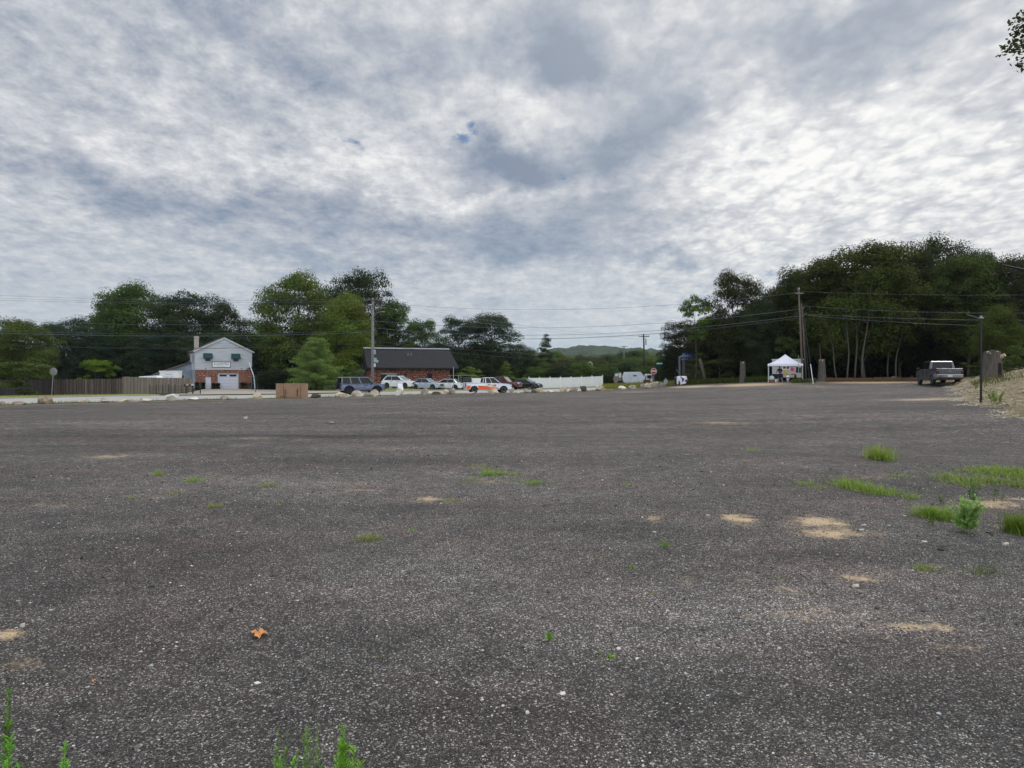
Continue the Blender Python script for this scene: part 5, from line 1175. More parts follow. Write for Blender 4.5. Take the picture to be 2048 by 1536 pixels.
# ------------------------------------------------------------------ vehicles.  local x forward, y left, z up
def bil(q, u, v_):  # q: 4 corners (bottom rear, bottom front, top front, top rear)
    a = q[0].lerp(q[1], u); b = q[3].lerp(q[2], u); return a.lerp(b, v_)
def pane(bm, q, u0, u1, v0, v1, nrm, t=.012):
    c = [bil(q, u, v_)+nrm*t for u, v_ in ((u0, v0), (u1, v0), (u1, v1), (u0, v1))]; d = [p-nrm*(t+.01) for p in c]
    a = [bm.verts.new(p) for p in c]; b = [bm.verts.new(p) for p in d]; bm.faces.new(a); bm.faces.new(b[::-1])
    for k in range(4): bm.faces.new((a[k], b[k], b[(k+1) % 4], a[(k+1) % 4]))
def vehicle(name, label, cat, loc, rz, body_m, L, Wd, prof, gh, wheels, r, gc=.28, rim=None, side_windows=((.05, .48), (.52, .95)), tilt=0, bed=None, dark_sill=False, roof_m=None, handles=(), front_z=.72, flare=False, spare=False, plate=True, mirror_x=None, taper=.80):
    root = empty(name, loc, rz, label, cat, ry=0, rx=tilt); w = Wd/2
    # lower body with wheel arches
    ra = r+.07; pts = list(prof); bot = []
    for wx in sorted(wheels, reverse=True):
        zc = r; a0 = math.asin(max(-1, min(1, (gc-zc)/ra)))
        bot += [(wx+ra*math.cos(a), zc+ra*math.sin(a)) for a in np.linspace(a0, math.pi-a0, 11)]
    poly = pts + [(L/2-.04, gc+.12), (L/2-.12, gc)] + bot + [(-L/2+.12, gc), (-L/2+.04, gc+.12)]
    bm = B(); prism(bm, poly, -w, w)
    for v_ in bm.verts:            # plan taper toward the ends and slight tumblehome
        e = max(0, (abs(v_.co.x)-L*.36)/(L*.14)); v_.co.y *= 1-.10*e*e; v_.co.y *= 1-.05*max(0, (v_.co.z-.75)/.5)
    body = obj('body', bm, body_m, root, bevel=.035)
    if bed:   # hollow the look of a pickup bed with a dark liner inside raised rails
        x0, x1, z_ = bed; bm = B(); box(bm, x0, x1, -w+.12, w-.12, z_-.02, z_+.004); obj('bed_liner', bm, M_plastic, root)
        bm = B()
        for s in (-1, 1): box(bm, x0-.02, x1, s*(w-.10)-.05, s*(w-.10)+.05, z_-.01, z_+.07)
        box(bm, x0-.10, x0-.02, -w+.08, w-.08, z_-.01, z_+.07); obj('bed_rail', bm, body_m, root, bevel=.015)
    # cabin
    b0, b1, t0, t1, zb_, zt_ = gh; wb, wt = w*.95, w*taper
    c = {}
    for s in (-1, 1):
        c[s] = [Vector((b0, s*wb, zb_)), Vector((b1, s*wb, zb_)), Vector((t1, s*wt, zt_)), Vector((t0, s*wt, zt_))]
    bm = B(); v1 = [bm.verts.new(p) for p in c[1]]; v2 = [bm.verts.new(p) for p in c[-1]]
    bm.faces.new(v1[::-1]); bm.faces.new(v2)
    for k in range(4): bm.faces.new((v1[k], v1[(k+1) % 4], v2[(k+1) % 4], v2[k]))
    # crowned roof
    obj('cabin', bm, roof_m or body_m, root, bevel=.07)
    for s in (-1, 1):
        n = (c[s][1]-c[s][0]).cross(c[s][3]-c[s][0]).normalized(); n = n if n.y*s > 0 else -n
        for u0, u1 in side_windows: bm = B(); pane(bm, c[s], u0, u1, .07, .92, n); obj('side_window', bm, M_glassd, root)
    qf = [c[1][1], c[-1][1], c[-1][2], c[1][2]]; n = (qf[1]-qf[0]).cross(qf[3]-qf[0]).normalized(); n = n if n.x > 0 else -n
    bm = B(); pane(bm, qf, .07, .93, .08, .90, n); obj('windshield', bm, M_wshield, root)
    qr = [c[1][0], c[-1][0], c[-1][3], c[1][3]]; n = (qr[1]-qr[0]).cross(qr[3]-qr[0]).normalized(); n = n if n.x < 0 else -n
    bm = B(); pane(bm, qr, .10, .90, .10, .86, n); obj('rear_window', bm, M_glassd, root)
    bm = B(); box(bm, -L/2+.25, L/2-.25, -w+.22, w-.22, gc-.02, r*2); obj('underbody', bm, M_plastic, root)
    for wx in wheels:
        for s in (-1, 1):
            bm = B(); lathe(bm, [(r*.60, -.105), (r*.93, -.105), (r, -.06), (r, .06), (r*.93, .105), (r*.60, .105)], 24, 'y', (wx, s*(w-.125), r)); wh = obj('wheel', bm, M_rubber, root)
            bm = B(); yo = s*(w-.125)+s*.1
            lathe(bm, [(r*.10, yo), (r*.10, yo-s*.02)], 10, 'y', (wx, 0, r)); lathe(bm, [(r*.57, yo-s*.022), (r*.57, yo-s*.03)], 20, 'y', (wx, 0, r))
            for k in range(6):
                a = k*math.pi/3; p = Vector((math.cos(a), 0, math.sin(a))); q_ = Vector((-math.sin(a), 0, math.cos(a)))*r*.09; o_ = Vector((wx, yo, r))
                vv_ = [bm.verts.new(o_+x_) for x_ in (p*r*.08-q_, p*r*.08+q_, p*r*.58+q_*1.3, p*r*.58-q_*1.3)]; vw = [bm.verts.new(v_.co-Vector((0, s*.02, 0))) for v_ in vv_]
                bm.faces.new(vv_); bm.faces.new(vw[::-1])
                for kk in range(4): bm.faces.new((vv_[kk], vw[kk], vw[(kk+1) % 4], vv_[(kk+1) % 4]))
            tube(bm, [Vector((wx+r*.58*math.cos(a), yo-s*.005, r+r*.58*math.sin(a))) for a in np.linspace(0, 2*math.pi, 21)], .018, 5, cap=False)
            obj('rim', bm, rim or M_rim, wh)
            if flare:
                bm = B(); pa = [(wx+(ra+.0)*math.cos(a), r+(ra+.0)*math.sin(a)) for a in np.linspace(-.1, math.pi+.1, 12)]; pb_ = [(wx+(ra+.09)*math.cos(a), r+(ra+.09)*math.sin(a)) for a in np.linspace(math.pi+.1, -.1, 12)]
                prism(bm, pa+pb_, s*(w-.05), s*(w+.05)); obj('fender_flare', bm, M_plastic, root)
    fz = front_z
    for s in (-1, 1):
        bm = B(); box(bm, L/2-.16, L/2+.006, s*(w-.34)-.16, s*(w-.34)+.16, fz-.07, fz+.08); obj('headlight', bm, M_lampglass, root, bevel=.02)
        bm = B(); tz = 1.02 if bed else fz+.12; th_ = .22 if bed else .1; box(bm, -L/2-.012, -L/2+.10, s*(w-.15)-.085, s*(w-.15)+.10, tz-th_, tz+th_*.6); obj('taillight', bm, M_red, root, bevel=.015)
    bm = B(); box(bm, L/2-.06, L/2+.012, -w*.52, w*.52, fz-.16, fz+.06); obj('grille', bm, M_plastic, root)
    bm = B(); box(bm, L/2-.10, L/2+.05, -w*.86, w*.86, gc+.04, gc+.22); obj('front_bumper', bm, M_plastic if flare else body_m, root, bevel=.03)
    bm = B(); box(bm, -L/2-.08, -L/2+.12, -w*.93, w*.93, gc+.14, gc+.40 if bed else gc+.32); obj('rear_bumper', bm, M_chrome if bed else (M_plastic if flare else body_m), root, bevel=.03)
    if plate: bm = B(); zq = gc+.22; box(bm, -L/2-.095, -L/2-.082, -.16, .16, zq-.02, zq+.13); obj('licence_plate', bm, M_trim, root)
    mx = mirror_x if mirror_x is not None else b1-.28
    for s in (-1, 1): bm = B(); box(bm, mx-.06, mx+.06, s*(w+.02), s*(w+.22), zb_+.02, zb_+.17); obj('mirror', bm, M_plastic if flare or bed else body_m, root, bevel=.03)
    for hx in handles:
        for s in (-1, 1): bm = B(); yy = s*(w*.985); box(bm, hx-.09, hx+.09, min(yy, yy+s*.03), max(yy, yy+s*.03), zb_-.17, zb_-.12); obj('door_handle', bm, M_plastic, root)
    for hx in handles:
        bm = B()
        for s in (-1, 1): yy = s*(w+.001); box(bm, hx-.23, hx-.215, min(yy, yy-s*.03), max(yy, yy-s*.03)+.001, gc+.12, zb_-.02)
        obj('door_seam', bm, M_plastic, root)
    if spare:
        bm = B(); lathe(bm, [(.22, -L/2-.04), (.39, -L/2-.04), (.40, -L/2-.12), (.40, -L/2-.24), (.36, -L/2-.28), (.2, -L/2-.28)], 22, 'x', (0, -.05, 1.02)); obj('spare_wheel', bm, M_rubber, root)
    if dark_sill: bm = B(); box(bm, min(wheels)+ra, max(wheels)-ra, -w-.01, w+.01, gc-.04, gc+.10); obj('side_step', bm, M_plastic if flare else M_chrome, root)
    return root
def ground_at(px, D, dz=.035): x, y = pt(px, D); return (x, y, gz(x, y)+dz)
# blue-grey boxy SUV on the road
P_blue = paint('blue_grey_paint', (88, 100, 126), .3, .3)
vehicle('suv', 'boxy blue-grey SUV with spare wheel on its back, parked behind the boulders', 'car', ground_at(721, 73), R(30), P_blue, 4.75, 1.95,
        [(-2.33, .62), (-2.33, 1.14), (1.0, 1.16), (1.25, 1.17), (2.2, 1.13), (2.33, 1.04), (2.37, .6)], (-2.28, 1.22, -2.22, .62, 1.13, 1.86), (-1.5, 1.48), .42, .42, M_rimd, ((.03, .27), (.31, .58), (.62, .97)),
        flare=True, spare=True, dark_sill=True, handles=(-.55, .35), front_z=.9, roof_m=pm('suv_roof', (112, 118, 124), .4), taper=.86)
P_w = paint('white_car_paint', (216, 220, 226), .25, 0); P_s = paint('silver_car_paint', (160, 170, 184), .28, .6); P_blk = paint('black_car_paint', (26, 24, 30), .2, .3); P_mar = paint('maroon_paint', (92, 24, 26), .25, .2)
car_prof = lambda L, zb_, zh, zt_: [(-L/2, .55), (-L/2+.02, zt_), (-L/2+.5, zb_), (L/2-1.35, zb_), (L/2-.5, zh), (L/2-.06, zh-.18), (L/2, .5)]
vehicle('suv', 'white SUV parked with its nose toward the silver car, in front of the pale door', 'car', ground_at(799, 94, .09), R(-24), P_w, 4.9, 1.9, [(-2.45, .6), (-2.44, .95), (-2.1, 1.10), (1.0, 1.06), (1.9, .98), (2.36, .82), (2.45, .5)], (-2.25, 1.25, -1.65, .25, 1.07, 1.68), (-1.45, 1.45), .36, .24, None, ((.08, .44), (.455, .92)), handles=(-.6, .4), front_z=.74, taper=.76)
vehicle('sedan', 'silver four-door car between the white SUV and the white sedan', 'car', ground_at(854, 93, .09), R(-22), P_s, 4.5, 1.8, car_prof(4.5, .93, .86, .86), (-1.75, 1.15, -1.0, .25, .92, 1.46), (-1.32, 1.32), .32, .2, None, ((.08, .48), (.495, .93)), handles=(-.55, .35), front_z=.66, taper=.74)
vehicle('sedan', 'white sedan seen from its rear quarter at the right corner of the brick building', 'car', ground_at(894, 96, .09), R(168), P_w, 4.8, 1.85, car_prof(4.8, .96, .88, .92), (-1.75, 1.25, -1.15, .35, .95, 1.48), (-1.42, 1.42), .33, .22, None, ((.08, .48), (.495, .93)), handles=(-.55, .4), front_z=.68, taper=.74)
vehicle('sedan', 'black sedan parked left of the white vinyl fence', 'car', ground_at(1052, 97, .09), R(-26), P_blk, 4.5, 1.78, car_prof(4.5, .93, .86, .88), (-1.75, 1.15, -1.05, .25, .92, 1.42), (-1.32, 1.32), .32, .2, None, ((.08, .48), (.495, .93)), handles=(-.55, .35), front_z=.66, taper=.74)
vehicle('pickup_truck', 'dark red pickup whose hood shows behind the white and orange pickup', 'pickup truck', ground_at(1004, 93, .09), R(-18), P_mar, 5.2, 1.9, [(-2.6, .6), (-2.6, 1.05), (1.2, 1.08), (2.3, 1.02), (2.55, .85), (2.6, .6)], (-.9, 1.2, -.75, .55, 1.06, 1.75), (-1.7, 1.65), .37, .4, None, ((.08, .46), (.52, .92)), bed=(-2.5, -.95, 1.06), handles=(-.2, .6), front_z=.85, taper=.78)
# white pickup with orange graphics
ct = vehicle('pickup_truck', 'white extended-cab pickup with orange side stripe parked behind the boulders', 'pickup truck', ground_at(975, 79.5), R(12), P_w, 5.4, 1.9, [(-2.7, .62), (-2.7, 1.12), (1.0, 1.14), (1.3, 1.12), (2.3, 1.04), (2.6, .88), (2.7, .6)], (-.72, 1.42, -.58, .62, 1.11, 1.79), (-1.68, 1.72), .39, .42, None, ((.03, .14), (.20, .50), (.53, .94)), bed=(-2.6, -.76, 1.13), handles=(-.02, .18), front_z=.9, taper=.80)
M_or = pm('orange_vinyl', (222, 92, 34), .4, var=.04); M_ye = pm('yellow_vinyl', (226, 176, 44), .4, var=.04); M_pk = pm('pink_vinyl', (200, 80, 100), .4, var=.05)
w = .953
def decal(name, pts_, mat, off=.004):
    bm = B()
    prism(bm, pts_, -w-off, -w+.01); obj(name, bm, mat, ct)
decal('orange_stripe', [(-2.58, .46), (-2.2, .46), (-2.14, .72), (-2.0, .88), (-2.55, .88)], M_or); decal('orange_stripe', [(-1.25, .46), (.05, .46), (.75, .52), (.3, .66), (-.2, .80), (-1.3, .88), (-1.2, .7)], M_or)
decal('yellow_stripe', [(.0, .74), (.35, .70), (1.0, .50), (.78, .50), (.3, .60)], M_ye, .008); decal('black_stripe', [(.1, .80), (.6, .70), (1.2, .47), (1.02, .50), (.5, .67)], M_ink, .008); decal('pink_stripe', [(.75, .72), (1.15, .62), (1.25, .50), (1.22, .47), (1.0, .60)], M_pk, .006)
decal('door_logo', [(.36, .78), (.36, 1.0), (.58, 1.0), (.58, .78)], M_ye, .006); decal('door_logo', [(.60, .78), (.60, 1.0), (.84, 1.0), (.84, .78)], M_pk, .006)
# grey crew-cab pickup at the right
P_g = paint('grey_truck_paint', (84, 86, 94), .3, .3)
xr, yr = 35.5, 57.5; tp = vehicle('pickup_truck', 'grey crew-cab pickup seen from behind in front of the right wood', 'pickup truck', (xr, yr, gz(xr, yr)+.02), R(74), P_g, 5.9, 2.0, [(-2.95, .66), (-2.95, 1.28), (1.2, 1.30), (1.5, 1.29), (2.6, 1.20), (2.88, 1.0), (2.95, .65)], (-1.15, 1.65, -.98, .85, 1.26, 1.96), (-1.85, 1.75), .42, .48, None, ((.05, .44), (.48, .94)), bed=(-2.85, -1.2, 1.285), handles=(-.35, .65), front_z=1.0, dark_sill=True, taper=.82)
bm = B(); box(bm, -2.975, -2.951, -.76, .76, .80, 1.22); tg = obj('tailgate', bm, P_g, tp, bevel=.02); bm = B(); box(bm, -2.995, -2.976, -.1, .1, 1.06, 1.12); obj('badge', bm, M_chrome, tg)
# ladder-rack pickup behind
rk = vehicle('pickup_truck', 'dark work pickup with ladder rack half hidden beyond the white sedan', 'pickup truck', ground_at(931, 101, .09), R(10), P_blk, 5.2, 1.9, [(-2.6, .6), (-2.6, 1.05), (1.2, 1.08), (2.3, 1.02), (2.55, .85), (2.6, .6)], (-.5, 1.2, -.4, .6, 1.06, 1.75), (-1.7, 1.65), .37, .4, None, ((.08, .46), (.52, .92)), bed=(-2.5, -.55, 1.06), front_z=.85)
bm = B()
for s in (-.8, .8):
    for xx in (-2.3, -.7, 1.0): tube(bm, [(xx, s, 1.0), (xx, s, 2.05)], .03, 5)
    tube(bm, [(-2.5, s, 2.05), (1.6, s, 2.05)], .035, 5)
for xx in (-2.3, -.7, 1.0): tube(bm, [(xx, -.8, 2.08), (xx, .8, 2.08)], .03, 5)
obj('ladder_rack', bm, M_steel, rk)
# thin grey posts by the parked cars
for px_, D_, py_, lab in ((907, 92, 736, 'thin grey post behind the white sedan'), (917, 98, 751, 'thin pale post left of the white and orange pickup')):
    x, y = pt(px_, D_); q = empty('post', (x, y, gz(x, y)), 0, lab, 'post'); bm = B(); tube(bm, [(0, 0, -.1), (0, 0, zz(py_, D_)-q.location.z)], .05, 6); obj('shaft', bm, M_greysign, q); bm = B(); lathe(bm, [(.04, 0), (.07, .02), (.02, .08)], 8, 'z', (0, 0, zz(py_, D_)-q.location.z)); obj('cap', bm, M_greysign, q)

# ------------------------------------------------------------------ old white refuse truck body
x, y = pt(1262, 104); gt = empty('refuse_truck', (x, y, gz(x, y)), R(-6), 'old white ribbed refuse truck body standing in the weeds behind the boulders', 'truck')
M_ow = pm('dirty_white_paint', (196, 204, 210), .6, var=.12, nscale=2); z0 = .35
bm = B(); prism(bm, [(-1.1, .2+z0), (-1.35, .7+z0), (-1.35, 1.05+z0), (-1.0, 1.75+z0), (1.35, 1.78+z0), (1.95, 1.05+z0), (1.95, .6+z0), (1.6, .1+z0), (-.7, 0+z0)], -1.1, 1.1); obj('body', bm, M_ow, gt, bevel=.06)
bm = B()
for xx in (-.9, -.62, -.34, .0, .95): box(bm, xx-.04, xx+.04, -1.14, -1.101, .25+z0, 1.70+z0)
box(bm, -1.3, 1.8, -1.13, -1.101, .35+z0, .42+z0); obj('rib', bm, M_ow, gt)
bm = B(); prism(bm, [(-2.45, .1+z0), (-2.6, .8+z0), (-2.35, 1.6+z0), (-1.5, 1.70+z0), (-1.45, .1+z0)], -1.0, 1.0); obj('hopper', bm, pm('rusty_grey', (120, 112, 106), .8, var=.3, nscale=3), gt, bevel=.05)
bm = B(); box(bm, -2.4, -1.95, -1.03, -1.002, 1.15+z0, 1.5+z0); box(bm, -1.85, -1.5, -1.03, -1.002, .95+z0, 1.6+z0); obj('hopper_panel', bm, M_ow, gt)
bm = B(); prism(bm, [(2.1, .35), (3.1, .35), (3.1, 1.1), (3.0, 1.55+.25), (2.1, 1.6+.25)], -1.05, 1.05); cb = obj('cab', bm, M_ow, gt, bevel=.06); bm = B(); box(bm, 2.3, 2.95, -1.065, -1.052, 1.15, 1.65); obj('cab_window', bm, M_glassd, cb)
bm = B(); box(bm, .25, .75, -1.13, -1.101, 1.12+z0, 1.30+z0); obj('dark_panel', bm, M_ink, gt); bm = B(); box(bm, -2.2, 3.0, -.8, .8, .2, .36); obj('chassis', bm, M_plastic, gt)
for xx in (-1.7, -.7, 2.6):
    for s in (-1, 1): bm = B(); lathe(bm, [(.25, -.12), (.42, -.12), (.42, .12), (.25, .12)], 18, 'y', (xx, s*.95, .42)); obj('wheel', bm, M_rubber, gt)
# rusty scrap machine right of it
x, y = pt(1294, 98); sc = empty('scrap_machine', (x, y, gz(x, y)), 0, 'rusty red farm machine with curved arms, left of the stop sign', 'machine'); M_rust = pm('rusty_red', (96, 38, 34), .8, var=.3)
bm = B(); box(bm, -.45, .3, -.4, .4, .35, .95); obj('frame', bm, M_rust, sc, bevel=.03)
bm = B(); tube(bm, [(.2, 0, .6), (.55, 0, 1.35), (.9, 0, 1.3), (1.0, 0, .6), (.95, 0, .1)], .08, 8); tube(bm, [(-.2, 0, .9), (-.1, 0, 1.5)], .05, 6); obj('arm', bm, M_rust, sc)
for s in (-.35, .25): bm = B(); lathe(bm, [(.12, -.06), (.30, -.06), (.30, .06), (.12, .06)], 16, 'y', (s, -.45, .30)); obj('wheel', bm, M_rubber, sc)
bm = B(); prism(bm, [(-.75, .0), (-.3, .0), (-.38, .42), (-.68, .42)], -.7, -.5); tag(obj('bucket', bm, M_ow, sc), None)

# ------------------------------------------------------------------ spotted bale, grey duct and blue container
x, y = pt(1363.5, 86); sb = empty('wrapped_bale', (x, y, gz(x, y)), R(-14), 'white rounded bale painted with black cow-like patches at the lot edge', 'bale')
M_bale, T, bs = newmat('spotted_white_wrap'); oc = T.n('ShaderNodeTexCoord').outputs['Object']
f = T.mr(T.noise(oc, 1.35, 2, .5, .8),   .50, .52); T.L.new(T.mix(f, lin((214, 214, 222)), lin((30, 30, 36))), bs.inputs['Base Color']); bs.inputs['Roughness'].default_value = .35
bm = B(); box(bm, -.62, .66, -.55, .55, .0, 1.15); o = obj('wrap', bm, M_bale, sb); b = o.modifiers.new('bevel', 'BEVEL'); b.width = .24; b.segments = 5
bm = B(); box(bm, -.52, .56, -.45, .45, -.06, .03); obj('pallet', bm, M_wood, sb)
x, y = pt(1360, 92); du = empty('chip_blower', (x, y, gz(x, y)), R(-8), 'grey vertical chute with a bent spout rising behind the spotted bale', 'machine'); h = zz(713, 92)-du.location.z
bm = B(); tube(bm, [(0, 0, .8), (-.05, 0, h-.5), (.02, 0, h-.12), (.25, 0, h-.02), (1.15, -.1, h+.02)], [.15, .16, .22, .16, .09], 12); obj('chute', bm, pm('chute_grey', (96, 102, 110), .5, .4), du)
bm = B(); tube(bm, [(-.1, 0, 1.0), (-.45, -.05, 1.2), (-.75, -.1, 1.0)], .05, 6); tube(bm, [(-.05, 0, 1.5), (-.5, 0, 2.2)], .035, 6); obj('lever', bm, M_steel, du)
bm = B(); box(bm, -.7, .8, -.4, .5, .2, .8); obj('base', bm, M_plastic, du, bevel=.04)
for s in (-.4, .5): bm = B(); lathe(bm, [(.15, -.08), (.3, -.08), (.3, .08), (.15, .08)], 16, 'y', (s, -.42, .3)); obj('wheel', bm, M_rubber, du)
x, y = pt(1385, 99); dt = empty('dump_truck', (x, y, gz(x, y)), R(-4), 'dark truck carrying a blue ribbed container behind the grey chute', 'truck')
za, zc_ = zz(718, 99)-dt.location.z, zz(706, 99)-dt.location.z
bm = B(); box(bm, -1.25, 1.15, -1, 1.2, za, zc_); bl = obj('container', bm, pm('container_blue', (22, 62, 128), .5), dt)
bm = B()
for k in range(9): box(bm, -1.2+k*.28, -1.12+k*.28, -1.05, -1.001, za+.02, zc_-.02)
box(bm, -1.3, 1.2, -1.07, -1.051, (za+zc_)/2-.04, (za+zc_)/2+.04); obj('rib', bm, pm('container_rib_blue', (70, 120, 190), .5), bl)
bm = B(); box(bm, -1.25, .6, -1, 1.2, .6, za-.15); obj('body', bm, pm('charcoal_truck_side', (40, 42, 46), .6), dt, bevel=.05); bm = B(); box(bm, -1.4, 1.5, -.9, 1.1, za-.15, za-.003); obj('deck', bm, M_steel, dt)
for s in (-.9, .3, .9): bm = B(); lathe(bm, [(.25, -.12), (.48, -.12), (.48, .12), (.25, .12)], 18, 'y', (s, -.95, .48)); obj('wheel', bm, M_rubber, dt)

# ------------------------------------------------------------------ canopy stall
DT = 74.0; x, y = pt(1570.5, DT); zT = gz(x, y); cn = empty('canopy_tent', (x, y, zT), R(-21.5), 'white pop-up canopy with peaked roof beside the food trailer', 'canopy tent')
s_ = DT/F; hw = 34.5*s_*.93; ze = zz(728, DT)-zT; zv = zz(732.3, DT)-zT; zp = zz(708.5, DT)-zT; M_can = pm('white_canopy_cloth', (226, 228, 240), .8, var=.03)
bm = B(); n = 14; G = []
for i in range(n+1):
    row = []
    for j in range(n+1):
        u, v_ = 2*i/n-1, 2*j/n-1; m_ = max(abs(u), abs(v_)); hgt = ze+(zp-ze)*(1-m_)**1.35 - .06*m_*(1-abs(abs(u)-abs(v_)))*(1-m_)
        row.append(bm.verts.new((u*hw, v_*hw, hgt)))
    G.append(row)
for i in range(n):
    for j in range(n): bm.faces.new((G[i][j], G[i+1][j], G[i+1][j+1], G[i][j+1]))
o = obj('roof', bm, M_can, cn, smooth=True); o.modifiers.new('solid', 'SOLIDIFY').thickness = .01
bm = B()
for a, b, c, d in ((-hw, hw, -hw-.01, -hw), (-hw, hw, hw, hw+.01), (-hw-.01, -hw, -hw, hw), (hw, hw+.01, -hw, hw)): box(bm, a, b, c, d, zv, ze+.005)
obj('valance', bm, M_can, cn)
for sx in (-1, 1):
    for sy in (-1, 1): bm = B(); box(bm, sx*(hw-.05)-.025, sx*(hw-.05)+.025, sy*(hw-.05)-.025, sy*(hw-.05)+.025, -.05, ze); box(bm, sx*(hw-.05)-.06, sx*(hw-.05)+.06, sy*(hw-.05)-.06, sy*(hw-.05)+.06, -.02, .015); obj('leg', bm, M_trim, cn)
bm = B()
for sy in (-1, 1):
    tube(bm, [(-hw+.05, sy*(hw-.05), ze-.1), (0, sy*(hw-.05), ze-.45), (hw-.05, sy*(hw-.05), ze-.1)], .012, 5)
obj('truss', bm, M_steel, cn)
DR = 78.5; x, y = pt(1575, DR); ft = empty('food_trailer', (x, y, gz(x, y)+.05), R(-21.5), 'pale box trailer with a serving window behind the white canopy', 'trailer'); z0 = ft.location.z
h2 = lambda py: zz(py, DR)-z0; xx_ = lambda px: (px-1575)/F*DR*.93
M_tr = pm('trailer_cream', (176, 178, 172), .6, var=.08)
bm = B(); box(bm, xx_(1544), xx_(1606), 0, 2.2, .35, h2(718.5)); obj('body', bm, M_tr, ft, bevel=.05); bm = B(); box(bm, xx_(1543), xx_(1607), -.03, 2.23, h2(719.5), h2(718)); obj('roof_edge', bm, M_trim, ft)
bm = B(); box(bm, xx_(1565), xx_(1580), -.03, -.002, h2(739), h2(732)); wf_ = obj('window', bm, M_white, ft); bm = B(); box(bm, xx_(1566.2), xx_(1571.4), -.045, -.031, h2(737.6), h2(733)); box(bm, xx_(1573), xx_(1578.6), -.045, -.031, h2(737.6), h2(733)); obj('pane', bm, M_glassd, wf_)
bm = B(); box(bm, xx_(1592), xx_(1596.4), -.06, -.002, h2(745.3), h2(734)); box(bm, xx_(1598), xx_(1601.5), -.06, -.002, h2(745.3), h2(735)); obj('door', bm, M_glassd, ft)
for xq in (-1.0, 1.1): bm = B(); lathe(bm, [(.2, 0), (.36, 0), (.36, .2), (.2, .2)], 16, 'y', (xq, .05, .36)); obj('wheel', bm, M_rubber, ft)
fp = lambda px: tuple((Vector(ft.location)+Matrix.Rotation(R(-21.5), 3, 'Z') @ Vector((xx_(px), -.02, 0))).xy)
x, y = fp(1584.5); q = empty('star_sign', (x, y, zz(738.3, DR)), R(-21.5), 'pink starburst paper sign on the food trailer wall', 'sign'); bm = B(); prism(bm, [((.24 if k % 2 else .17)*math.cos(k*math.pi/7), (.24 if k % 2 else .17)*math.sin(k*math.pi/7)) for k in range(14)], -.02, 0); obj('card', bm, pm('hot_pink', (214, 50, 120), .6), q)
x, y = fp(1571.5); q = empty('menu_poster', (x, y, zz(743.5, DR)), R(-21.5), 'yellow poster under the serving window of the food trailer', 'poster'); bm = B(); box(bm, -.22, .22, -.02, 0, -.17, .17); obj('card', bm, pm('poster_yellow', (206, 168, 62), .6), q)
# counter, goods
x, y = pt(1578, 75.8); tb = empty('folding_table', (x, y, gz(x, y)), 0, 'folding table with yellow-orange top under the canopy', 'table'); bm = B(); box(bm, -.9, .8, -.3, .3, .72, .76); obj('top', bm, pm('yellow_orange_top', (206, 132, 44), .6), tb)
for sx in (-.8, .7): bm = B(); box(bm, sx-.02, sx+.02, -.25, .25, 0, .72); obj('leg', bm, M_black, tb)
bm = B(); box(bm, -.2, .2, -.15, .15, 0, .07); bm.verts.ensure_lookup_table(); o = obj('food_tray', bm, pm('red_tray', (130, 44, 40), .5), None, bevel=.01); o.location = (x+.45, y, tb.location.z+.76); tag(o, 'dark red tray lying on the yellow folding table', 'tray')
x, y = pt(1556, 75.6); tb = empty('blue_table', (x, y, gz(x, y)), 0, 'table under a dark teal cloth behind the bending person', 'table'); bm = B(); box(bm, -.75, .45, -.3, .3, .0, .84); obj('cloth', bm, pm('teal_cloth', (26, 54, 66), .8), tb, bevel=.03)
bm = B(); box(bm, -.7, .4, -.28, .28, .84, .86); obj('top', bm, M_plastic, tb)
x, y = pt(1543.5, 73.2); cl = empty('cooler_crate', (x, y, gz(x, y)), R(6), 'brown wooden crate under the left side of the canopy', 'crate'); bm = B(); box(bm, -.3, .3, -.22, .22, 0, .30); obj('box', bm, M_ply2, cl); bm = B()
for z_ in (.05, .15, .25): box(bm, -.31, .31, -.24, -.221, z_-.03, z_+.03)
obj('slat', bm, M_ply2, cl)
q = empty('water_jug', (x, y, cl.location.z+.30), 0, 'pale translucent jug standing on the brown crate', 'jug'); bm = B(); lathe(bm, [(.22, 0), (.26, .05), (.26, .28), (.18, .38), (.06, .42), (.06, .47)], 16); obj('body', bm, pm('pale_green_plastic', (178, 196, 192), .3), q, smooth=True); bm = B(); lathe(bm, [(.07, .47), (.07, .51)], 10); obj('cap', bm, M_plastic, q)
x, y = pt(1552.5, 72.6); q = empty('bucket', (x, y, gz(x, y)), 0, 'white plastic bucket on the ground left of the person', 'bucket'); bm = B(); lathe(bm, [(.12, 0), (.15, .34), (.16, .35), (.16, .37), (.13, .37)], 16); obj('pail', bm, M_white, q, smooth=True); bm = B(); box(bm, -.04, .04, -.165, -.14, .12, .2); obj('mark', bm, M_ink, q)
x, y = pt(1575.5, 73); q = empty('drink_cooler', (x, y, gz(x, y)+.0), 0, 'round white and maroon drink cooler in front of the yellow table', 'cooler'); bm = B(); lathe(bm, [(.10, 0), (.12, .28), (.17, .32), (.17, .58), (.12, .66)], 16); obj('barrel', bm, M_white, q, smooth=True); bm = B(); lathe(bm, [(.172, .38), (.175, .5)], 16); obj('band', bm, pm('maroon_band', (96, 30, 44), .5), q); bm = B(); lathe(bm, [(.13, .66), (.1, .71), (.02, .73)], 14); obj('lid', bm, M_white, q)
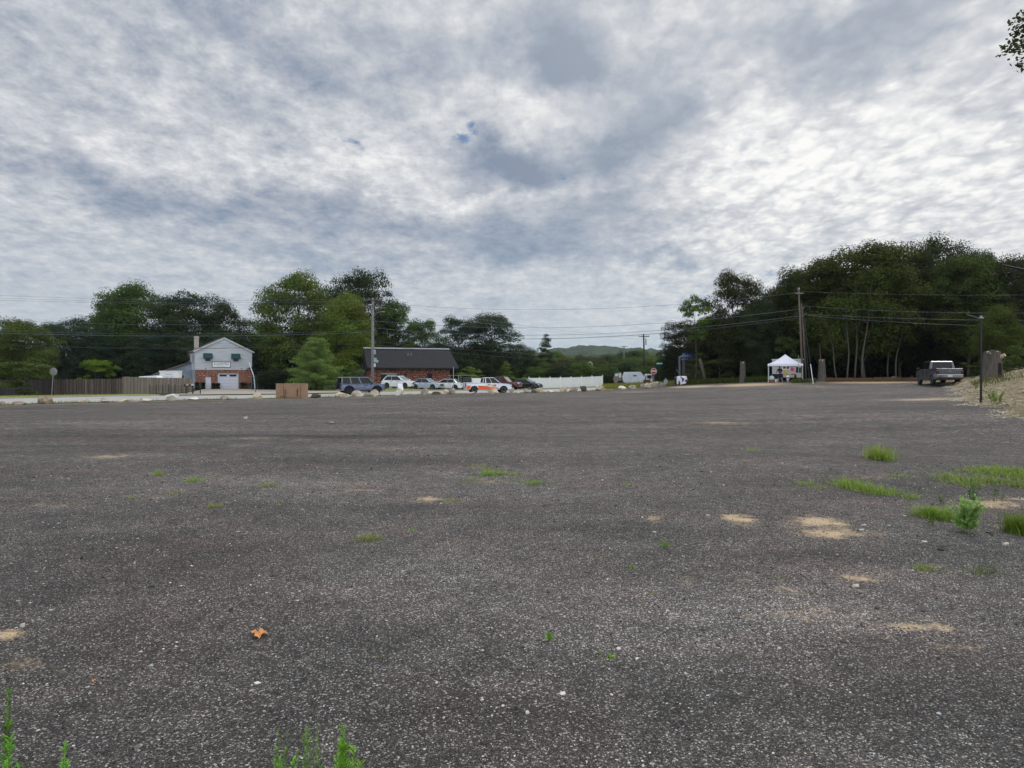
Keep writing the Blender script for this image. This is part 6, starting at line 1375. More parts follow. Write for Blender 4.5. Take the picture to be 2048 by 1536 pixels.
x, y = pt(1597.5, 71.8); q = empty('flag_pole', (x, y, gz(x, y)), 0, 'thin steel pole standing in front of the canopy right side', 'pole'); bm = B(); tube(bm, [(0, 0, 0), (0, 0, zz(711, 71.8)-q.location.z)], .025, 6); obj('shaft', bm, M_greysign, q); bm = B(); lathe(bm, [(.04, 0), (.04, .05)], 8, 'z', (0, 0, zz(711, 71.8)-q.location.z)); obj('cap', bm, M_black, q)

# person bending slightly over the table, seen from behind
x, y = pt(1560, 73.0); pr = empty('person', (x, y, gz(x, y)), 0, 'person in maroon T-shirt and navy shorts bending over the tables under the canopy', 'person')
M_skin = pm('skin', (150, 108, 88), .6, var=.05); M_hair = pm('dark_hair', (22, 18, 18), .8); M_shirt = pm('maroon_shirt', (82, 26, 38), .85); M_short = pm('navy_shorts', (26, 32, 58), .85); M_shoe = pm('pale_shoes', (150, 150, 140), .7)
def skin_obj(name, V_, E_, R_, mat, parent, root_i=0, sub=2):
    me = bpy.data.meshes.new(name); me.from_pydata([tuple(v_) for v_ in V_], E_, []); me.update(); o = bpy.data.objects.new(name, me); col.objects.link(o); o.parent = parent; me.materials.append(mat)
    o.modifiers.new('skin', 'SKIN'); 
    for i, r_ in enumerate(R_):
        sv = me.skin_vertices[0].data[i]; sv.radius = (r_, r_) if not hasattr(r_, '__len__') else r_; sv.use_root = (i == root_i)
    s_m = o.modifiers.new('sub', 'SUBSURF'); s_m.levels = sub; s_m.render_levels = sub
    return o
V_ = [(0, 0, .92), (.02, .06, 1.10), (.04, .14, 1.28), (.05, .18, 1.40), (.05, .22, 1.50), (.06, .27, 1.58), (.06, .29, 1.67),
      (-.17, .12, 1.36), (-.23, .26, 1.14), (-.20, .46, 1.02), (-.18, .55, .99), (.25, .14, 1.36), (.31, .28, 1.14), (.27, .46, 1.00), (.26, .54, .97),
      (-.10, 0, .86), (-.14, .03, .48), (-.16, -.04, .10), (-.16, .09, .04), (.12, 0, .86), (.19, .02, .48), (.24, -.05, .10), (.25, .08, .04)]
E_ = [(0, 1), (1, 2), (2, 3), (3, 4), (4, 5), (5, 6), (3, 7), (7, 8), (8, 9), (9, 10), (3, 11), (11, 12), (12, 13), (13, 14), (0, 15), (15, 16), (16, 17), (17, 18), (0, 19), (19, 20), (20, 21), (21, 22)]
Rr = [(.13, .11), (.13, .10), (.16, .11), (.13, .09), .055, (.075, .09), (.07, .085), .055, .042, .032, .028, .055, .042, .032, .028, .085, .06, .042, .035, .085, .06, .042, .035]
skin_obj('body', V_, E_, Rr, M_skin, pr)
skin_obj('hair', [(.06, .27, 1.62), (.06, .26, 1.68), (.06, .29, 1.71)], [(0, 1), (1, 2)], [(.082, .085), (.088, .09), (.06, .06)], M_hair, pr)
skin_obj('shirt', [V_[0], V_[1], V_[2], V_[3], V_[7], (-.21, .20, 1.23), V_[11], (.29, .22, 1.23)], [(0, 1), (1, 2), (2, 3), (3, 4), (4, 5), (3, 6), (6, 7)], [(.15, .13), (.155, .125), (.185, .135), (.15, .11), .075, .065, .075, .065], M_shirt, pr)
skin_obj('shorts', [(0, 0, .98), (0, 0, .88), (-.11, 0, .80), (-.145, .03, .48), (.13, 0, .80), (.185, .02, .48)], [(0, 1), (1, 2), (2, 3), (1, 4), (4, 5)], [(.155, .135), (.15, .13), .115, .095, .115, .095], M_short, pr)
for (a, b, c) in ((-.16, .03, 0), (.25, .02, 0)): bm = B(); prism(bm, [(-.11+b, 0), (.17+b, 0), (.17+b, .05), (.08+b, .09), (-.10+b, .11)], a-.045, a+.045, 'x'); obj('shoe', bm, M_shoe, pr, bevel=.02)
for (hx, hy, hzz) in ((-.18, .55, .99), (.26, .54, .97)):
    V2 = [(hx, hy-.02, hzz)]; E2 = []; R2 = [.03]
    for k, fx_ in enumerate((-.03, -.012, .006, .024)): V2 += [(hx+fx_, hy+.05, hzz-.01), (hx+fx_, hy+.085, hzz-.03)]; E2 += [(0, 1+2*k), (1+2*k, 2+2*k)]; R2 += [.009, .007]
    V2 += [(hx+.045, hy+.02, hzz-.01)]; E2 += [(0, 9)]; R2 += [.009]; skin_obj('hand', V2, E2, R2, M_skin, pr, sub=1)

# ------------------------------------------------------------------ stumps, straw bales, boulders
def stump(px, py0, py1, wpx, D, label, hollow=False, spike=False):
    x, y = pt(px, D); z0 = sz(x, y); root = empty('tree_stump', (x, y, z0-.05), 0, label, 'tree stump'); h = zz(py0, D)-z0+.05; r = wpx*.5*D/F; bm = B(); seg = 22; rings = []
    for i in range(9):
        t = i/8; ring = []
        for k in range(seg):
            a = 2*math.pi*k/seg; rr = r*(.88+.42*(1-t)**2.2+.10*math.sin(3*a+px+t)+.08*math.sin(7*a+t*4)+.06*math.sin(13*a+t*9)); zt = h*t+(.03*h*math.sin(2*a+px)+.03*h*math.sin(5*a) if i == 8 else 0)+(.03*math.sin(5*a) if i == 8 else 0)
            ring.append(bm.verts.new((rr*math.cos(a)+.1*r*math.sin(t*3), rr*math.sin(a), zt)))
        rings.append(ring)
    for i in range(8):
        for k in range(seg): bm.faces.new((rings[i][k], rings[i][(k+1) % seg], rings[i+1][(k+1) % seg], rings[i+1][k]))
    obj('trunk', bm, pm('stump_bark', (88, 82, 76), .95, var=.35, nscale=3, bump=.8, bscale=10, stretch=(3, 3, .5)), root, smooth=True)
    bm = B(); lathe(bm, [(r*.80, h*.93), (r*.62, h*1.01)], seg); obj('cut_face', bm, pm('cut_wood', (176, 160, 140), .9), root)
    if hollow:
        bm = B(); prism(bm, [(-.16*r, .05*h), (.2*r, .05*h), (.22*r, .45*h), (.12*r, .62*h), (-.04*r, .55*h), (-.12*r, .3*h)], -r*1.35, -r*.75); obj('hollow', bm, pm('dark_hollow', (34, 24, 20), 1), root)
        bm = B(); tube(bm, [(r*.5, -r*.7, h*.82), (r*.75, -r*1.15, h*.88)], [.16, .12], 8); obj('cut_limb', bm, MATS['cut_wood'], root)
    if spike: bm = B(); tube(bm, [(-.1, 0, h), (-.15, 0, h+.9), (-.18, .05, h+1.7)], [.05, .035, .015], 5); obj('dead_shoot', bm, M_barkl, root)
stump(1484.5, 724, 765, 11, 81.5, 'grey tall stump standing alone left of the white canopy')
stump(1643, 719.5, 760, 13, 74, 'grey tall stump with a dead shoot, right of the utility pole', spike=True)
stump(1985, 703, 756, 32, 48, 'huge grey hollow stump on the dirt bank right of the lamp post', hollow=True)
M_straw, T, bs = newmat('straw_bale'); oc = T.n('ShaderNodeTexCoord').outputs['Object']; st = T.n('ShaderNodeMapping', ins={'Vector': oc, 'Scale': (6, 20, 20)}).outputs[0]
T.L.new(T.ramp(T.noise(st, 3, 6, .7), [(.3, lin((52, 38, 28))), (.5, lin((88, 66, 46))), (.72, lin((122, 98, 70)))]), bs.inputs['Base Color']); bs.inputs['Roughness'].default_value = 1
bn = T.n('ShaderNodeBump', ins={'Height': T.noise(st, 5, 4, .7), 'Strength': 1, 'Distance': .05}); T.L.new(bn.outputs[0], bs.inputs['Normal'])
nb = 10; xs_ = [pt(1650+(1842-1650)*i/nb, 70.5-4.0*i/nb) for i in range(nb+1)]
for i in range(nb):
    (xa, ya), (xb, yb) = xs_[i], xs_[i+1]; L = math.hypot(xb-xa, yb-ya)-.04; xm, ym = (xa+xb)/2, (ya+yb)/2; rg = random.Random(i)
    wh = 'leftmost straw bale of the row, beside the grey stump' if i == 0 else 'straw bale at the right end of the row, beside the grey pickup' if i == nb-1 else '%s straw bale from the left in the row along the wood' % ['', 'second', 'third', 'fourth', 'fifth', 'sixth', 'seventh', 'eighth', 'ninth'][i]
    q = empty('straw_bale', (xm, ym, gz(xm, ym)+rg.uniform(-.04, .02)), math.atan2(yb-ya, xb-xa)+rg.uniform(-.05, .05), wh, 'straw bale', 'straw bales in a row along the wood')
    bm = B(); box(bm, -L/2, L/2, -.22, .22, 0, .40+rg.uniform(-.04, .03)); bmesh.ops.subdivide_edges(bm, edges=bm.edges, cuts=3, use_grid_fill=True)
    for v_ in bm.verts: v_.co += Vector((rg.uniform(-.015, .015), rg.uniform(-.02, .02), rg.uniform(-.015, .02)))
    obj('straw', bm, M_straw, q, bevel=.02); bm = B()
    for xx in (-L*.22, L*.22): box(bm, xx-.008, xx+.008, -.235, .235, .0, .425)
    obj('twine', bm, M_barkl, q)
# boulders
def rock_mat(name, c, var=.3):
    m, T, bs = newmat(name); oc = T.n('ShaderNodeTexCoord').outputs['Object']; n = T.noise(oc, 2.4, 8, .7); L0 = lin(c)
    cc = T.ramp(n, [(.3, tuple(x*.34 for x in L0)), (.45, tuple(x*.8 for x in L0)), (.7, tuple(min(1, x*1.3) for x in L0))]); cc = T.mix(T.mr(T.noise(oc, 9, 3, .6), .58, .66, 0, .5), cc, tuple(x*.35 for x in L0))
    T.L.new(cc, bs.inputs['Base Color']); bs.inputs['Roughness'].default_value = .9
    bn = T.n('ShaderNodeBump', ins={'Height': n, 'Strength': .8, 'Distance': .08}); T.L.new(bn.outputs[0], bs.inputs['Normal']); return m
RK = {'tan': rock_mat('tan_rock', (206, 192, 168)), 'pale': rock_mat('pale_rock', (232, 228, 214)), 'grey': rock_mat('grey_rock', (168, 160, 148)), 'pink': rock_mat('pink_rock', (190, 178, 166)), 'dark': rock_mat('dark_rock', (92, 78, 70)), 'brown': rock_mat('brown_rock', (152, 136, 118))}
ROCKS = [(4, 803, 811, 12, 'brown', 'brown boulder cut by the left edge of the photo'), (38, 800.5, 806.5, 30, 'brown', 'low brown double boulder, second from the left edge'), (95, 793, 807, 28, 'brown', 'tall brown boulder in front of the low evergreen, third from the left'),
 (167, 797.5, 805.5, 18, 'tan', 'small tan wedge boulder left of the bare sign fence run'), (208, 796, 806, 22, 'pink', 'squarish pink-brown boulder left of the low tan slabs'), (245, 799, 803.5, 24, 'tan', 'flat tan slab, first of the low chain in front of the silvery fence'), (268, 797.5, 803.5, 16, 'pink', 'pinkish slab in the low chain in front of the silvery fence'),
 (290, 796.5, 803, 24, 'tan', 'last and largest tan slab of the low chain'), (343.5, 789.5, 802.5, 26, 'pale', 'whitish rounded boulder with dark speckles before the mailboxes'), (388, 795.5, 800.5, 22, 'pale', 'low pale boulder right below the mailboxes'),
 (448, 791.5, 800.5, 17, 'grey', 'small jagged grey boulder in front of the driveway'), (516, 787.5, 800, 18, 'tan', 'tan boulder just left of the plywood box'), (629, 789, 797.5, 20, 'dark', 'dark low boulder with pale top right of the plywood box'),
 (682, 786, 795.5, 26, 'tan', 'angular tan boulder left of the SUV rear wheel'), (716, 782.5, 795, 24, 'pink', 'rounded pinkish boulder below the middle of the SUV'), (733, 785, 793, 14, 'grey', 'small flat boulder between the pinkish and the wedge boulders'), (749, 780.5, 793, 20, 'tan', 'tan wedge boulder below the SUV front wheel'),
 (798, 776, 789.5, 18, 'pale', 'upright pale block below the A-frame sign'), (848, 776, 789.5, 16, 'grey', 'pointed grey boulder in front of the silver car'), (859, 775, 781.5, 11, 'pale', 'small white boulder behind the pointed grey one'), (874, 784, 790, 18, 'dark', 'low dark boulder between two grey ones, in front of the silver car'),
 (893, 780, 790.5, 11, 'tan', 'narrow tan boulder right of the low dark one'), (903, 779, 790.5, 13, 'grey', 'rounded grey boulder in front of the white sedan'), (940, 785.5, 790, 22, 'pink', 'flat pinkish boulder under the tail of the white and orange pickup'), (986, 780.5, 788.5, 19, 'tan', 'flat-topped tan boulder below the orange stripe'),
 (1024, 776.5, 787, 9, 'grey', 'narrow grey boulder under the nose of the white and orange pickup'), (1036, 783.5, 787.5, 12, 'tan', 'low tan stone in front of the black sedan'), (1053, 778.5, 787, 13, 'grey', 'grey boulder in front of the black sedan'), (1068, 781, 787, 12, 'dark', 'dark small boulder at the left end of the vinyl fence'),
 (1080, 778, 786.5, 15, 'tan', 'tan boulder before the first vinyl fence panel'), (1100, 782.5, 786.5, 12, 'pale', 'low whitish stone before the second vinyl fence panel'), (1125.5, 774.5, 785.5, 15, 'tan', 'tan round boulder before the third vinyl fence panel'), (1148, 775, 784.5, 17, 'brown', 'brown double boulder before the middle of the vinyl fence'),
 (1167, 773, 783.5, 14, 'dark', 'dark brown rounded boulder before the vinyl fence'), (1200, 771, 782.5, 19, 'tan', 'large tan boulder at the right end of the vinyl fence'), (1243, 772.5, 779.5, 17, 'pale', 'flat white-topped boulder below the refuse truck'), (1265, 770, 777.5, 16, 'grey', 'grey-green dome boulder below the refuse truck'),
 (1286, 769, 777.5, 13, 'grey', 'left half of the big paired grey boulders'), (1296, 767.5, 777, 16, 'tan', 'right half of the big paired grey boulders'), (1309, 765.5, 776.5, 17, 'pink', 'pink and white broken boulder below the stop sign'), (1318, 761.5, 770, 9, 'pink', 'small upright pinkish boulder behind the broken one'), (1325, 766, 774.5, 15, 'pink', 'smooth pinkish boulder left of the spotted bale')]
def make_rock(w_, h_, d_, seed):
    bm = B(); bmesh.ops.create_icosphere(bm, subdivisions=4, radius=1.0); rg = random.Random(seed); off = Vector((rg.uniform(0, 99), rg.uniform(0, 99), rg.uniform(0, 99)))
    planes = [(Vector((rg.gauss(0, 1), rg.gauss(0, 1), rg.gauss(.2, .8))).normalized(), rg.uniform(.42, .82)) for _ in range(13)]
    for v_ in bm.verts:
        p = v_.co.copy(); s = 1+.22*mnoise.fractal(p*1.3+off, 1, 2, 3); p *= s
        for n_, d in planes:
            k = p.dot(n_)-d
            if k > 0: p -= n_*k*.98
        p *= 1+.05*mnoise.fractal(p*5+off, 1, 2, 3); v_.co = p
    xs2 = [v_.co.x for v_ in bm.verts]; zs2 = [v_.co.z for v_ in bm.verts]; wx = max(xs2)-min(xs2); zx = max(zs2)-min(zs2); zmin = min(zs2)
    for v_ in bm.verts: v_.co = Vector((v_.co.x/wx*w_, v_.co.y/2*d_, (v_.co.z-zmin)/zx*h_*1.18-h_*.18))
    return bm
def rowD(px): return 74.5/(1-.785*(px-1024)/F)
for k, (px, ty, by, wp, c, lab) in enumerate(ROCKS):
    D = rowD(px)+.4
    if px in (1318,): D += 3
    if px == 859: D += 2.5
    if px >= 1286 and px != 1318: D = 89.5-(.8 if px == 1296 else 0)
    x, y = pt(px, D); z0 = gz(x, y); h = max(.26, (by-ty)*D/F*1.08); w_ = wp*D/F*1.04
    o = obj('boulder', make_rock(w_, h, w_*.75, k+3), RK[c], None, smooth=False); o.location = (x, y, z0); o.rotation_euler = (0, 0, 0); tag(o, lab, 'boulder', 'boulders lined up along the lot edge')
# ------------------------------------------------------------------ near ground: stones, weeds, litter
# loose stones, densest near the viewer
N = 85000
rr_ = np.exp(rng.uniform(np.log(1.8), np.log(15), N)); aa = rng.uniform(-42, 42, N)*math.pi/180
sx_, sy_ = rr_*np.sin(aa), rr_*np.cos(aa)
size = .0019*np.exp(rng.normal(0, .42, N))*(1+rr_*.10); size = np.where(rng.random(N) < .012, size*2.2, size)
phi = (1+5**.5)/2; ico = np.array([(-1, phi, 0), (1, phi, 0), (-1, -phi, 0), (1, -phi, 0), (0, -1, phi), (0, 1, phi), (0, -1, -phi), (0, 1, -phi), (phi, 0, -1), (phi, 0, 1), (-phi, 0, -1), (-phi, 0, 1)])/1.9
icf = np.array([(0, 11, 5), (0, 5, 1), (0, 1, 7), (0, 7, 10), (0, 10, 11), (1, 5, 9), (5, 11, 4), (11, 10, 2), (10, 7, 6), (7, 1, 8), (3, 9, 4), (3, 4, 2), (3, 2, 6), (3, 6, 8), (3, 8, 9), (4, 9, 5), (2, 4, 11), (6, 2, 10), (8, 6, 7), (9, 8, 1)])
def stones(name, X_, Y_, S_, C_, label, zfun=gz_np, flat=.62, zoff=None, seed=3):
    rg = np.random.default_rng(seed); n = len(X_); th = rg.uniform(0, 6.28, n); c, s = np.cos(th), np.sin(th)
    base = ico[None]*(1+.22*rg.normal(size=(n, 12, 1)))*np.stack([np.ones(n)*1.25, np.ones(n)*.95, np.ones(n)*flat], -1)[:, None, :]*S_[:, None, None]*(1+.25*rg.normal(size=(n, 1, 3)))
    x = base[..., 0]*c[:, None]-base[..., 1]*s[:, None]+X_[:, None]; y = base[..., 0]*s[:, None]+base[..., 1]*c[:, None]+Y_[:, None]
    z = base[..., 2]+(zfun(X_, Y_)+S_*.25)[:, None]
    v = np.stack([x, y, z], -1).reshape(-1, 3); f = (icf[None]+np.arange(n)[:, None, None]*12).reshape(-1, 3)
    o = np_obj(name, v, f, M_stone, smooth=False, colattr=np.repeat(C_, 12, 0)); tag(o, label, 'stones', kind='stuff'); return o
M_stone, T, bs = newmat('loose_stone'); at = T.n('ShaderNodeAttribute', attribute_name='tint'); T.L.new(at.outputs['Color'], bs.inputs['Base Color']); bs.inputs['Roughness'].default_value = .85
def gz_fine(x, y):
    r = np.hypot(x, y); nr = np.exp(-(r/60)**2)
    return gz_np(x, y)+nr*(.018*np.sin(x*.9+.3*y)*np.sin(y*.55-.2*x)+.010*np.sin(1.9*x-.8*y+2)*np.sin(1.3*y+.5*x))
u_ = rng.random(N); lum = np.where(u_ < .62, rng.uniform(.02, .07, N), np.where(u_ < .84, rng.uniform(.07, .18, N), rng.uniform(.28, .66, N)))
hue_ = rng.normal(0, .05, N); colr = np.stack([lum*(1+hue_+.02), lum, lum*(1-hue_-.02)], -1)
stones('loose_stones', sx_, sy_, size, colr, 'small loose dark and pale stones scattered over the near gravel', gz_fine)

def blades(name, pts_, h, wd, lean, rgb, parent=None, seed=1, nseg=3, tvar=.3):
    """curved grass blades; pts_ (n,3)"""
    rg = np.random.default_rng(seed); n = len(pts_); a = rg.uniform(0, 6.28, n); hh_ = h*(.2+1.05*rg.random(n)**1.2); ln = lean*(.3+rg.random(n)); d = np.stack([np.cos(a), np.sin(a), np.zeros(n)], -1); sd_ = np.stack([-np.sin(a), np.cos(a), np.zeros(n)], -1)
    V_, T_ = [], []; tn = 1-tvar+2*tvar*rg.random(n)
    for k in range(nseg+1):
        t = k/nseg; c = pts_+d*(ln*t*t)[:, None]*1.0; c = c+np.array([0, 0, 1])*(hh_*(t-.18*t*t))[:, None]; wv_ = (wd*(1-t)**.7+.0004)
        V_ += [c-sd_*wv_, c+sd_*wv_]
    V_ = np.stack(V_, 1).reshape(-1, 3); m_ = 2*(nseg+1); F_ = []
    for k in range(nseg): F_.append(np.arange(n)[:, None]*m_+np.array([2*k, 2*k+1, 2*k+3, 2*k+2])[None])
    t3 = np.repeat(np.stack([tn*1.05, tn, tn*.9], -1), m_, 0)
    o = np_obj(name, V_, np.concatenate(F_), M_blade, parent, colattr=t3); o.color = (*lin(rgb), 1); return o
def tuft(px, py, r, h, n, rgb, label, wd=.0025, lean=.6, seed=None):
    x, y, z = hit(px, py); z = float(gz_fine(np.array([x]), np.array([y]))[0]); s = seed or int(px*7+py); rg = np.random.default_rng(s)
    root = empty('grass_tuft', (x, y, z), 0, label, 'grass tuft', 'grass tufts sprouting from the gravel')
    p = rg.normal(size=(n, 3))*np.array([r*.45, r*.45, 0]); blades('blades', p, h, wd, r*lean, rgb, root, s)
    return root
GT = (138, 172, 70); GT2 = (144, 158, 80); GT3 = (118, 156, 62)
TUFTS = [(740, 1078, .14, .09, 160, GT2, 'loose grass tuft with a sandy fringe, left of the photo middle'), (1330, 1093, .05, .09, 70, GT3, 'small dense round tuft below the left sand spot'), (824, 1059, .04, .05, 30, GT, 'tiny sprig up and right of the loose tuft'),
 (317, 948, .09, .13, 110, GT, 'upright dark green tuft far left of the middle distance'), (391, 962, .16, .12, 150, GT, 'bright fluffy tuft just right of the upright one'), (535, 972, .18, .09, 130, GT2, 'low pale tuft in the left middle distance'), (430, 1016, .12, .06, 120, GT2, 'flat olive tuft below the bright fluffy one'),
 (352, 990, .12, .08, 60, GT2, 'faint small tuft between the fluffy and the flat ones'), (558, 1012, .08, .06, 40, GT2, 'sparse tuft right of the flat olive one'), (265, 998, .14, .06, 50, GT2, 'faint greenish tuft at the end of the pale streak'),
 (985, 948, .26, .11, 420, GT, 'brightest grass patch beside the pale streak, photo middle'), (1030, 950, .18, .08, 120, GT, 'thin tuft right of the brightest patch'), (940, 960, .22, .06, 140, GT2, 'thin grass along the sandy streak'), (958, 935, .30, .10, 120, GT2, 'thin sprigs behind the brightest patch'), (1070, 968, .20, .08, 240, GT, 'flat bright tuft right of the pale streak'),
 (900, 1000, .16, .04, 80, GT2, 'low grass beside the small sand spot in the middle'), (1262, 1134, .05, .04, 30, GT, 'tiny tuft below the round dense tuft'), (1503, 903, .16, .14, 60, GT, 'small tuft alone in the middle distance right of centre'), (1254, 972, .08, .07, 40, GT, 'tiny tuft alone right of the flat bright one'),
 (1612, 968, .22, .10, 160, GT, 'small bright tuft left of the long grass strip'), (1640, 976, .2, .07, 90, GT2, 'thin tuft between the bright tuft and the long strip'), (1804, 954, .2, .08, 120, GT, 'thin tuft right above the long grass strip'), (1822, 992, .14, .08, 140, GT, 'round low tuft right of the long grass strip'),
 (1850, 938, .2, .05, 60, GT2, 'thin flat tuft left of the big right-hand grass band'), (1852, 1136, .14, .07, 130, GT2, 'sparse yellowish tuft low on the right'), (1968, 1144, .14, .12, 90, (96, 112, 58), 'sparse wispy tuft right of the yellowish one'), (1222, 1322, .030, .035, 60, GT, 'small bright sprout right of the broadleaf weed'), (1200, 1314, .012, .05, 12, GT, 'two thin blades beside the small bright sprout'),
 (757, 1320, .02, .02, 16, GT2, 'tiny sprout above the bottom weeds'), (1302, 1190, .03, .03, 16, GT2, 'tiny sprout in the gravel left of the sandy streak'), (1560, 1160, .04, .02, 12, GT2, 'barely visible sprout in the right foreground')]
for t_ in TUFTS: tuft(t_[0], t_[1], t_[2], t_[3]*.9, max(12, int(t_[4]*.7)), *t_[5:])
def patch(ells, n, h, rgb, label, name='grass_patch', wd=.004, lean=.05, seed=5, cat='grass'):
    rg = np.random.default_rng(seed); P_ = []; area = [a*b for _, _, a, b in ells]; tot = sum(area)
    for (px, py, a, b), ar in zip(ells, area):
        x, y, z = hit(px, py); m_ = int(n*ar/tot); hx = a*y/F; hy = max(.12, b*y*y/(F*CH)); q = rg.normal(size=(m_, 2))*.55; kp = (mnv_ := np.sin(q[:, 0]*7+px)+np.sin(q[:, 1]*9+q[:, 0]*5)) > -1.1; q = q[kp]; m_ = len(q); xx, yy = x+q[:, 0]*hx, y+q[:, 1]*hy
        P_.append(np.stack([xx, yy, gz_fine(xx, yy)], -1))
    o = blades(name, np.vstack(P_), h, wd, lean, rgb, None, seed); return tag(o, label, cat, kind='stuff')
patch([(1690, 972, 18, 7), (1705, 968, 22, 8), (1730, 976, 30, 7), (1762, 984, 34, 6)], 1300, .12, (138, 164, 74), 'long low strip of bright grass left of the round weeds', wd=.0035, lean=.12)
patch([(1900, 957, 34, 5), (1960, 946, 50, 5), (2020, 950, 60, 10), (2050, 955, 40, 14), (1930, 968, 30, 6), (2040, 972, 30, 5), (1980, 963, 60, 6), (2090, 955, 60, 14)], 3000, .12, (138, 162, 76), 'wide band of bright grass reaching the right edge of the photo', wd=.0045, lean=.14, seed=6)
patch([(1862, 1032, 26, 8), (1880, 1036, 22, 7)], 1300, .13, (132, 160, 70), 'round cushion of dense grass left of the leafy weed', name='grass_cushion', wd=.003, lean=.14, seed=7)
patch([(1760, 918, 16, 4)], 700, .32, (146, 168, 74), 'tall feathery grass clump standing alone in the right middle distance', name='feathery_grass', wd=.004, lean=.24, seed=8)
patch([(2040, 1068, 14, 6)], 1000, .22, (124, 150, 62), 'dense green clump cut by the right edge of the photo', name='grass_clump', wd=.004, lean=.10, seed=9)
# verge weeds among the boulders
rg = np.random.default_rng(12); n = 15000; a = rg.uniform(-8, 80, n); d = np.abs(rg.normal(.2, .9, n)); xx = RL_a[0]+RL_d[0]*a+RL_n[0]*d; yy = RL_a[1]+RL_d[1]*a+RL_n[1]*d; keep = (rg.random(n) < .25+.75*(mnv := np.clip(np.sin(a*.55)+.6*np.sin(a*1.3+2)+.2, 0, 1)))
tag(blades('verge_weeds', np.stack([xx, yy, gz_np(xx, yy)], -1)[keep], .22, .012, .12, (116, 122, 70), None, 13), 'thin weeds growing between the boulders along the lot edge', 'weeds', kind='stuff')
n = 9000; a = rg.uniform(60, 80, n); d = rg.uniform(16.6, 23, n); a2 = rg.uniform(-60, 62, n); d2 = 16.6+rg.random(n)*12
for nm, aa_, d_, h in (('lawn_grass', np.concatenate([a, a2[(a2 < 13) | (a2 > 36)]]), np.concatenate([d, d2[(a2 < 13) | (a2 > 36)]]), .12),):
    xx = RL_a[0]+RL_d[0]*aa_+RL_n[0]*d_; yy = RL_a[1]+RL_d[1]*aa_+RL_n[1]*d_; tag(blades(nm, np.stack([xx, yy, gz_np(xx, yy)+.1], -1), h, .02, .1, (126, 138, 58), None, 14), 'short yellow-green grass on the verges beyond the road', 'grass', kind='stuff')
# tall meadow weeds right of the vinyl fence and round the refuse truck
n = 9000; px_ = rg.uniform(1204, 1350, n); D_ = rg.uniform(91, 103, n); xx = (px_-1024)/F*D_; tag(blades('meadow_weeds', np.stack([xx, D_, gz_np(xx, D_)], -1), .75, .03, .25, (132, 134, 66), None, 15), 'tall dry weeds around the refuse truck and the stop sign', 'weeds', kind='stuff')
n = 3500; px_ = rg.uniform(1375, 1535, n); D_ = np.interp(px_, [1375, 1535], [86, 79])+np.abs(rg.normal(0, 1.2, n)); xx = (px_-1024)/F*D_; tag(blades('wood_edge_weeds', np.stack([xx, D_, gz_np(xx, D_)], -1), .8, .03, .3, (74, 88, 40), None, 16), 'dark weeds at the foot of the bushes between the bale and the canopy', 'weeds', kind='stuff')
n = 2600; px_ = rg.uniform(1583, 1632, n); D_ = rg.uniform(69.5, 72.5, n); xx = (px_-1024)/F*D_; tag(blades('pole_weeds', np.stack([xx, D_, gz_np(xx, D_)], -1), .42, .02, .2, (84, 98, 44), None, 17), 'green weeds round the foot of the leaning pole', 'weeds', kind='stuff')
# leafy weeds: stems with spiral leaves
def weed(name, loc, stems, leaf_l, leaf_w, rgb, label, dens=60, seed=1, updir=.7, bottom=.05, group=None, broad=False):
    root = empty(name, loc, 0, label, 'weed', group); rg = np.random.default_rng(seed); bm = B(); C_, D_, S_ = [], [], []
    for (dx_, dy_, h, lx, ly) in stems:
        pts_ = [Vector((dx_+lx*t*t, dy_+ly*t*t, h*t)) for t in np.linspace(0, 1, 6)]; tube(bm, pts_, [.0018*(1-.6*t) for t in np.linspace(0, 1, 6)], 5)
        for k in range(int(dens*.62*h/.2)):
            t = bottom+(1-bottom)*rg.random()**.8; p = pts_[0].lerp(pts_[-1], t); p = Vector((dx_+lx*t*t, dy_+ly*t*t, h*t)); a = rg.random()*6.283
            C_.append(p); D_.append((math.cos(a), math.sin(a), updir+.5*t)); S_.append(leaf_l*(1.1-.55*t)*(.7+.6*rg.random()))
    C_, D_, S_ = np.array(C_), np.array(D_), np.array(S_)[:, None]; D_ /= np.linalg.norm(D_, axis=1)[:, None]; sd_ = np.cross(D_, [0, 0, 1]); sd_ /= np.linalg.norm(sd_, axis=1)[:, None]+1e-9; n = len(C_)
    w_ = leaf_w*S_/leaf_l; mid1 = C_+D_*S_*.35; mid2 = C_+D_*S_*.7-np.array([0, 0, 1])*S_*.04; tip = C_+D_*S_-np.array([0, 0, 1])*S_*.16
    v = np.stack([C_, mid1-sd_*w_, mid2-sd_*w_*.8, tip, mid2+sd_*w_*.8, mid1+sd_*w_], 1).reshape(-1, 3); f = np.concatenate([np.arange(n)[:, None]*6+np.array(q)[None] for q in ((0, 1, 2, 5), (2, 3, 4, 5))]); tn = .75+.5*rg.random(n)
    o = np_obj('leaves', v, f, M_blade, root, colattr=np.repeat(np.stack([tn, tn, tn], -1), 6, 0)); o.color = (*lin(rgb), 1); obj('stem', bm, pm('weed_stem', (104, 116, 62), .8), root); return root
def near_xyz(px, D): x = (px-1024)/F*D; return (x, D, float(gz_fine(np.array([x]), np.array([D]))[0]))
HS = lambda top, D: zz(top, D)
